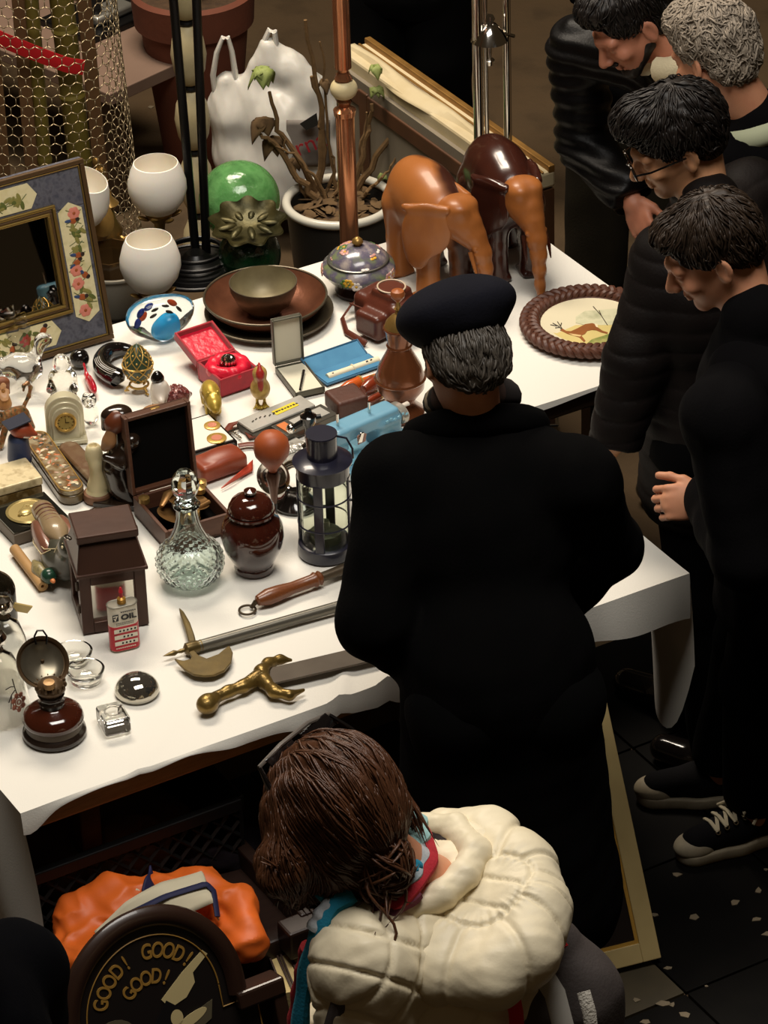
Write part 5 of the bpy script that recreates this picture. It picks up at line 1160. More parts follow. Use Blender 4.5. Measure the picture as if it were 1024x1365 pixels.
# ---- poker
def along(A, B, L=None): d = B-A; n = np.linalg.norm(d); return d/n, n
def poker():
    A, B = at(342, 811), at(475, 762); d, n = along(A, B); t = thing('poker', 'iron poker with a turned brown wooden handle and a hanging ring', 'poker', A); z = .019
    R = frame3(d); off = np.array([0, 0, z])
    L = np.linalg.norm(at(429, 779)-A); obj('handle', MB().lathe([(.006, 0), (.012, .004), (.019, .03), (.018, .06), (.014, L*.55), (.0145, L*.86), (.018, L*.9), (.014, L*.94), (.017, L*.97), (.012, L), (0, L)], 24, off, R), mat('poker_handle', (126, 72, 36), .35, coat=.2, var=((92, 48, 24), 16, .7), stretch=(4, 30, 30)), t)
    obj('shaft', MB().lathe([(.0105, L-.002), (.0125, L+.06), (.012, L+.1), (.0125, L+.45), (0, L+.45)], 16, off, R), mat('dark_iron', (84, 72, 56), .4, .5, bump=(60, .1)), t)
    c = at(330, 815)-A+np.array([0, 0, .004]); obj('ring', MB().torus(np.linalg.norm(at(341, 814)-at(330, 815))*1.0, .0028, c, None, 32, 8), mat('ring_iron', (70, 58, 42), .4, .5), t); obj('ring_eye', MB().tube([off, d*-.014+[0, 0, .006]], [.006, .004], 8), mat('ring_iron', (70, 58, 42)), t)
poker()
def halberd():
    A = at(252, 872); B = at(460, 813); d, n = along(A, B); t = thing('halberd', 'long halberd with a crescent brass axe blade and thin spike on a grey shaft', 'weapon', A)
    st = mat('grey_steel', (104, 100, 90), .35, .6, bump=(40, .08)); br = mat('etched_brass', (120, 100, 56), .34, .6, var=((78, 66, 42), 30, .7), bump=(60, .08)); z = .014
    obj('shaft', MB().lathe([(0, .02), (.0125, .02), (.0125, n+.34), (0, n+.34)], 18, (0, 0, z), frame3(d)), st, t)
    obj('socket', MB().lathe([(.008, -.01), (.0145, -.005), (.0145, .018), (.012, .026), (.0135, .03), (0, .03)], 18, (0, 0, z), frame3(d)), br, t)
    obj('point', MB().lathe([(0, -.062), (.0045, -.045), (.0065, -.034), (.003, -.026), (.005, -.018), (.004, -.006), (0, -.004)], 12, (0, 0, z), frame3(d)), br, t)
    px = lambda pts: [tuple((at(x, y)-A)[:2]) for x, y in pts]
    bl = px([(252, 878), (258, 874), (266, 882), (276, 886), (292, 880), (306, 868), (311, 878), (309, 891), (300, 902), (286, 908), (272, 909), (258, 907), (246, 900), (238, 892), (233, 886), (245, 889), (254, 887), (256, 883)])
    b = MB().prism(bl, z-.003, z+.003); obj('axe_blade', b, br, t, bev=.0015, smooth=False)
    o = px([(252, 866), (247, 846), (241, 828), (239, 818), (246, 824), (254, 838), (260, 855), (262, 864)]); obj('back_spike', MB().prism(o, z-.0045, z+.0045), br, t, bev=.003, smooth=False)
halberd()
def sword():
    A = at(278, 953); t = thing('sword', 'broad bladed sword with a brass crescent guard and round pommel at the front edge', 'weapon', A)
    br = mat('worn_brass', (138, 112, 56), .32, .65, var=((92, 74, 40), 34, .7), bump=(90, .35)); z = .018
    P = lambda x, y, zz=z: at(x, y)-A+np.array([0, 0, zz])
    s = SD(); s.ell(P(276, 950, .021), (.022, .022, .02)); s.cap(P(281, 945), P(290, 938), .016, .013); sobj('pommel', s, .0025, br, t)
    s = SD(); s.chain([(P(288, 939), .0135), (P(305, 931), .0125), (P(325, 924), .0135), (P(345, 912), .018)], .01); sobj('grip', s, .0025, br, t)
    s = SD(); s.chain([(P(388, 886, .012), .004), (P(374, 886, .014), .009), (P(358, 893, .016), .012), (P(349, 905), .015), (P(352, 917), .015), (P(366, 930, .016), .013), (P(386, 934, .014), .01), (P(405, 926, .012), .004)], .012); sobj('crescent_guard', s, .0025, br, t)
    d, n = along(P(362, 909), P(500, 877)); nn = np.array([-d[1], d[0], 0]); w_ = .029
    o = [P(358, 910)+nn*w_, P(358, 910)-nn*w_, P(500, 877)-nn*w_*1.05, P(620, 849)-nn*w_*.4, P(640, 846)+nn*w_*.9, P(500, 877)+nn*w_*1.05]
    obj('blade', MB().prism([tuple(q[:2]) for q in o], .012, .017), mat('dull_blade', (92, 84, 74), .34, .6, var=((72, 64, 56), 14, .7)), t, bev=.001, smooth=False)
sword()
# ---- decanter
def decanter():
    p = at(255, 774); k = sc(255, 760); R = 45/k; H = ht(255, 774, 628)
    t = thing('decanter', 'pale aqua glass decanter with a diamond cut globe and faceted ball stopper', 'decanter', p)
    bz = H*.36; n = 26
    pr = [(R*.62, .0), (R*.72, .004)]
    V = []; F = []
    rows = []
    for i in range(64):
        z = .004+(H*.68-.004)*i/63
        f = z/bz
        if f < 1: r = R*math.sqrt(max(.02, 1-((f-.52)/.62)**2))
        else: q = (z-bz)/(H*.68-bz); r0 = R*math.sqrt(max(.02, 1-((1-.52)/.62)**2)); r = r0*(1-q)**2.1*1.0+R*.31*(1-(1-q)**2.1)
        rows.append((r, z))
    for i, (r, z) in enumerate(rows):
        for j in range(104):
            a = 2*PI*j/104; f = z/bz; m_ = max(0, min(1, (1.1-f)*6))*max(0, min(1, f*8)); u, v = a*10/(2*PI)*2, z/.021
            dd = abs(((u+v) % 1)-.5)+abs(((u-v) % 1)-.5); rr = r*(1+.1*m_*(dd-.45)); V.append((rr*math.cos(a), rr*math.sin(a), z))
    for i in range(63):
        for j in range(104): F.append((i*104+j, i*104+(j+1) % 104, (i+1)*104+(j+1) % 104, (i+1)*104+j))
    F.append(tuple(range(104))[::-1])
    m0 = MB().add(V, F); inner = [(max(r-.006, .004), z) for r, z in rows[2:]]
    m0.lathe([(R*.31, H*.68), (R*.4, H*.69), (R*.42, H*.7), (R*.38, H*.71), (R*.3, H*.71)]+inner[::-1]+[(0, inner[0][1])], 48, cap=False)
    obj('flask', m0, M['glassg'], t, auto=25)
    s = []; 
    st = MB().lathe([(0, H*.66), (R*.22, H*.66), (R*.24, H*.715), (R*.36, H*.73), (R*.3, H*.745), (R*.2, H*.76), (R*.2, H*.77), (R*.34, H*.8), (R*.42, H*.86), (R*.42, H*.9), (R*.34, H*.955), (R*.24, H*.985), (R*.2, H), (0, H)], 9)
    obj('stopper', st, M['glassg'], t, smooth=False)
decanter()
# ---- lidded jar
def jar():
    p = at(339, 757); k = sc(339, 740); R = 42/k; H = ht(339, 757, 652)
    t = thing('ginger_jar', 'glossy dark brown glazed lidded jar between the decanter and the navy lantern', 'jar', p); gz = mat('jar_glaze', (66, 26, 16), .08, coat=.9, var=((40, 16, 10), 9, .7), bump=(26, .25))
    obj('body', MB().lathe([(0, 0), (R*.62, 0), (R*.64, H*.04), (R*.6, H*.07), (R*.72, H*.14), (R*.93, H*.28), (R, H*.42), (R*.98, H*.52), (R*.86, H*.62), (R*.68, H*.67), (R*.66, H*.7), (R*.76, H*.71), (R*.76, H*.735), (R*.64, H*.745), (0, H*.745)], 52), gz, t)
    ld = obj('lid', MB().lathe([(R*.66, H*.745), (R*.73, H*.755), (R*.72, H*.79), (R*.6, H*.86), (R*.36, H*.91), (R*.14, H*.925), (0, H*.925)], 48, wob=lambda a, i: .012*math.sin(12*a) if i in (2, 3) else 0), gz, t)
    obj('knob', MB().lathe([(R*.1, H*.92), (R*.09, H*.94), (R*.2, H*.96), (R*.2, H*.985), (0, H)], 20), gz, ld)
jar()
# ---- navy lantern
def navy():
    p = at(435, 734); k = sc(435, 725); R = 38/k; H = ht(435, 734, 577)
    t = thing('storm_lantern', 'navy round ship lantern with glass sides and wire guards by the black coat', 'lantern', p); m = mat('navy_enamel', (34, 33, 48), .28, coat=.4, var=((24, 24, 36), 12, .6))
    obj('base', MB().lathe([(0, 0), (R*.98, 0), (R, .006), (R*.97, H*.09), (R*.9, H*.1), (0, H*.1)], 44), m, t)
    zt = H*.66
    obj('glass_cylinder', MB().lathe([(R*.84, H*.1), (R*.84, zt), (R*.8, zt), (R*.8, H*.1)], 44, cap=False), mat('lantern_glass', (232, 236, 226), .05, trans=1., ior=1.12), t)
    for i in range(4):
        a = PI*.5*i-PI/2-.22; obj('post', MB().box((R*.89*math.cos(a), R*.89*math.sin(a), (H*.09+zt)/2), (.006, .022, zt-H*.09), rot('Z', a)), m, t, bev=.002, smooth=False)
    for f in (.3, .7): obj('guard_ring', MB().torus(R*.93, .002, (0, 0, H*.1+(zt-H*.1)*f), None, 44, 6), m, t)
    obj('collar', MB().lathe([(R*.78, zt-.004), (R*.92, zt-.004), (R*.93, H*.75), (R*.8, H*.755), (0, H*.755)], 44), m, t)
    obj('brim', MB().lathe([(0, H*.75), (R*.9, H*.752), (R*1.04, H*.764), (R*1.05, H*.775), (R*.9, H*.79), (R*.62, H*.81), (0, H*.81)], 48), m, t)
    obj('chimney', MB().lathe([(R*.53, H*.8), (R*.53, H*.985), (R*.56, H*.99), (R*.55, H), (0, H)], 36), m, t)
    for zc in (.52, .36): obj('side_loop', MB().tube([(R*.9+.026*math.sin(q), -.006, H*zc+.024*math.cos(q)) for q in np.linspace(0, PI, 12)], .0022, 6), m, t)
    obj('carry_wire', MB().tube([(R*.5, 0, H*.97), (R*.85, 0, H*.95), (R*1.05, 0, H*.86), (R*1.06, 0, H*.78)], .0025, 8), m, t)
    obj('burner', MB().lathe([(0, H*.1), (R*.55, H*.1), (R*.55, H*.17), (R*.3, H*.2), (R*.18, H*.2), (R*.15, H*.26), (0, H*.26)], 28), mat('burner_tin', (108, 110, 92), .35, .5), t)
navy()
# ---- bulb horn
def horn():
    p = at(378, 672); t = thing('bulb_horn', 'old motor horn with an orange rubber bulb and chrome trumpet behind the brown jar', 'horn', p); k = sc(378, 660)
    H = ht(366, 690, 595); q = at(367, 692)-p
    dd = proj(p+[0, 0, .2])
    r = 24/k
    obj('bulb', MB().lathe([(.008, -r*1.7), (.011, -r*1.35), (r*.55, -r*.95), (r*.93, -r*.4), (r, 0), (r*.92, r*.45), (r*.62, r*.82), (r*.3, r*.97), (0, r)], 36, q+[0, 0, H]), mat('orange_rubber', (166, 82, 38), .5, var=((136, 62, 28), 10, .6)), t)
    obj('ferrule', MB().lathe([(.006, H-r*3.6), (.012, H-r*2.4), (.017, H-r*1.75), (.012, H-r*1.5), (0, H-r*1.5)], 20, q), mat('dark_ferrule', (92, 62, 48), .3, .3), t)
    obj('tip', MB().lathe([(0, 0), (.004, .0), (.007, H-r*3.5), (0, H-r*3.5)], 12, q), M['black'], t)
    c = np.array([.0, .02, .05]); n = np.array([-.35, -.85, .3]); R_ = frame3(n)
    obj('trumpet', MB().lathe([(.01, -.07), (.014, -.04), (.022, -.015), (.04, 0), (.042, .003), (.036, .002), (.02, -.012), (0, -.03)], 36, c+[-.02, -.0, .012], R_), M['chrome'], t)
    obj('coil', MB().torus(.034, .01, c+[.03, .02, -.005], R_, 40, 12), M['chrome'], t)
    obj('base', MB().lathe([(0, 0), (.052, 0), (.054, .006), (.036, .016), (.026, .03), (0, .032)], 36, (.03, .0, 0)), M['bgloss'], t)
horn()
# ---- toy sewing machine
def sewing():
    C, L, Wd, h = quad((467, 642), (566, 599), (540, 566)); t = thing('sewing_machine', 'pale blue metal sewing machine with a white dial', 'sewing machine', C, h)
    m = mat('sky_blue_paint', (112, 160, 182), .38, coat=.25, var=((98, 146, 170), 8, .6)); 
    obj('bed', MB().box((0, 0, .016), (L, Wd, .032)), m, t, bev=.004, smooth=False)
    obj('bed_plate', MB().box((-L*.28, 0, .0345), (L*.3, Wd*.6, .004)), mat('lighter_blue', (120, 176, 196), .35), t, smooth=False)
    s = SD(); s.box((L*.2, .01, .075), (L*.16, Wd*.26, .05), .012); s.box((-L*.08, .01, .128), (L*.42, Wd*.24, .026), .012, k=.016); s.box((-L*.42, .01, .108), (L*.085, Wd*.22, .042), .01, k=.012)
    sobj('arm', s, .003, m, t)
    obj('needle_bar', MB().lathe([(.0022, .03), (.0022, .075), (0, .075)], 8, (-L*.42, .01, 0)), M['chrome'], t); obj('presser_foot', MB().box((-L*.42, .0, .04), (.014, .02, .006)), M['chrome'], t, bev=.001)
    obj('tension_lever', MB().box((-L*.24, -Wd*.26, .118), (.012, .006, .036), rot('Y', .2)), M['chrome'], t, bev=.002)
    for x, hh in ((-L*.4, .05), (L*.02, .045)): obj('spool_pin', MB().lathe([(.0035, .15), (.0035, .15+hh), (0, .15+hh)], 10, (x, .01, 0)), M['chrome'], t)
    obj('hand_wheel', MB().lathe([(0, 0), (.03, 0), (.034, .004), (.034, .016), (.03, .02), (0, .02)], 36, (L*.36, .01, .108), rot('Y', PI/2)), mat('wheel_steel', (170, 166, 156), .3, .6), t); obj('wheel_knob', MB().lathe([(.006, 0), (.007, .02), (0, .022)], 12, (L*.36+.02, .01, .128), rot('Y', PI/2)), wht, t)
    obj('dial', MB().lathe([(0, 0), (.016, 0), (.016, .006), (.013, .009), (0, .009)], 24, (L*.22, -Wd*.25, .062), rot('X', PI/2)), mat('cream_dial', (226, 214, 176), .4), t)
    b = MB(); [b.box((L*.12+.012*i, -Wd*.235, .132+.004*math.sin(i*2)), (.007, .002, .006), rot('Y', .4*i)) for i in range(6)]; obj('raised_emblem', b, mat('lighter_blue', (120, 176, 196)), t, smooth=False); t.scale = (1, 1, .72)
    obj('worn_patch', MB().prism([(-.012, -.02), (.01, -.018), (.014, .008), (.0, .022), (-.014, .012)], 0, .0012, np.stack([[1, 0, 0], [0, 0, 1], [0, -1, 0]], 1).astype(float), (-L*.22, -Wd*.232, .112)), mat('bare_copper', (150, 110, 96), .5), t)
sewing()
# ---- flat metal cases
stl = mat('lightened_tin', (204, 200, 190), .25, .3, var=((176, 172, 162), 20, .5)); dkm = mat('gunmetal', (84, 80, 72), .32, .5)  # white reflection on the tin is put into its light base colour
C, L, Wd, h = quad((337, 586), (422, 551), (403, 536)); t = thing('harmonica_case', 'long flat bright metal case with a yellow sticker', 'case', C, h)
obj('case_base', MB().box((0, 0, .008), (L, Wd, .016)), dkm, t, bev=.002, smooth=False); obj('case_lid', MB().box((0, 0, .0205), (L*.99, Wd*.97, .008)), stl, t, bev=.003, smooth=False)
obj('sticker', MB().box((L*.14, .0, .0252), (L*.36, Wd*.32, .0012), rot('Z', .04)), mat('yellow_sticker', (216, 192, 40), .5), t, smooth=False); b = MB(); [b.box((L*.14+(i-4)*.0085, .0, .0262), (.0055, .004+.002*(i % 2), .0006)) for i in range(9)]; obj('sticker_print', b, mat('print_black', (22, 20, 20)), t, smooth=False)
b = MB(); [b.box((-L*.36+.012*i, Wd*.02+.004*math.sin(i), .0255), (.008, .003, .001), rot('Z', .5)) for i in range(7)]; obj('embossed_line', b, dkm, t, smooth=False)
C, L, Wd, h = quad((384, 590), (451, 560), (436, 543)); t = thing('cigarette_case', 'shorter dark metal case with a bright window right of the stickered case', 'case', C, h); obj('case_base', MB().box((0, 0, .009), (L, Wd, .018)), dkm, t, bev=.002, smooth=False); obj('window_plate', MB().box((L*.1, 0, .019), (L*.62, Wd*.6, .003)), stl, t, smooth=False); obj('label_strip', MB().box((-L*.36, 0, .019), (L*.16, Wd*.7, .003)), mat('orange_label', (196, 110, 50), .5), t, smooth=False)
C, L, Wd, h = quad((372, 622), (418, 598), (406, 580)); g = np.random.default_rng(6); b = MB(); b.box((0, 0, .003), (L, Wd, .006)); [b.ell((g.uniform(-.45, .45)*L, g.uniform(-.4, .4)*Wd, .008), (.012, .007, .005), rot('Z', g.uniform(0, 3))) for i in range(22)]; tag(obj('relief_plate', b, stl, loc=C, rz=h), 'crumpled looking bright tin relief plate in front of the two flat metal cases', 'plate')
C, L, Wd, h = quad((436, 604), (466, 592), (450, 566)); t = thing('playing_card', 'small card with orange border and gold centre left of the sewing machine', 'card', C, h); obj('card_border', MB().box((0, 0, .0015), (L, Wd, .003)), mat('card_orange', (196, 92, 44), .5), t, smooth=False); obj('card_field', MB().box((0, 0, .0034), (L*.8, Wd*.85, .001)), mat('card_cream', (214, 196, 140), .5), t, smooth=False); obj('card_motif', MB().disc((0, 0, .0042), L*.28, L*.28, None, 16, 0, .0006), M['goldm'], t)
# clamp
p = at(413, 600); t = thing('iron_clamp', 'small black iron clamp standing behind the navy lantern', 'clamp', p); hh = ht(413, 600, 546)
obj('body', MB().lathe([(0, 0), (.022, 0), (.022, .01), (.01, .02), (.011, hh*.6), (.018, hh*.7), (.02, hh*.85), (.01, hh*.92), (.008, hh), (0, hh)], 20), M['bgloss'], t); obj('screw_arm', MB().tube([(-.04, .0, hh*.55), (.0, 0, hh*.78), (.03, .005, hh*.8)], [.007, .008, .006], 10), M['black'], t); obj('knob', MB().ell((-.042, 0, hh*.55), .012, None, 14), M['chrome'], t)
# brown leather box
C, L, Wd, h = quad((452, 560), (493, 548), (476, 528)); tag(sobj('leather_box', SD().box((0, 0, .022), (L/2, Wd/2, .022), .008), .0025, mat('box_leather', (84, 48, 36), .5, var=((64, 36, 26), 14, .6), bump=(120, .2)), loc=C, rz=h), 'small plain brown leather box behind the blue sewing machine', 'box')
# pipes
def pipe(a, b, r, m, label, bowl=True, nm='pipe'):
    A, B = at(*a), at(*b); d, n = along(A, B); t = thing(nm, label, 'pipe', A, 0, 'smoking pipes by the blue case')
    obj('stem', MB().lathe([(0, 0), (r*.6, 0), (r, n*.2), (r*1.05, n*.55), (r*.5, n*.62), (r*.4, n), (0, n)], 16, (0, 0, r*1.1), frame3(d)), m, t)
    obj('band', MB().lathe([(r*1.02, n*.52), (r*1.15, n*.53), (r*1.15, n*.57), (r*1.02, n*.58)], 16, (0, 0, r*1.1), frame3(d)), M['goldm'], t)
om = mat('amber_orange', (196, 88, 32), .2, coat=.5); rm_ = mat('cherry_brown', (128, 50, 26), .25, coat=.5)
pipe((456, 526), (500, 508), .014, om, 'bright orange pipe below the open blue case'); pipe((485, 528), (512, 510), .017, rm_, 'short cherry brown pipe between the orange pipe and the coffee pot'); pipe((488, 541), (522, 524), .009, rm_, 'slim dark red pipe stem closest to the leather box'); pipe((434, 529), (470, 516), .006, rm_, 'thin brown pipe stem left of the orange pipe')
# ---- medallion case and leather goods
C, L, Wd, h = quad((250, 615), (317, 595), (284, 557)); t = thing('medal_case', 'shallow black edged case with gilt medallions behind the scale box lid', 'case', C, h); obj('tray', MB().box((0, 0, .008), (L, Wd, .016)), M['bgloss'], t, bev=.002, smooth=False); obj('white_pad', MB().box((0, 0, .0165), (L*.9, Wd*.88, .003)), mat('pad_white', (220, 214, 200), .8), t, smooth=False)
for (px, py, r) in ((283, 568, .02), (289, 585, .024)):
    c = at(px, py, TZ+.018)-C; c = np.array([c[0]*math.cos(h)+c[1]*math.sin(h), -c[0]*math.sin(h)+c[1]*math.cos(h), .018]); md = obj('medallion', MB().lathe([(0, 0), (r, 0), (r, .003), (r*.9, .004), (0, .003)], 28, c), M['goldm'], t); obj('enamel_centre', MB().disc(c, r*.55, r*.55, None, 16, .003, .0014), mat('enamel_rose', (190, 120, 96), .3), md)
C, L, Wd, h = quad((272, 648), (333, 626), (322, 604)); tag(sobj('leather_purse', SD().box((0, 0, .022), (L/2, Wd/2, .022), .014).ell((L*.1, 0, .04), (L*.3, Wd*.3, .012)), .003, mat('russet_leather', (142, 62, 34), .4, var=((112, 46, 24), 12, .6)), loc=C, rz=h), 'russet leather purse right of the scale box', 'purse')
st = MB().tube([at(x, y, TZ+.006)-at(330, 590) for x, y in ((300, 577), (308, 566), (318, 563), (328, 572), (337, 583))], .009, 8, flat=.35).tube([at(x, y, TZ+.006)-at(330, 590) for x, y in ((318, 594), (330, 592), (342, 592))], .009, 8, flat=.35)
tag(obj('leather_strap', st, mat('russet_dark', (104, 46, 30), .4), loc=at(330, 590)), 'curled brown leather strap left of the stickered metal case', 'strap')
p = at(309, 578); t = thing('corkscrew', 'tiny silver corkscrew lying inside the curled leather strap', 'corkscrew', p); obj('handle', MB().tube([(-.018, -.01, .005), (.02, .02, .005)], .004, 8), M['chrome'], t); obj('worm', MB().tube([(.004+.02*f+.003*math.cos(30*f), -.03*f+.003*math.sin(30*f), .006) for f in np.linspace(0, 1, 30)], .0018, 6), M['chrome'], t)
b = MB(); b.grid(lambda u, v: (np.array(at(295+42*u, 652-24*u-14*v*u-1, TZ+.004+.01*math.sin(PI*u)*v))-at(315, 640)), 12, 5); tag(obj('leather_scrap', b, mat('red_leather', (164, 56, 34), .45), loc=at(315, 640), solid=.003), 'pointed red leather scrap lying below the russet purse', 'leather')
p = at(142, 716); tag(sobj('leather_pouch', SD().ell((0, 0, .03), (.05, .036, .034)).ell((-.02, .0, .05), (.026, .024, .026)).cap((.02, 0, .03), (.06, .0, .02), .022, .014), .003, mat('dark_leather', (54, 34, 26), .4, var=((40, 24, 18), 14, .6)), loc=p), 'dark brown leather pouch hidden behind the brown lantern roof', 'pouch')
# ---- elephants
def elephant(px, py, top, dirp, label, m, m2, ears, turn=0.):
    p = at(px, py); H = ht(px, py, top); f = H/.42; d = at(*dirp)-p; h = math.atan2(d[1], d[0])-PI/2
    t = thing('carved_elephant', label, 'elephant', p, h, 'carved wooden elephants')
    s = SD(); c, k = (lambda *q: tuple(np.array(q)*f)), .03*f
    s.ell(c(0, -.03, .285), c(.098, .15, .125), k=k); s.ell(c(0, -.11, .27), c(.088, .09, .12), k=k); s.ell(c(0, .07, .275), c(.085, .09, .105), k=k)
    for x in (-.056, .056):
        for y, lean in ((.085, .0), (-.125, -.0)): s.cap(c(x, y, .24), c(x*1.02, y+lean, .12), .05*f, .036*f, k=k); s.cap(c(x*1.02, y+lean, .12), c(x*1.05, y+lean+.004, .02), .036*f, .04*f, k=.012*f); s.box(c(x*1.05, y, .008), c(.04, .04, .008), .006*f, k=.01)
    s.cap(c(0, -.175, .29), c(0, -.19, .16), .012*f, .008*f, k=.012*f)
    sobj('body', s, .0045*f, m, t)
    s = SD(); Rh = rot('Z', turn); s.at(Rh, np.array(c(0, .13, 0)))
    s.ell(c(0, .02, .30), c(.064, .07, .07), k=k); s.ell(c(0, .072, .27), c(.043, .045, .06), k=k); s.ell(c(.026, .045, .345), c(.026, .036, .022), k=k); s.ell(c(-.026, .045, .345), c(.026, .036, .022), k=k)
    s.chain([(c(0, .095, .25), .036*f), (c(0, .118, .2), .029*f), (c(0, .128, .15), .024*f), (c(0, .132, .1), .019*f), (c(0, .136, .05), .015*f), (c(0, .145, .014), .013*f)], .015*f)
    for i in range(6): q = .225-.02*i; w_ = .031-.0028*i; s.cap(c(-w_, .114+.003*i, q), c(w_, .114+.003*i, q), .0075*f, .0075*f, .005*f)
    def post(V, N): return V
    sobj('head', s, .004*f, m2, t)
    for x in (-1, 1):
        s = SD(); s.at(Rh, np.array(c(0, .13, 0))); s.ell(c(x*.082, -.03, .275), c(.013, .078, .09), rot('Z', x*.38), k=.01); s.ell(c(x*.092, -.06, .22), c(.012, .045, .085), rot('Z', x*.38), k=.02*f); s.cap(c(x*.055, .03, .35), c(x*.1, -.1, .345), .012*f, .01*f, .02*f); sobj('ear', s, .004*f, ears, t)
        b = MB().tube([Rh@np.array(c(x*.036, .1, .215))+np.array(c(0, .13, 0)), Rh@np.array(c(x*.042, .118, .17))+np.array(c(0, .13, 0)), Rh@np.array(c(x*.042, .13, .13))+np.array(c(0, .13, 0))], [.008*f, .006*f, .002*f], 8); obj('tusk', b, m, t)
        obj('eye', MB().ell(Rh@np.array(c(x*.044, .068, .285))+np.array(c(0, .13, 0)), (.006*f, .006*f, .005*f), None, 8), M['bgloss'], t)
lw = mat('honey_wood', (164, 100, 48), .4, coat=.1, var=((138, 80, 36), 5, .6), stretch=(6, 2, 2)); dw = mat('dark_rose_wood', (64, 30, 20), .26, coat=.4, var=((46, 20, 14), 5, .6), stretch=(6, 2, 2))
tw = mat('two_tone_wood', (164, 98, 46), .4, coat=.1)
nt = tw.node_tree; tcn = nt.nodes.new('ShaderNodeTexCoord'); sx_ = nt.nodes.new('ShaderNodeSeparateXYZ'); nz = nt.nodes.new('ShaderNodeTexNoise'); nz.inputs['Scale'].default_value = 7; ma = nt.nodes.new('ShaderNodeMath'); ma.operation = 'MULTIPLY_ADD'; ma.inputs[1].default_value = .12; rp = nt.nodes.new('ShaderNodeValToRGB')
nt.links.new(tcn.outputs['Object'], sx_.inputs[0]); nt.links.new(tcn.outputs['Object'], nz.inputs['Vector']); nt.links.new(nz.outputs['Fac'], ma.inputs[0]); nt.links.new(sx_.outputs['X'], ma.inputs[2]); nt.links.new(ma.outputs[0], rp.inputs[0])
rp.color_ramp.elements[0].position = .035; rp.color_ramp.elements[0].color = lin((58, 28, 18)); rp.color_ramp.elements[1].position = .06; rp.color_ramp.elements[1].color = lin((160, 97, 46)); nt.links.new(rp.outputs[0], nt.nodes['Principled BSDF'].inputs['Base Color'])
elephant(577, 377, 218, (618, 415), 'honey coloured carved wooden elephant with a dark patch on its back', tw, lw, lw, .5)
elephant(672, 350, 190, (708, 395), 'taller dark brown carved wooden elephant with a lighter trunk, nearest the table corner', dw, lw, dw, .15)
# ---- plate
def plate():
    c = at(787, 437); k = sc(787, 437); R = 90/k; ri = 66/k; h = yaw(at(730, 440), at(840, 440)); t = thing('hunting_plate', 'round plate painted with a leaping deer inside a braided brown rim', 'plate', c, h)
    obj('plate_face', MB().lathe([(0, .012), (ri*.8, .012), (ri*1.06, .018), (ri*1.06, .0), (0, .0)], 64), mat('plate_cream', (216, 206, 176), .3, coat=.4), t)
    tm = mat('braided_cane', (92, 54, 38), .5, var=((68, 38, 26), 30, .7)); n = 300
    obj('rim_band', MB().lathe([(ri*1.0, .016), (ri*1.02, .019), (R*.9, .021), (R*.97, .012), (R*.93, .0), (ri*1.04, .0), (ri*1.0, .016)], 72, cap=False), tm, t)
    for j in range(3):
        ph = 2*PI*j/3; pts = [((((ri+R)/2+.006)+.017*math.sin(16*a+ph))*math.cos(a), (((ri+R)/2+.006)+.017*math.sin(16*a+ph))*math.sin(a), .02+.006*math.sin(32*a+2*ph)) for a in np.linspace(0, 2*PI, n, endpoint=False)]
        obj('braid_strand', MB().tube(pts, .0095, 8, closed=True), tm, t)
    def q(px, py, z): v = at(px, py, TZ+z)-c; return (v[0]*math.cos(h)+v[1]*math.sin(h), -v[0]*math.sin(h)+v[1]*math.cos(h))
    def poly(nm, pts, m, z=.0124, th=.0004): return obj(nm, MB().prism([q(680+x/6.4, 360+y/6.4, z) for x, y in pts], z, z+th), m, t, smooth=False)
    gs = mat('painted_grass', (158, 150, 84), .4, var=((190, 176, 112), 30, .8, (112, 122, 58))); ye = mat('painted_meadow', (206, 186, 122), .4, var=((190, 174, 110), 20, .7)); tr = mat('painted_trees', (168, 170, 136), .4, var=((122, 130, 92), 24, .8, (200, 196, 164)))
    poly('painted_meadow', [(285, 520), (400, 540), (560, 470), (760, 470), (1000, 430), (1180, 440), (1120, 560), (960, 650), (740, 680), (520, 670), (360, 620)], ye)
    poly('painted_trees', [(560, 400), (640, 350), (760, 340), (900, 330), (1080, 380), (1160, 430), (900, 470), (640, 470), (560, 450)], tr, .0126)
    poly('painted_grass', [(640, 640), (700, 590), (800, 560), (900, 520), (1060, 520), (1000, 630), (860, 670), (740, 682), (660, 670)], gs, .0127)
    de = mat('painted_deer', (150, 92, 44), .4, var=((116, 66, 30), 20, .7)); dk = mat('painted_line', (66, 56, 44), .4)
    dr = poly('painted_deer', [(425, 512), (450, 500), (480, 520), (520, 522), (580, 495), (640, 462), (700, 453), (735, 462), (750, 490), (790, 518), (835, 532), (830, 545), (780, 534), (735, 515), (700, 512), (660, 520), (640, 545), (610, 560), (645, 605), (632, 615), (590, 575), (540, 560), (490, 545), (455, 528)], de, .0131)
    poly('painted_belly', [(500, 540), (560, 548), (610, 556), (600, 568), (545, 562)], mat('deer_pale', (206, 176, 122), .4), .0134); poly('painted_tail', [(720, 458), (745, 462), (752, 490), (735, 485)], mat('deer_tail', (220, 206, 170), .4), .0134)
    b = MB()
    for pts in ([(440, 505), (415, 478), (365, 452)], [(400, 476), (345, 466)], [(420, 488), (385, 492)], [(445, 500), (425, 470), (405, 440)], [(430, 478), (440, 450)], [(832, 470), (780, 390), (710, 310)], [(780, 390), (760, 345)]): b.tube([(*q(680+x/6.4, 360+y/6.4, .0134), .0134) for x, y in pts], .0011, 5)
    obj('painted_antler_and_branch', b, dk, t)
plate()
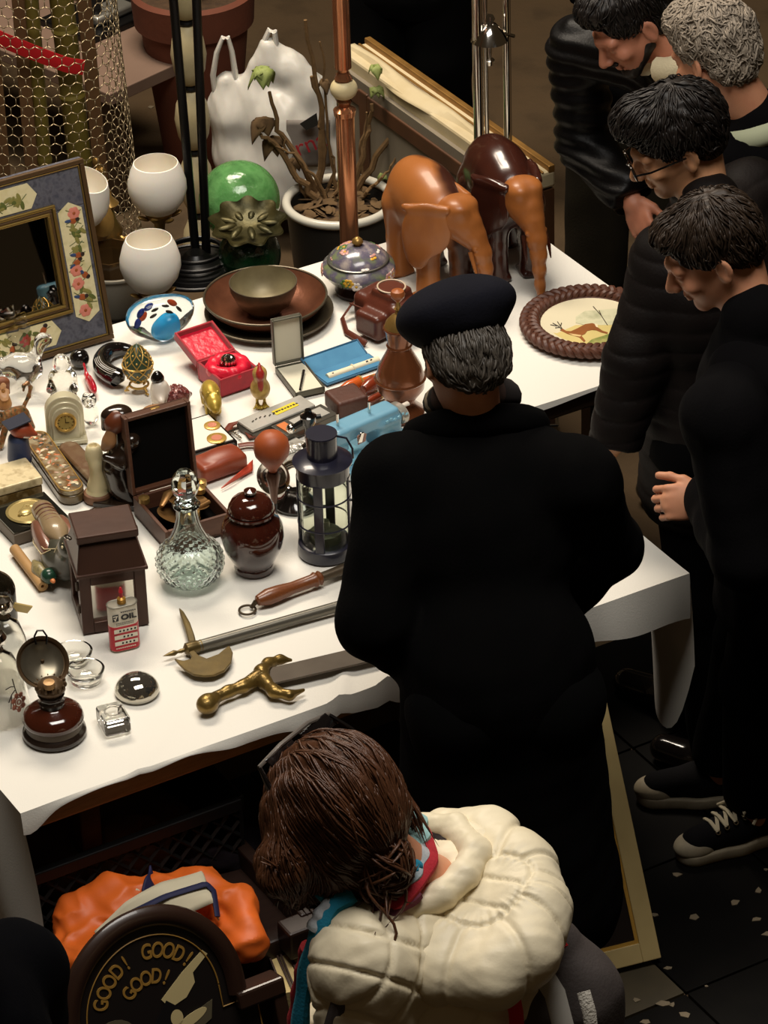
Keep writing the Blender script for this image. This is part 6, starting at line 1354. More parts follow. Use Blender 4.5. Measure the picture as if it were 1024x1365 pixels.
p = at(636, 392); t = thing('pewter_pot', 'small grey pewter lidded dish in front of the honey coloured elephant', 'pot', p); r = 25/sc(636, 390); pm = mat('pewter', (92, 92, 80), .4, .5, var=((74, 74, 64), 18, .6))
obj('dish', MB().lathe([(0, 0), (r*.5, 0), (r*.9, .018), (r, .03), (0, .032)], 36), pm, t); l_ = obj('lid', MB().lathe([(r*1.0, .03), (r*.9, .04), (r*.5, .052), (r*.16, .056), (0, .056)], 36), pm, t); obj('knob', MB().lathe([(.005, .055), (.004, .064), (.011, .07), (.012, .078), (.006, .086), (0, .087)], 16), pm, l_)
# ================================================================== PEOPLE
def skin(nm, c, c2): return mat(nm, c, .5, spec=.35, sss=.12, var=(c2, 30, .8))
SKIN = skin('skin', (202, 146, 112), (188, 126, 96)); SKIN2 = skin('skin_olive', (190, 142, 104), (172, 120, 86))
HAIRB = mat('black_hair', (16, 12, 10), .5, spec=.35, var=((30, 23, 18), 60, .7), stretch=(1, 1, .3)); HAIRD = mat('dark_brown_hair', (34, 25, 18), .5, spec=.35, var=((54, 41, 30), 70, .7), stretch=(1, 1, .3))
HAIRG = mat('grey_hair', (104, 94, 82), .6, var=((166, 152, 134), 60, .7), bump=(200, .3)); HAIRR = mat('chestnut_hair', (58, 34, 20), .42, spec=.5, var=((98, 60, 36), 60, .8), stretch=(1.5, 1.5, .4), bump=(180, .25))
def cloth_(nm, c, c2=None, rough=.9, spec=.15, b=(160, .2)): return mat(nm, c, rough, spec=spec, var=(c2 or tuple(int(x*.7) for x in c), 12, .7), bump=b)
BLK = cloth_('black_wool', (4, 4, 4), (7, 6, 6), .95, .06); BLK2 = cloth_('black_jersey', (6, 5, 6), (10, 9, 10), .95, .08); PUF = cloth_('brown_black_puffer', (11, 7, 6), (17, 11, 9), .65, .16); LEA = cloth_('black_leather', (7, 6, 6), (11, 9, 9), .45, .2); TRO = cloth_('dark_trousers', (5, 5, 5), None, .95, .08); OLV = cloth_('olive_trousers', (34, 29, 18), (26, 22, 14))
def unit(v): v = np.asarray(v, float); return v/np.linalg.norm(v)
def hand(s, wr, d, palm, side, curl=.5, f=1.0, thumb=.6):
    """wr wrist, d pointing along the fingers, palm = direction the palm faces, side=+1 thumb on +x of the frame"""
    y = unit(d); z = -unit(np.asarray(palm, float)-y*(np.asarray(palm, float)@y)); x = np.cross(y, z)
    R = np.stack([x, y, z], 1); oldR, oldt = s.R, s.t; s.at(R, wr)
    s.cap((0, -.03*f, 0), (0, .012*f, 0), .027*f, .026*f, .012); s.ell((0, .05*f, 0), (.041*f, .05*f, .0145*f), k=.012)
    for i, (bx, L, r) in enumerate(((.031, .07, .0088), (.0105, .08, .0092), (-.0105, .074, .0088), (-.031, .058, .0078))):
        bx *= side; p = np.array([bx, .086*f-abs(bx)*.12, 0]); a = 0.
        prev = p-np.array([0, .02, 0])
        s.cap(prev, p, r*1.1*f, r*f, .005); c_ = curl*(1+.12*i)
        for seg, fr in ((0, .46), (1, .3), (2, .24)):
            a += c_*(.55 if seg == 0 else .8); q = p+np.array([bx*.12*(seg == 0), math.cos(a), -math.sin(a)])*L*fr*f
            s.cap(p, q, r*(1-.07*seg)*f, r*(.93-.08*seg)*f, .003); p = q
    a = thumb; p = np.array([.026*side, .018, -.004])*f
    for L, r in ((.036, .0145), (.032, .0105), (.026, .0095)):
        q = p+np.array([side*math.sin(a), math.cos(a), -.25])*L*f*.97; s.cap(p, q, r*f, r*.9*f, .006); p = q; a -= .22
    s.at(oldR, oldt)
def head(s, c, R, f=1.0, long_=1.0):
    oR, ot = s.R, s.t; s.at(R*f, np.asarray(c, float)); 
    E = lambda p, r, Rr=None, k=.016, neg=False: s.p.append(('e', R@(np.asarray(p)*f)+c, R@(np.eye(3) if Rr is None else Rr), np.asarray(r, float)*f if not np.isscalar(r) else np.full(3, r*f), None, k*f, neg))
    Cc = lambda a, b, ra, rb, k=.016: s.p.append(('c', R@(np.asarray(a, float)*f)+c, R@(np.asarray(b, float)*f)+c, ra*f, rb*f, k*f, False))
    E((0, -.012, .036), (.074, .094, .083)); E((0, .03, -.025), (.06, .068, .08*long_)); Cc((-.05, .0, -.035), (-.018, .07, -.09), .022, .016); Cc((.05, .0, -.035), (.018, .07, -.09), .022, .016); E((0, .076, -.093), (.02, .018, .018))
    Cc((-.042, .078, .02), (0, .089, .022), .012, .012); Cc((.042, .078, .02), (0, .089, .022), .012, .012); E((.042, .07, -.025), (.02, .018, .016)); E((-.042, .07, -.025), (.02, .018, .016))
    Cc((0, .09, .012), (0, .118, -.03), .0085, .0125, .01)
    for x in (-1, 1):
        E((x*.012, .106, -.034), (.008, .01, .0075), None, .006); E((x*.031, .094, .002), (.017, .012, .0105), None, .01, True); E((x*.031, .079, .001), (.014, .013, .0115), None, .004)
        Re = rot('Z', x*.35)@rot('X', .12); E((x*.077, -.012, -.008), (.0075, .019, .03), Re, .006); E((x*.084, -.008, -.004), (.006, .01, .018), Re, .004, True); E((x*.078, -.008, -.032), (.006, .009, .009), Re, .005)
    E((0, .094, -.056), (.023, .009, .006), None, .006); E((0, .093, -.066), (.02, .009, .007), None, .006); E((0, .106, -.061), (.022, .006, .0016), None, .003, True)
    s.at(oR, ot)
from mathutils.kdtree import KDTree
def surf_locks(mb, V, N, flow, n, L, r, seed, ok=None, steps=7, lift=.003, jit=.35):
    """fine strands that follow a sculpted surface: flow(p) gives the combing direction"""
    g = np.random.default_rng(seed); kd = KDTree(len(V))
    for i, v in enumerate(V): kd.insert(v, i)
    kd.balance(); k = 0; tries = 0
    while k < n and tries < n*12:
        tries += 1; i = int(g.integers(len(V))); p = V[i].copy()
        if ok is not None and not ok(p): continue
        k += 1; pts = []; st = L*g.uniform(.6, 1.2)/steps; wob = g.normal(size=3)*jit; h = lift*g.uniform(.4, 1.5)
        for q in range(steps):
            _, j, _ = kd.find(p); nn = N[j]; p = p-nn*((p-V[j])@nn); pts.append(p+nn*h)
            d = flow(p); d = d/(np.linalg.norm(d)+1e-9)+wob*.5+g.normal(size=3)*jit*.25; d = d-nn*(d@nn); p = p+d/(np.linalg.norm(d)+1e-9)*st
        mb.tube(pts, np.interp(np.linspace(0, 1, steps), [0, .2, .7, 1], [.4, 1, .9, .15])*r*g.uniform(.6, 1.3), 4, flat=.6)
def lookR(d, roll=0., up=(0, 0, 1)): return basis(d, up)@rot('Y', roll)
class Person:
    def __init__(s, label, base, J, res=.005, hands=True, f=1.0, sk=SKIN, curl=.5, name='person'):
        s.b = np.array([base[0], base[1], 0.]); s.t = thing(name, label, 'person', s.b); s.J = {k: np.asarray(v, float)-s.b for k, v in J.items() if k not in ('face', 'roll', 'dL', 'dR', 'pL', 'pR', 'dirL', 'dirR')}
        for k in ('dirL', 'dirR'):
            if k in J: s.J[k] = np.asarray(J[k], float)
        j = s.J; s.R = lookR(J['face'], J.get('roll', 0.)); s.f = f
        s.ax = unit(j['shR']-j['shL']); s.up = unit(j['neck']-j['hip']); s.fw = unit(np.cross(s.up, s.ax)); s.ax = np.cross(s.fw, s.up); s.B = np.stack([s.ax, s.fw, s.up], 1)
        hw = .09; 
        for sd_, sg in (('L', -1), ('R', 1)):
            j['hp'+sd_] = j['hip']+s.ax*hw*sg
            if 'kn'+sd_ not in j: j['kn'+sd_] = (j['hp'+sd_]+j['ft'+sd_]+np.array([0, 0, .09]))/2+s.fw*.03
            if 'dir'+sd_ not in j: j['dir'+sd_] = s.fw*np.array([1, 1, 0])
        B = SD(); hd = j['head']
        head(B, hd, s.R, f)
        nb = hd+s.R@np.array([0, -.03, -.06])*f; B.cap(nb, j['neck'], .052*f, .058*f, .03)
        B.ell(j['neck']-s.up*.2, (.15, .1, .19), s.B, .05); B.ell(j['hip']+s.up*.1, (.13, .1, .16), s.B, .05)
        for sd_, sg in (('L', -1), ('R', 1)):
            B.cap(j['neck']-s.up*.03, j['sh'+sd_], .05, .052, .04); B.chain([(j['sh'+sd_], .052), (j['el'+sd_], .04), (j['wr'+sd_], .026)], .02)
            B.chain([(j['hp'+sd_], .085), (j['kn'+sd_], .058), (j['ft'+sd_]+np.array([0, 0, .09]), .04)], .03); B.cap(j['ft'+sd_]+np.array([0, 0, .05]), j['ft'+sd_]+unit(j['dir'+sd_])*.11+np.array([0, 0, .04]), .034, .026, .03)
            d = J.get('d'+sd_); d = unit(j['wr'+sd_]-j['el'+sd_]) if d is None else unit(d); pm = J.get('p'+sd_, (0, 0, -1))
            if hands: hand(B, j['wr'+sd_]+d*.02, d, pm, -sg, curl)
        s.B_ = B
        s.body = sobj('body', B, res, sk, s.t)
    def jacket(s, nm, m, t=.03, hem=.12, arm=.022, res=.007, collar=.07, fold=.005, post=None, flare=.0, split=True):
        j = s.J; c = SD(); B = s.B
        c.ell(j['neck']-s.up*.21, (.16+t, .105+t, .2+t*.5), B, .05); c.ell(j['hip']+s.up*.1, (.135+t, .105+t, .2), B, .05)
        for sg in (-1, 1):
            top = j['hip']+s.ax*.06*sg; hm = top-s.up*.0-np.array([0, 0, hem])+s.ax*flare*sg; c.cap(top+s.up*.1, hm, .105+t*.6, .11+t+flare*.5, .05)
        for sd_ in 'LR':
            sh, el, wr = j['sh'+sd_], j['el'+sd_], j['wr'+sd_]
            c.cap(j['neck']-s.up*.06, sh, .06, .055+arm, .05); c.chain([(sh, .055+arm), (el, .043+arm), (wr, .033+arm)], .025)
        if collar: c.cap(j['neck']-s.up*.05, j['neck']+s.up*(collar-.05)-s.fw*.015, .085, .07, .03)
        for sg in (0,): c.box(j['hip']-np.array([0, 0, hem+.25]), (.6, .6, .17), .01, None, .01, True)
        for sd_ in 'LR':
            el, wr = j['el'+sd_], j['wr'+sd_]; d = unit(wr-el); c.box(wr+d*(.105+getattr(s, 'cuff', 0.)), (.09, .09, .09), .005, basis(d), .005, True)
        def pf(V, N):
            V = V+N*(fold*lump(V*[1, 1, .55], 26, 3)+fold*.5*lump(V, 60, 4))[:, None]
            return V if post is None else post(V, N)
        return sobj(nm, c, res, m, s.t, pf)
    def trousers(s, m, res=.01, wide=.02, crop=0.):
        j = s.J; c = SD(); c.cap(j['hpL'], j['hpR'], .115, .115, .03)
        for sd_ in 'LR': c.chain([(j['hp'+sd_], .085+wide), (j['kn'+sd_], .06+wide), (j['ft'+sd_]+np.array([0, 0, .07+crop]), .055+wide)], .03)
        return sobj('trousers', c, res, m, s.t, lambda V, N: V+N*(.005*lump(V*[1, 1, 1.4], 30, 5))[:, None])
    def shoes(s, m):
        for sd_ in 'LR':
            d = unit(s.J['dir'+sd_]); p = s.J['ft'+sd_]; c = SD(); c.at(basis(d), p); c.cap((0, -.05, .045), (0, .05, .05), .042, .042, .02); c.cap((0, .05, .042), (0, .17, .036), .042, .036, .02); c.cap((0, -.04, .06), (0, -.03, .11), .045, .045, .02); c.box((0, .06, -.05), (.2, .3, .052), .002, None, .004, True)
            sobj('shoe', c, .006, m, s.t)
    def hair(s, m, prims, cut=(), locks=0, rad=(.082, .104, .09), L=.09, r=.006, ok=None, seed=1, res=.0045, bump=.003, crown=(0, -.045, .12), nm='hair', wave=0.):
        c = SD(); c.at(s.R, s.J['head'])
        for p, q, Rr in prims: c.ell(np.array(p)*s.f, np.array(q)*s.f, Rr, .02)
        for p, q in cut: c.ell(np.array(p)*s.f, np.array(q)*s.f, None, .012, True)
        V, F = c.mesh(res, lambda V, N: V+N*(bump*lump(V, 150, seed)+bump*lump(V@s.R*[1, .25, .5], 300, seed+1))[:, None]); b = MB(); b.add(V, F.tolist())
        if locks:
            h0 = s.J['head']; cr = h0+s.R@np.array(crown); dn = s.R@np.array([0, 0, -1.])
            surf_locks(b, V, vnorm(V, F), lambda p: (p-cr)/(np.linalg.norm(p-cr)+1e-6)+dn*.25, locks, L, r, seed, lambda p: (s.R.T@(p-h0))[2] > -.07, jit=.3+wave)
        return obj(nm, b, m, s.t, auto=0)
SHORT = [((0, -.016, .045), (.081, .1, .086), None), ((0, -.06, -.0), (.068, .05, .07), None)]
def P_(u, v, z): return W(u, v, z)
# ---- the man in the beret, leaning over the front edge
hc = at(616, 472, 1.60)
J = dict(head=hc, face=(-.30, .80, -.52), roll=.05, neck=at(632, 556, 1.44), shL=at(532, 640, 1.36), shR=at(768, 640, 1.36), elL=at(500, 822, 1.12), wrL=at(570, 880, .96), elR=at(806, 730, 1.10), wrR=at(740, 800, .96),
         hip=at(672, 940, .93), ftL=at(672, 940, .93)*[1, 1, 0]+[-.11, -.06, 0], ftR=at(672, 940, .93)*[1, 1, 0]+[.11, -.02, 0], dL=(-.1, 1, -.5), dR=(-.3, 1, -.5))
p = Person('man in a navy beret and long black coat leaning over the table front', at(672, 940, .93), J, .005)
p.jacket('coat', BLK, .045, .5, .034, .008, .07, .006, flare=.02)
p.trousers(TRO); p.shoes(M['bgloss'])
cc = MB(); nk = p.J['neck']; cr = [nk+p.B@np.array([.115*math.sin(a)*1.05, -.085*math.cos(a), -.028+.02*math.cos(a)]) for a in np.linspace(-2.2, 2.2, 22)]
cc.tube(cr, .034, 10, flat=1.0); obj('coat_collar', cc, BLK, p.t)
p.hair(HAIRG.copy() if False else mat('pepper_hair', (38, 34, 30), .5, var=((92, 84, 74), 50, .8), stretch=(1, .3, 1)), [((0, -.03, .01), (.083, .09, .075), None), ((0, -.072, -.025), (.07, .045, .055), None)], [((0, .1, -.02), (.09, .09, .12))], 900, (.09, .112, .1), .05, .0032, lambda q: q[2] < .03 and q[2] > -.06 and q[1] < .03, 3, crown=(0, -.02, .12))
be = SD(); be.at(p.R, p.J['head']); be.ell((-.008, -.012, .09), (.118, .126, .062), rot('Y', -.1)@rot('X', -.1), .03); be.ell((0, -.012, .055), (.092, .108, .045), rot('X', -.1), .03); be.ell((.02, -.05, .1), (.09, .08, .045), None, .03)
sobj('beret', be, .0045, cloth_('navy_felt', (13, 13, 20), (20, 20, 28)), p.t, lambda V, N: V+N*(.004*lump(V, 28, 5))[:, None]); 
sk = MB(); cols = [mat('scarf_dark', (34, 28, 26), .9), mat('scarf_beige', (160, 146, 124), .9), mat('scarf_brown', (64, 46, 38), .9)]
ring = [nk+p.B@np.array([.074*math.sin(a), .01-.07*math.cos(a), .04+.012*math.cos(a)]) for a in np.linspace(-PI, PI, 41)[:-1]]
sk.tube(ring, .027, 12, closed=True, flat=1.2)
for i, f_ in enumerate(sk.f):
    ri = i//12; sk.m[i] = (1 if (ri % 9) in (3,) else 2 if (ri % 9) in (5, 6) else 0)
obj('scarf', sk, cols, p.t)

# ---- the man in the black hooded top, right
hc = at(952, 336, 1.63)
J = dict(head=hc, face=(-.90, .02, -.50), roll=-.04, neck=at(1004, 440, 1.47), shL=at(968, 560, 1.38), shR=at(1040, 440, 1.38), elL=at(1000, 740, 1.1), wrL=at(954, 666, 1.07), elR=at(1060, 600, 1.1), wrR=at(985, 560, 1.0),
         hip=P_(1.98, 2.10, .94), ftL=at(1003, 1119, 0.0), ftR=P_(2.0, 2.38, 0), dL=(-1, .1, -.1), pL=(.1, .9, -.6), dirL=(-.18, -.075, 0), dirR=(-1, 0, 0))
Jd = {k: J[k] for k in ('dirL', 'dirR')}
p = Person('young man in a black hooded top looking down, nearest on the right', P_(1.96, 2.2, 0), J, .004, sk=SKIN, curl=1.25)
p.cuff = .05
HM = p
p.jacket('hooded_top', BLK2, .05, .14, .034, .007, .09, .007); p.trousers(TRO, wide=.012, crop=.07)
p.hair(HAIRD, [((0, -.02, .05), (.083, .1, .086), None), ((0, -.055, .02), (.074, .062, .08), None), ((-.0, .05, .09), (.055, .05, .036), None)], [((0, .11, -.03), (.1, .075, .1)), ((.085, .0, -.05), (.04, .04, .06)), ((-.085, .0, -.05), (.04, .04, .06))], 1500, (.09, .116, .11), .06, .0030, lambda q: q[2] > .035 or (q[1] < -.03 and q[2] > -.03), 7)
hd_ = SD(); hd_.at(p.B, p.J['neck']); 
for a in np.linspace(-2., 2., 9): hd_.ell((.12*math.sin(a), -.085*math.cos(a)-.03, -.02-.03*math.cos(a)), (.06, .06, .05), None, .04)
hd_.ell((0, -.12, -.1), (.12, .05, .11), None, .04); sobj('hood', hd_, .006, BLK2, p.t, lambda V, N: V+N*(.006*lump(V, 30, 8))[:, None])
# small dim emblem on the sleeve
q = at(995, 672, 1.2); em = MB()
er = unit([1, .0, 0])
# shoes: canvas pumps
def pump(par, pos, d, detail):
    R_ = basis(d); b = par.b
    s = SD(); s.at(R_, pos); s.cap((0, -.07, .05), (0, .05, .055), .04, .042, .02); s.cap((0, .05, .055), (0, .15, .04), .042, .036, .02); s.cap((0, -.065, .06), (0, -.03, .12), .043, .046, .03); s.box((0, .04, -.05), (.2, .3, .065), .002, None, .004, True)
    sh = sobj('shoe', s, .004, cloth_('black_canvas', (14, 13, 15), (20, 19, 21)), par.t)
    s = SD(); s.at(R_, pos); s.ell((0, .15, .034), (.042, .055, .03), None, .01); s.box((0, .1, -.05), (.2, .3, .06), .002, None, .004, True); s.box((0, .05, .05), (.1, .065, .1), .005, None, .004, True)
    pale = mat('dirty_rubber', (176, 164, 140), .6, var=((140, 128, 106), 30, .7))
    sobj('toe_cap', s, .0035, pale, sh)
    s = SD(); s.at(R_, pos); s.cap((0, -.07, .016), (0, .05, .016), .047, .048, .02); s.cap((0, .05, .016), (0, .155, .016), .048, .044, .02); s.box((0, .04, .12), (.2, .3, .09), .002, None, .003, True); s.box((0, .04, -.09), (.2, .3, .09), .002, None, .003, True)
    sobj('sole', s, .0035, pale, sh)
    if detail:
        lc = mat('lace', (188, 176, 148), .8); X_ = lambda q: pos+R_@np.array(q)
        for i in range(5):
            y = .108-.022*i; z = .084+.009*i; w_ = .026+.002*i
            for sg in (-1, 1):
                obj('eyelet', MB().torus(.0055, .0018, X_((sg*w_*1.15, y, z-.008)), R_@rot('Y', sg*.7), 14, 6), M['chrome'], sh)
            obj('lace', MB().tube([X_((-w_*1.15, y, z-.006)), X_((0, y+.006, z+.006)), X_((w_*1.15, y+.004, z-.006))], .0055, 6, flat=.5), lc, sh); obj('lace', MB().tube([X_((-w_*1.1, y, z-.004)), X_((0, y-.012, z+.008)), X_((w_*1.1, y-.024, z+.002))], .005, 6, flat=.5), lc, sh)
        for pts in ([(0, .0, .13), (-.03, .02, .14), (-.045, .05, .12), (-.02, .04, .125), (0, .0, .13)], [(0, .0, .13), (.03, .02, .135), (.05, .045, .115), (.02, .03, .125), (0, 0, .13)], [(0, 0, .13), (-.03, -.01, .12), (-.055, .03, .09)], [(0, 0, .13), (.02, .05, .12), (.045, .07, .095)]): obj('lace', MB().tube([X_(q) for q in pts], .004, 6), lc, sh)
pump(p, p.J['ftL'], Jd['dirL'], True); pump(p, p.J['ftR'], Jd['dirR'], False)
# ---- the man with glasses in a quilted jacket
hc = at(903, 190, 1.60)
J = dict(head=hc, face=(-.92, -.10, -.42), roll=-.05, neck=at(942, 285, 1.45), shL=at(892, 350, 1.36), shR=at(1000, 262, 1.38), elL=at(848, 478, 1.16), wrL=at(822, 585, .98), elR=at(950, 430, 1.05), wrR=at(925, 480, .95),
         hip=P_(2.10, 2.56, .92), ftL=P_(2.04, 2.42, 0), ftR=P_(2.12, 2.7, 0), dL=(-.5, .2, -.9))
p = Person('man with black hair and glasses in a dark brown puffer jacket bending to the plate', P_(2.08, 2.56, 0), J, .004, sk=SKIN2)
def puff(V, N):
    t_ = (V[:, 2]/.05) % 1.; return V+N*(.005*np.sqrt(np.abs(np.sin(PI*t_)))-.004)[:, None]
p.jacket('puffer_jacket', PUF, .045, .12, .03, .006, .08, .004, puff); p.trousers(TRO); p.shoes(M['bgloss'])
zz = SD(); fr_ = p.J['hip']+p.fw*.155+p.up*-.05; tp_ = p.J['neck']+p.fw*.13-p.up*.12; obj('zip', MB().tube([fr_, (fr_+tp_)/2+p.fw*.02, tp_], .012, 8, flat=.5), mat('zip_dark', (46, 38, 34), .35, .4), p.t)
p.hair(HAIRB, [((0, -.022, .055), (.088, .108, .09), None), ((0, -.055, .02), (.078, .066, .08), None), ((0, .055, .1), (.066, .06, .05), None)], [((0, .115, -.03), (.1, .07, .1)), ((.088, .0, -.05), (.04, .036, .05)), ((-.088, .0, -.05), (.04, .036, .05))], 1500, (.095, .122, .118), .065, .0030, lambda q: q[2] > .04 or (q[1] < -.03 and q[2] > -.02), 9)
gl = thing('spectacles', 'black framed glasses worn by the man in the puffer jacket', 'glasses', p.b+p.J['head']); H_ = lambda q: p.R@np.array(q)
for x in (-1, 1):
    obj('rim', MB().tube([H_((x*.034+.024*math.cos(a), .115, .0+.018*math.sin(a))) for a in np.linspace(0, 2*PI, 19)[:-1]], .0026, 6, closed=True), M['bgloss'], gl); obj('temple', MB().tube([H_((x*.06, .113, .006)), H_((x*.076, .08, .006)), H_((x*.084, -.005, .004))], .0026, 6), M['bgloss'], gl)
    obj('lens', MB().lathe([(0, 0), (.022, 0), (.022, .0012), (0, .0014)], 20, H_((x*.034, .1145, 0)), p.R@rot('X', PI/2)), mat('lens', (255, 255, 255), .02, trans=1., ior=1.05), gl)
obj('bridge', MB().tube([H_((-.01, .116, .004)), H_((0, .121, .007)), H_((.01, .116, .004))], .0026, 6), M['bgloss'], gl)
# ---- grey haired man behind
hc = at(952, 72, 1.64)
J = dict(head=hc, face=(-.62, .66, -.42), roll=0, neck=at(1010, 160, 1.48), shL=at(990, 210, 1.40), shR=at(1085, 150, 1.40), elL=at(1010, 330, 1.12), wrL=at(985, 330, .95), elR=at(1090, 270, 1.1), wrR=at(1050, 290, .95),
         hip=P_(2.52, 2.93, .93), ftL=P_(2.48, 3.02, 0), ftR=P_(2.62, 2.86, 0))
p = Person('grey haired man seen from behind with a pale green collar, top right', P_(2.54, 2.94, 0), J, .005)
p.jacket('dark_jacket', BLK2, .04, .16, .03, .009, .06); p.trousers(TRO); p.shoes(M['bgloss'])
p.hair(HAIRG, [((0, -.02, .05), (.085, .104, .088), None), ((0, -.06, .0), (.074, .056, .08), None), ((0, .05, .09), (.06, .05, .045), None)], [((0, .11, -.04), (.1, .07, .1)), ((.088, .01, -.05), (.04, .036, .05)), ((-.088, .01, -.05), (.04, .036, .05))], 1700, (.091, .118, .112), .05, .0034, lambda q: q[2] > .02 or (q[1] < -.02 and q[2] > -.05), 12, wave=.8)
obj('green_collar', MB().tube([p.J['neck']+p.B@np.array([.085*math.sin(a), -.075*math.cos(a), .0+.02*math.cos(a)]) for a in np.linspace(-1.9, 1.9, 20)], .024, 10, flat=1.2), mat('pale_green_cloth', (168, 172, 142), .8), p.t)
# ---- bearded man in a leather jacket, leaning at the far end of the table
hc = at(842, 30, 1.46)
J = dict(head=hc, face=(-.74, -.34, -.58), roll=.1, neck=at(905, 75, 1.36), shR=at(772, 62, 1.27), shL=at(935, 150, 1.28), elR=at(778, 190, 1.0), wrR=at(838, 258, .93), elL=at(930, 290, 1.02), wrL=at(915, 330, .92),
         hip=P_(2.80, 3.42, .9), ftL=P_(2.72, 3.3, 0), ftR=P_(2.78, 3.6, 0), dR=(.25, -.55, -.5), pR=(.5, .5, -.2), dL=(-.5, .3, -.5))
p = Person('dark haired bearded man in a black leather jacket stooping at the top right', P_(2.76, 3.45, 0), J, .004, sk=skin('skin_ruddy', (186, 126, 98), (164, 104, 80)), curl=.75)
def crease(V, N): return V+N*(.004*np.sin(V[:, 2]*150+6*lump(V, 12, 4)))[:, None]
p.jacket('leather_jacket', LEA, .035, .1, .026, .006, .05, .005, crease); p.trousers(TRO); p.shoes(M['bgloss'])
p.hair(HAIRB, [((0, -.018, .052), (.082, .102, .084), None), ((0, -.05, .0), (.072, .06, .08), None), ((0, .045, .1), (.06, .05, .036), None)], [((0, .115, -.02), (.1, .072, .095))], 1100, (.088, .114, .108), .06, .0030, lambda q: q[2] > .045 or (q[1] < -.03 and q[2] > -.04), 15)
bd = SD(); bd.at(p.R, p.J['head']); bd.cap((-.051, .008, -.045), (-.018, .07, -.091), .021, .0185, .016).cap((.051, .008, -.045), (.018, .07, -.091), .021, .0185, .016).ell((0, .077, -.094), (.022, .0205, .02)).ell((0, .097, -.047), (.024, .0105, .006), None, .006).ell((0, .1, -.061), (.02, .03, .008), None, .006, True)
sobj('beard', bd, .003, HAIRB, p.t, lambda V, N: V+N*(.0016*lump(V, 260, 5))[:, None])
obj('cream_collar', MB().tube([p.J['neck']+p.B@np.array([.08*math.sin(a), -.05*math.cos(a)+.03, .025]) for a in np.linspace(-2.8, 2.8, 30)], .03, 10, flat=1.1), mat('cream_knit', (206, 192, 158), .9, bump=(200, .4)), p.t)
obj('zip_pull', MB().box(p.J['neck']+p.B@np.array([.06, .13, -.12]), (.008, .004, .03), p.B), M['chrome'], p.t, bev=.002)
# ---- two people standing beyond the framed panel; only their legs and lower coats are in the photo
def stander(label, u, v, face, jm, tm, cord=False):
    b = P_(u, v, 0); f = unit(np.array([*face, 0])); r = np.cross(f, (0, 0, 1.)); K = lambda x, y, z: b+r*x+f*y+np.array([0, 0, z])
    J = dict(head=K(0, .05, 1.62), face=(*face, -.3), neck=K(0, 0, 1.46), shL=K(-.19, 0, 1.4), shR=K(.19, 0, 1.4), elL=K(-.26, .02, 1.12), wrL=K(-.15, .03, .96), elR=K(.26, .02, 1.12), wrR=K(.15, .03, .96), hip=K(0, -.02, .93), ftL=K(-.12, 0, 0), ftR=K(.12, .05, 0))
    p = Person(label, b, J, .007); p.jacket('jacket', jm, .04, .2, .028, .01); p.trousers(tm, wide=.035); p.shoes(M['bgloss'])
    p.hair(HAIRD, SHORT, [((0, .115, -.03), (.1, .07, .1))], 0)
    if cord: obj('drawstring', MB().tube([K(.05, .17, 1.12), K(.055, .18, 1.0), K(.05, .19, .84)], .004, 6), mat('pale_cord', (186, 180, 168), .8), p.t)
    return p
stander('person in wide olive trousers standing beyond the gold edge of the frame', 3.22, 4.55, (-.6, -.8), BLK2, OLV)
stander('person in black with a pale drawstring standing beyond the frame, top centre', 2.98, 5.45, (-.3, -.95), BLK, TRO, True)
# ---- dark shoulder at the bottom left
b = P_(-.48, 1.12, 0); f = unit(np.array([.2, 1., 0])); r = np.cross(f, (0, 0, 1.)); K = lambda x, y, z: b+r*x+f*y+np.array([0, 0, z])
sR = at(22, 1292, 1.27)
J = dict(head=K(-.0, .06, 1.58), face=(.2, 1, -.5), neck=K(0, 0, 1.40), shL=K(-.2, 0, 1.33), shR=sR, elL=K(-.25, .0, 1.05), wrL=K(-.12, .03, .95), elR=at(42, 1420, 1.02), wrR=at(60, 1480, .9), hip=K(.0, -.05, .9), ftL=K(-.1, 0, 0), ftR=K(.12, .03, 0))
p = Person('person in dark navy, only a shoulder showing in the bottom left corner', b, J, .007); p.jacket('navy_jacket', cloth_('navy_black', (4, 4, 6), (6, 6, 9), .95, .06), .035, .15, .03, .009); p.trousers(TRO); p.shoes(M['bgloss']); p.hair(HAIRD, SHORT, [((0, .115, -.03), (.1, .07, .1))], 0)
# ---- the woman in the cream quilted jacket, nearest the camera
hc = at(452, 1085, 1.50); nk = at(560, 1180, 1.345)
J = dict(head=hc, face=(-.62, .62, -.62), roll=-.12, neck=nk, shL=nk+np.array([-.095, -.135, -.06]), shR=nk+np.array([.105, .105, -.06]), elL=nk+np.array([-.1, -.17, -.34]), wrL=nk+np.array([-.3, .0, -.5]), elR=nk+np.array([.0, .2, -.34]), wrR=nk+np.array([-.16, .2, -.5]),
         hip=at(665, 1240, 1.2)*np.array([1, 1, 0])+np.array([.04, -.02, .9]), ftL=0, ftR=0)
hb = J['hip']*np.array([1, 1, 0]); J['ftL'] = hb+np.array([-.05, -.1, 0]); J['ftR'] = hb+np.array([-.05, .1, 0])
p = Person('woman with chestnut hair in a cream quilted jacket and bright scarf at the bottom', hb, J, .004)
CRM = mat('cream_nylon', (236, 224, 194), .45, spec=.4, var=((228, 214, 182), 10, .6), bump=(90, .12))
bb = p.b
QR = lookR((-.7, .5, -.2))
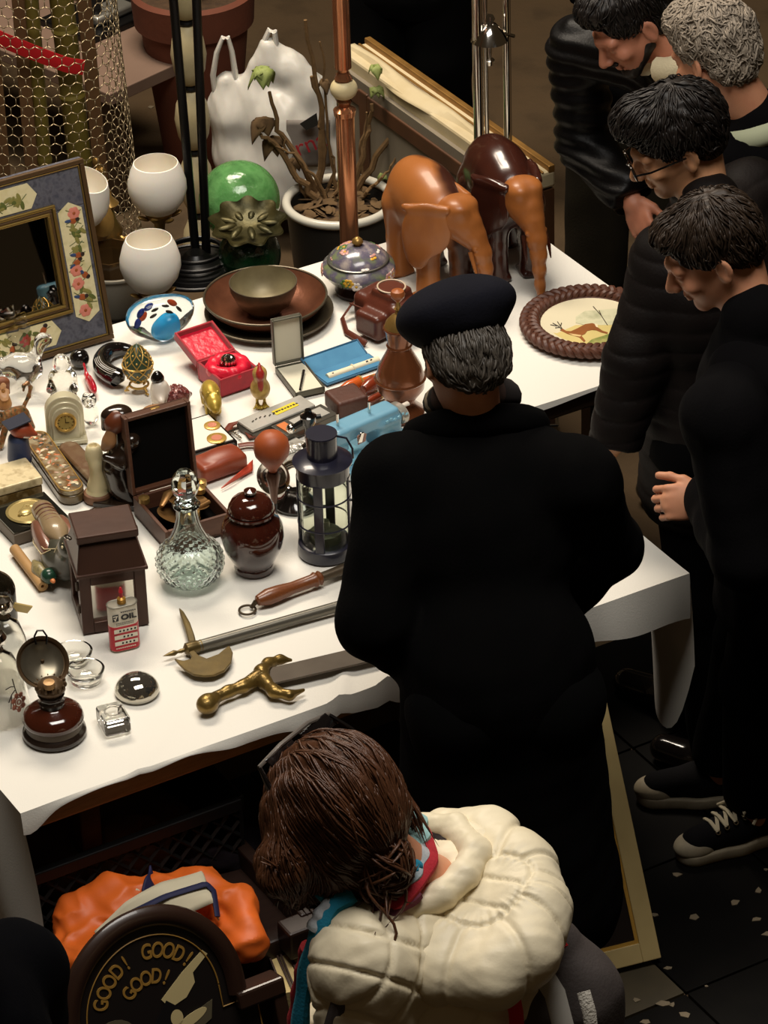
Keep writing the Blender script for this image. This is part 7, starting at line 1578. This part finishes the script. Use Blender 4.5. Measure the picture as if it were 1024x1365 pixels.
def quilt(V, N, sp=.1, d=.009, w_=.0065):
    L_ = V@QR; a = (L_[:, 0]+L_[:, 2])/sp; c = (L_[:, 0]-L_[:, 2])/sp
    da = np.abs((a % 1)-.5)*sp; dc = np.abs((c % 1)-.5)*sp
    g = np.exp(-(da/w_)**2)+np.exp(-(dc/w_)**2); pf = np.cos(((a % 1)-.0)*2*PI)*np.cos((c % 1)*2*PI)
    return V+N*(-d*np.minimum(g, 1)*.8+.003*lump(V, 60, 2)+.0025*lump(V*[1, 1, .5], 140, 6))[:, None]
p.jacket('quilted_jacket', CRM, .06, .12, .045, .0055, 0, .004, quilt)
p.trousers(TRO); p.shoes(M['bgloss'])
L3 = lambda x, y, z: at(x, y, z)-bb
s = SD()
out = [L3(*q) for q in ((588, 1103, 1.33), (650, 1118, 1.34), (694, 1158, 1.335), (712, 1215, 1.32), (700, 1268, 1.30), (655, 1300, 1.275), (590, 1300, 1.26), (520, 1284, 1.26), (455, 1264, 1.265))]
rr = [.034, .05, .056, .058, .056, .052, .046, .04, .03]
s.chain(list(zip(out, rr)), .04); s.ell(L3(650, 1215, 1.30), (.085, .09, .06), None, .06); s.ell(L3(590, 1258, 1.285), (.075, .06, .05), None, .05); s.ell(L3(668, 1165, 1.32), (.06, .06, .05), None, .05)
c0 = L3(640, 1205, 1.33)
def hoodq(V, N):
    x = V-c0; ang_ = np.arctan2(x[:, 1]*1.7, x[:, 0]); rad = np.sqrt(x[:, 0]**2+(x[:, 1]*1.25)**2)
    seam = np.exp(-((rad-.088-.008*np.sin(3*ang_))/.005)**2); k_ = ang_/.52; rs = np.exp(-((np.abs((k_ % 1)-.5)*.52*rad)/.0055)**2)*(rad > .04)
    diag = ((x[:, 0]*.8+x[:, 1]*1.2)/.075) % 1; rs2 = np.exp(-((np.abs(diag-.5)*.075)/.0055)**2)*(rad < .088)
    wr = np.sin(ang_*40+5*lump(V, 20, 3))*np.exp(-((rad-.088)/.022)**2)
    return V+N*(-.0065*np.minimum(seam+rs*(rad > .088)+rs2, 1)+.0017*wr+.003*lump(V, 50, 8)+.0012*lump(V, 150, 9))[:, None]
sobj('hood', s, .0042, CRM, p.t, hoodq)
s = SD(); rim = [L3(*q) for q in ((556, 1098, 1.355), (604, 1104, 1.375), (634, 1136, 1.38), (618, 1168, 1.375), (588, 1194, 1.365), (540, 1214, 1.35), (488, 1236, 1.325), (440, 1258, 1.295), (424, 1274, 1.28))]
s.chain(list(zip(rim, [.02, .027, .028, .027, .027, .026, .024, .022, .016])), .012)
def rimq(V, N): return V+N*(.003*lump(V, 60, 4)+.0015*lump(V, 160, 5))[:, None]
sobj('hood_rim', s, .0035, CRM, p.t, rimq)
obj('dark_lining', MB().tube([L3(*q) for q in ((562, 1112, 1.345), (588, 1122, 1.35), (602, 1146, 1.35), (585, 1175, 1.345), (545, 1200, 1.335))], .02, 10, flat=1.3), mat('dark_lining', (40, 30, 30), .7), p.t)
# scarf strands
TEA = mat('scarf_teal', (30, 128, 158), .9, bump=(200, .4)); REDS = mat('scarf_red', (172, 36, 48), .9, bump=(200, .4)); GRY = mat('scarf_pale', (196, 186, 186), .9, var=((150, 176, 184), 14, .7), bump=(200, .4)); PUR = mat('scarf_plum', (92, 52, 74), .9, var=((120, 50, 66), 14, .7), bump=(200, .4)); SEA = mat('scarf_sea', (150, 190, 188), .9, bump=(200, .4))
def strand(pts, r, m, fl=1.5):
    P = np.array([L3(q[0], q[1], q[2]+(.03 if q[2] > 1.3 else 0)) for q in pts]); f = np.linspace(0, 1, 28); u = np.linspace(0, 1, len(P)); pp = np.stack([np.interp(f, u, P[:, j]) for j in range(3)], 1)
    for _ in range(3): pp[1:-1] = (pp[:-2]+2*pp[1:-1]+pp[2:])/4
    w_ = r*(1+.12*np.sin(f*23)); obj('scarf', MB().tube(pp, w_, 10, flat=1/fl), m, p.t)
strand([(536, 1082, 1.37), (552, 1096, 1.385), (556, 1118, 1.39), (540, 1135, 1.39)], .024, SEA)
strand([(548, 1100, 1.37), (566, 1118, 1.38), (570, 1146, 1.38), (556, 1176, 1.375), (528, 1200, 1.36), (492, 1222, 1.33), (470, 1242, 1.30)], .02, REDS)
strand([(548, 1112, 1.385), (558, 1140, 1.39), (546, 1168, 1.385), (518, 1192, 1.37)], .02, GRY)
strand([(545, 1150, 1.395), (546, 1160, 1.395), (556, 1150, 1.395)], .014, TEA)
strand([(552, 1186, 1.36), (520, 1212, 1.345), (480, 1236, 1.32), (450, 1246, 1.30), (436, 1238, 1.3)], .024, PUR)
strand([(420, 1196, 1.35), (430, 1184, 1.36), (450, 1180, 1.37), (470, 1186, 1.37)], .018, TEA)
strand([(470, 1190, 1.365), (444, 1206, 1.35), (424, 1240, 1.31), (410, 1290, 1.25), (402, 1340, 1.18), (398, 1400, 1.08)], .021, TEA)
strand([(456, 1194, 1.36), (430, 1214, 1.34), (416, 1240, 1.31)], .016, GRY)
strand([(410, 1262, 1.26), (400, 1310, 1.18), (392, 1370, 1.08)], .02, REDS)
nl = MB()
for i in range(26):
    f = i/25; nl.ell(L3(580-4*f-8*f*f, 1150+34*f, 1.385-.012*f), .0042, None, 6)
obj('necklace', nl, M['chrome'], p.t)
# hair: full crown, side curtains, low bun
s = SD(); s.at(p.R, p.J['head']); s.ell((0, -.018, .05), (.098, .116, .096), None, .02); s.ell((0, -.06, .0), (.09, .07, .09), None, .03); s.ell((-.072, .03, -.02), (.026, .06, .1), None, .03); s.ell((.074, .0, -.02), (.026, .055, .085), None, .03)
s.at(); hl = p.J['head']
s.chain([(L3(398, 1100, 1.50), .05), (L3(378, 1160, 1.44), .036), (L3(400, 1196, 1.37), .016)], .04); s.chain([(L3(480, 1120, 1.47), .06), (L3(505, 1160, 1.42), .045), (L3(512, 1175, 1.4), .03)], .04)
def hb_(V, N): L_ = V@p.R; return V+N*(.0035*np.sin(150*(L_[:, 0]+.3*lump(V, 9, 2)*.05)+4*lump(V, 14, 3))+.002*lump(V, 120, 4))[:, None]
V, F = s.mesh(.004, hb_); b = MB(); b.add(V, F.tolist())
bun = L3(514, 1152, 1.45); g = np.random.default_rng(31); hR = p.R; tip = L3(392, 1205, 1.36); crown = hl+hR@np.array([0, .02, .15])
def comb(p_):
    q = hR.T@(p_-hl)
    side = p_-crown; side = side/np.linalg.norm(side)
    front = 1/(1+math.exp(-(q[1]+.01-.3*q[0]*0)/.02)) if q[0] < .0 else 1/(1+math.exp(-(q[1]-.05)/.02))
    tb = bun-p_; tb = tb/np.linalg.norm(tb); tt = tip-p_; tt = tt/np.linalg.norm(tt)
    return side*.5+(tb*(1-front)+tt*front)
surf_locks(b, V, vnorm(V, F), comb, 2600, .11, .0026, 31, None, 9, .003, .22)
def path(pts, r, jit=.01):
    P = np.array(pts)+g.normal(size=(len(pts), 3))*jit; f = np.linspace(0, 1, 14); u = np.linspace(0, 1, len(P)); pp = np.stack([np.interp(f, u, P[:, j]) for j in range(3)], 1)
    for _ in range(3): pp[1:-1] = (pp[:-2]+2*pp[1:-1]+pp[2:])/4
    b.tube(pp, r*np.interp(f, [0, .15, .8, 1], [.3, 1, .9, .1]), 5, flat=.6)
for i in range(110):                                   # loose ends hanging on the face side
    a_ = L3(368+g.uniform(-14, 30), 1120+g.uniform(-40, 30), 1.49); path([a_, L3(366+g.uniform(-14, 30), 1165, 1.44), L3(398+g.uniform(-26, 26), 1205+g.uniform(-25, 10), 1.36)], .0035, .008)
for i in range(260):
    q = unit(g.normal(size=3)); t1 = unit(np.cross(q, g.normal(size=3))); r_ = g.uniform(.03, .056); path([bun+r_*(q*math.cos(x)+t1*math.sin(x))*np.array([1, .9, 1.15]) for x in np.linspace(0, 2.6, 6)], .0036, .004)
for i in range(18): path([bun, bun+g.normal(size=3)*.03, bun+g.normal(size=3)*.03+np.array([.01, -.02, -.05]), bun+g.normal(size=3)*.035+np.array([.0, -.03, -.08])], .003, .005)
for i in range(40): a_ = g.uniform(0, 1); path([hl+hR@np.array([.09, -.02+.1*a_, .08]), hl+hR@np.array([.115, -.03+.1*a_, .02]), hl+hR@np.array([.118, -.05+.1*a_, -.06]), hl+hR@np.array([.1, -.06+.1*a_, -.13])], .003, .008)
obj('hair', b, HAIRR, p.t, auto=0)
# sunglasses pushed up on the hair
hb0 = p.b; S_ = lambda x, y, z: at(x, y, z)-hb0
sg = thing('sunglasses', 'dark sunglasses pushed up on the chestnut hair of the woman', 'glasses', p.b); lz = mat('dark_lens', (30, 26, 26), .08, spec=.8)
A1, A2 = S_(346, 1022, 1.60), S_(438, 952, 1.60)
obj('frame_front', MB().tube([S_(358, 1052, 1.565), A1, A1*.7+A2*.3+[0, 0, .012], A1*.3+A2*.7+[0, 0, .014], A2, S_(452, 962, 1.585)], .0042, 8), mat('sunglass_frame', (130, 122, 114), .25, .5), sg)  # glints along the frame are put into its lighter grey
for f0, f1 in ((.06, .44), (.56, .94)):
    c = [A1+(A2-A1)*f0+[0, 0, .006], A1+(A2-A1)*f1+[0, 0, .01]]; dn = np.array([.02, .008, -.03]); obj('lens', MB().hexa([c[0]+dn, c[1]+dn, c[1]+dn+[.003, -.002, .001], c[0]+dn+[.003, -.002, .001], c[0], c[1], c[1]+[.003, -.002, .001], c[0]+[.003, -.002, .001]]), lz, sg, bev=.002)
for q in ((A1, S_(372, 1080, 1.54)), (A2, S_(500, 1000, 1.55))): obj('temple', MB().tube([q[0], (q[0]+q[1])/2+[0, 0, .008], q[1]], .0035, 6), M['bgloss'], sg)
# backpack
bp = thing('backpack', 'grey backpack with red straps on the back of the cream jacket', 'backpack', p.b)
s = SD(); s.chain([(L3(735, 1262, 1.2), .055), (L3(760, 1330, 1.1), .085), (L3(765, 1400, .98), .09)], .05); s.cap(L3(690, 1340, 1.12), L3(700, 1400, 1.0), .07, .08, .05)
sobj('pack', s, .006, mat('grey_ripstop', (82, 74, 72), .6, var=((66, 60, 58), 14, .6), bump=(160, .2)), bp, lambda V, N: V+N*(.005*lump(V, 34, 3))[:, None])
def strap(pts, r, m, nm): obj(nm, MB().tube([L3(*q) for q in pts], r, 8, flat=.35, up=(0, -.6, .8)), m, bp)
strap([(684, 1330, 1.215), (688, 1350, 1.19), (690, 1380, 1.14)], .013, mat('strap_red', (206, 24, 30), .5), 'red_strap'); strap([(734, 1252, 1.262), (745, 1268, 1.25)], .02, mat('strap_red', (206, 24, 30)), 'red_strap')
strap([(722, 1296, 1.235), (740, 1325, 1.205), (752, 1372, 1.15)], .019, mat('strap_pale', (172, 168, 160), .6), 'pale_strap'); strap([(778, 1322, 1.19), (786, 1350, 1.16), (790, 1390, 1.1)], .012, mat('mesh_white', (206, 200, 188), .7, bump=(220, .8)), 'mesh_edge')
strap([(468, 1305, 1.30), (452, 1335, 1.27), (440, 1375, 1.2)], .014, mat('grey_ripstop', (82, 74, 72)), 'shoulder_strap')

# ================================================================== UNDER AND IN FRONT OF THE TABLE
# pale frame leaning under the table
Cn = at(880, 1282, 0.0); Bl = at(785, 1306, 0.0); tp = at(824, 960, .46)
bx = unit(Bl-Cn); uy = tp-Cn; uy = uy-bx*(uy@bx); uy = unit(uy); nz_ = np.cross(bx, uy); 
if nz_[1] > 0: nz_ = -nz_
Rf = Matrix(np.stack([bx, uy, np.cross(bx, uy)], 1).tolist())
t = thing('empty_picture_frame', 'pale wooden picture frame with a gilt inner edge leaning under the table', 'picture frame', Cn+np.array([0, 0, .012])); t.rotation_euler = Rf.to_euler()
Lf, Wf, fw = .60, .48, .044; pw = mat('pale_frame_wood', (186, 164, 112), .6, var=((166, 144, 94), 10, .6)); 
obj('stile', MB().box((fw/2, Lf/2, 0), (fw, Lf, .02)), pw, t, bev=.002, smooth=False); obj('stile', MB().box((Wf-fw/2, Lf/2, 0), (fw, Lf, .02)), pw, t, bev=.002, smooth=False)
obj('rail', MB().box((Wf/2, fw/2, 0), (Wf-2*fw, fw, .02)), pw, t, bev=.002, smooth=False); obj('rail', MB().box((Wf/2, Lf-fw/2, 0), (Wf-2*fw, fw, .02)), pw, t, bev=.002, smooth=False)
gi = MB(); i_ = fw+.004
gi.box((i_, Lf/2, 0), (.008, Lf-2*fw, .012)).box((Wf-i_, Lf/2, 0), (.008, Lf-2*fw, .012)).box((Wf/2, i_, 0), (Wf-2*fw-.016, .008, .012)).box((Wf/2, Lf-i_, 0), (Wf-2*fw-.016, .008, .012))
obj('gilt_edge', gi, mat('slip_gilt', (206, 160, 74), .35, .5), t, smooth=False); obj('dark_picture', MB().box((Wf/2, Lf/2, 0), (Wf-2*fw, Lf-2*fw, .005)), mat('dark_print', (26, 16, 12), .4, var=((14, 9, 8), 6, .7)), t, smooth=False)
# plastic crate under the table
c = at(150, 1112, .5)+XV*.06
t = thing('plastic_crate', 'black lattice sided plastic crate under the left end of the table', 'crate', (c[0], c[1]+.02, 0), TR); bkp = mat('black_plastic', (15, 15, 15), .55, spec=.3); cw_, cd_, ch_ = .5, .36, .56
lt_ = MB(); n = 9
for i in range(-n, n*2):
    for sg in (1, -1):
        pts = []
        for k_ in range(40):
            x = -cw_/2+i*cw_/n*.9+sg*k_*.02*.6+(0 if sg > 0 else cw_*.4); z = .04+k_*.02*.62
            if -cw_/2 <= x <= cw_/2 and z < ch_-.03: pts.append((x, -cd_/2, z))
        if len(pts) > 1: lt_.tube([pts[0], pts[-1]], .0055, 4)
obj('lattice_side', lt_, bkp, t, smooth=False)
obj('rim', MB().box((0, -cd_/2, ch_-.015), (cw_, .02, .03)).box((0, cd_/2, ch_-.015), (cw_, .02, .03)).box((-cw_/2, 0, ch_-.015), (.02, cd_, .03)).box((cw_/2, 0, ch_-.015), (.02, cd_, .03)), bkp, t, bev=.003, smooth=False)
obj('base', MB().box((0, 0, .015), (cw_, cd_, .03)), bkp, t, smooth=False); obj('back_side', MB().box((0, cd_/2, ch_/2), (cw_, .01, ch_-.04)), bkp, t, smooth=False); [obj('end_side', MB().box((x, 0, ch_/2), (.01, cd_, ch_-.04)), bkp, t, smooth=False) for x in (-cw_/2, cw_/2)]
s = SD(); s.box((0, 0, .26), (.2, .12, .2), .05); tag(sobj('grey_sack', s, .01, cloth_('grey_sacking', (96, 88, 78)), None, lambda V, N: V+N*(.012*lump(V, 20, 3))[:, None], loc=(c[0], c[1]+.02, .032-.0+0), rz=TR), 'grey sack inside the black lattice crate', 'sack')
# wooden chest, heap of shirts, pub sign, books
c = at(225, 1262, .40); ch0 = np.array([c[0], c[1]+.10, 0]); t = thing('wooden_chest', 'dark wooden chest under the orange football shirt', 'chest', ch0, TR); dwd = mat('dark_chest_wood', (40, 24, 17), .4, var=((28, 16, 11), 8, .7), stretch=(2, 16, 16))
obj('chest_body', MB().box((.0, 0, .19), (.46, .34, .38)), dwd, t, bev=.006, smooth=False); obj('side_rail', MB().box((.235, 0, .40), (.03, .36, .06)), dwd, t, bev=.005, smooth=False); obj('corner_block', MB().box((.215, -.19, .39), (.09, .06, .07)), dwd, t, bev=.006, smooth=False)
def heap(prims, nm, label, cat, m, res=.006, amp=.012, seed=1):
    s = SD()
    for q, r, a in prims: s.ell(L_(*q), r, rot('Z', TR+a), .05)
    s.box((0, 0, -.1-.0), (1, 1, .1), .001, None, .004, True)
    return tag(sobj(nm, s, res, m, None, lambda V, N: V+N*(amp*lump(V*[1, 1, 1.5], 24, seed)+amp*.35*lump(V, 70, seed+1))[:, None], loc=(ch0[0], ch0[1], .385)), label, cat)
L_ = lambda x, y, z: at(x, y, .385+z)-np.array([ch0[0], ch0[1], .385])
OR = mat('orange_nylon', (226, 108, 36), .5, var=((206, 92, 28), 12, .6)); 
sh = thing('football_shirt', 'orange football shirt with navy and white bands heaped on the chest', 'shirt', (ch0[0], ch0[1], .385))
s = SD(); K3 = lambda x, y, z: at(x, y, .385+z)-np.array([ch0[0], ch0[1], .385])
s.ell(K3(210, 1235, .02), (.2, .13, .06), rot('Z', TR), .05); s.chain([(K3(115, 1225, .05), .05), (K3(150, 1210, .06), .055), (K3(215, 1195, .07), .045)], .04); s.chain([(K3(110, 1215, .05), .04), (K3(105, 1270, .02), .05), (K3(125, 1320, .0), .045)], .04); s.chain([(K3(260, 1185, .07), .04), (K3(305, 1205, .06), .05), (K3(325, 1250, .03), .045)], .04)
fold_ = lambda V, N: V+N*(.03*(.4-np.abs(lump(V*[1, .6, 1.2], 27, 12)))+.012*(.35-np.abs(lump(V*[1, 1, 1.3], 62, 13))))[:, None]
sobj('shirt_cloth', s, .0055, OR, sh, fold_)
def band(pts, wds, m, nm, lift):
    P = np.array([K3(*q) for q in pts]); n_ = len(P)
    def fn(u, v):
        i = min(int(u*(n_-1)), n_-2); f = u*(n_-1)-i; q = P[i]*(1-f)+P[i+1]*f; wv = wds[i]*(1-f)+wds[i+1]*f
        return q+np.array([-.3, .8, .5])*wv*(v-.5)+np.array([0, -.4, .9])*(lift+.006*math.sin(9*u+5*v))
    obj(nm, MB().grid(fn, 40, 9), m, sh, solid=.004)
band([(132, 1262, .05), (175, 1232, .085), (225, 1208, .105), (278, 1190, .105), (288, 1222, .06)], [.05, .07, .085, .08, .05], mat('shirt_white', (206, 196, 168), .7), 'white_band', .028)
NV = mat('shirt_navy', (26, 28, 66), .7)
def line(pts, r, nm, m): P = np.array([K3(*q) for q in pts]); f = np.linspace(0, 1, 30); u = np.linspace(0, 1, len(P)); obj(nm, MB().tube(np.stack([np.interp(f, u, P[:, j]) for j in range(3)], 1), r, 8, flat=.5), m, sh)
line([(126, 1250, .085), (165, 1222, .12), (220, 1195, .14), (275, 1178, .14), (285, 1188, .125), (290, 1222, .09)], .0085, 'navy_stripe', NV); band([(195, 1205, .1), (203, 1188, .1), (206, 1176, .09)], [.05, .055, .05], NV, 'navy_panel', .024)
for q in ([(150, 1192, .11), (160, 1182, .12), (172, 1186, .12)], [(172, 1190, .115), (182, 1184, .12), (194, 1190, .11)]): line(q, .0075, 'white_cuff', mat('shirt_white', (206, 196, 168)))
s = SD(); s.ell(K3(165, 1190, .02)+[0, .1, 0], (.15, .08, .1), rot('Z', TR), .04); tag(sobj('folded_cloth', s, .007, cloth_('taupe_cloth', (104, 90, 78)), None, fold_, loc=(ch0[0], ch0[1], .385)), 'taupe cloth behind the orange football shirt', 'cloth')
s = SD(); s.ell(K3(270, 1185, .0)+[0, .12, 0], (.16, .08, .08), rot('Z', TR), .04); tag(sobj('folded_cloth', s, .007, cloth_('plum_black_cloth', (26, 20, 26)), None, fold_, loc=(ch0[0], ch0[1], .385)), 'dark plum cloth behind the right side of the orange shirt', 'cloth')
# sign
ctr = at(204, 1345, .42); rv = unit(XU*1.0); upv = unit(np.array([0, 0, 1.])+XV*.30); nv = np.cross(rv, upv)
t = thing('pub_sign', 'arched dark wooden sign lettered GOOD! GOOD! GOOD! in front of the chest', 'sign', ctr); t.rotation_euler = Matrix(np.stack([rv, upv, nv], 1).tolist()).to_euler()
Rr = .188; brd = mat('sign_board', (20, 14, 12), .5); fr_m = mat('sign_frame', (44, 27, 19), .35, coat=.3); gold_l = mat('sign_gold', (150, 112, 48), .5)
def archo(R_, sh_, low): a = [(R_*math.cos(x), R_*math.sin(x)*1.08) for x in np.linspace(.12, PI, 34)]; return [(R_*.97, -.02), (R_*1.0+sh_, -.02), (R_*1.0+sh_, low), (-R_, low), (-R_, 0)][0:0]+[(R_+sh_, -.03*1), (R_*.985, -.03*1)]+a+[(-R_, low), (R_+sh_, low)]
obj('board', MB().prism(archo(Rr*.93, .05, -.40), -.02, .004), brd, t, smooth=False)
ar = [(Rr*math.cos(x), Rr*1.08*math.sin(x), .004) for x in np.linspace(.0, PI, 40)]
obj('arched_rim', MB().tube([(Rr, -.03, .004)]+ar+[(-Rr, -.4, .004)], .022, 10, flat=.8, up=(0, 0, 1)), fr_m, t); obj('shoulder_block', MB().box((Rr+.045, -.045, -.0), (.11, .04, .06)), fr_m, t, bev=.006, smooth=False); obj('side_rim', MB().box((Rr+.085, -.22, 0), (.03, .34, .05)), fr_m, t, bev=.004, smooth=False)
obj('gilt_line', MB().tube([(Rr*.8*math.cos(x), Rr*.86*math.sin(x), .006) for x in np.linspace(.02, PI, 40)]+[(-Rr*.8, -.3, .006)], .0016, 5).tube([(Rr*.8, 0, .006), (Rr*.8, -.05, .006), (Rr+.04, -.05, .006), (Rr+.04, -.3, .006)], .0016, 5), gold_l, t)
def arctext(s_, rad_, a0, da, size, nm):
    for i, chh in enumerate(s_):
        if chh == ' ': continue
        a = a0-da*i; text(nm, chh, size, gold_l, t, rot('Z', a-PI/2), (rad_*math.cos(a), rad_*1.05*math.sin(a), .0055), .001, .74, .0006)
arctext('GOOD! GOOD!', Rr*.64, 2.72, .205, .047, 'lettering')
arctext('GOOD!', Rr*.36, 2.3, .34, .045, 'lettering')
text('lettering', 'ithful', .05, gold_l, t, rot('Z', 0), (Rr*.62, -.15, .0055), .001, 1., .0012)
pm = [mat('sign_flesh', (176, 138, 78), .6), mat('sign_olive', (86, 78, 58), .6), mat('sign_black', (14, 12, 14), .5), mat('sign_pale', (196, 178, 128), .6), mat('sign_rust', (120, 62, 34), .6)]
def flat(nm, o, m, z=.0045): obj(nm, MB().prism([(x, y+.035) for x, y in o], z, z+.0012), m, t, smooth=False)
ell_ = lambda cx, cy, rx, ry, a=0., n=22: [(cx+rx*math.cos(q)*math.cos(a)-ry*math.sin(q)*math.sin(a), cy+rx*math.cos(q)*math.sin(a)+ry*math.sin(q)*math.cos(a)) for q in np.linspace(0, 2*PI, n, endpoint=False)]
flat('painted_helmet', [(x, y) for x, y in ell_(-.1, -.075, .055, .05, .2) if y > -.105]+[(-.05, -.105), (-.16, -.112)], pm[1]); flat('painted_face', ell_(-.075, -.125, .036, .042, .3), pm[0], .004); flat('painted_hand', [(.02, -.02), (.075, .02), (.13, .052), (.14, .04), (.1, .012), (.1, -.01), (.075, -.035), (.035, -.045)], pm[3]); flat('painted_sleeve', [(-.05, -.12), (.03, -.025), (.055, -.05), (-.03, -.15)], pm[2], .0055); flat('painted_cuff', ell_(.045, -.07, .014, .018), pm[3], .006); flat('painted_shirt_front', [(-.02, -.16), (.12, -.1), (.13, -.06), (.03, -.09)], pm[1], .005); flat('painted_fingers', ell_(.075, -.085, .04, .012, .3), pm[3], .006); flat('painted_shoulder', [(-.17, -.3), (-.14, -.17), (-.05, -.16), (.0, -.22), (.02, -.3)], pm[4], .004)
# books between the chest and the woman
for (x0, y0, x1, y1, lb) in ((352, 1238, 386, 1320, 'pale edged thin book leaning beside the chest, nearest the chest'), (368, 1252, 398, 1318, 'pale edged thin book in the middle of the three beside the chest'), (384, 1256, 412, 1300, 'pale edged thin book beside the chest, closest to the teal scarf')):
    A, B = at(x0, y0, .34), at(x1, y1, .34); d = B-A; L = np.linalg.norm(d); t = thing('book', lb, 'book', ((A+B)/2)*np.array([1, 1, 0]), math.atan2(d[1], d[0]), 'books beside the chest')
    obj('page_block', MB().box((0, 0, .17), (L, .02, .33)), mat('page_edges', (186, 164, 112), .8, bump=(300, .3)), t, smooth=False); obj('cover', MB().box((0, .0125, .172), (L+.006, .004, .338)).box((0, -.0125, .172), (L+.006, .004, .338)), mat('book_cover', (52, 32, 24), .6), t, smooth=False)
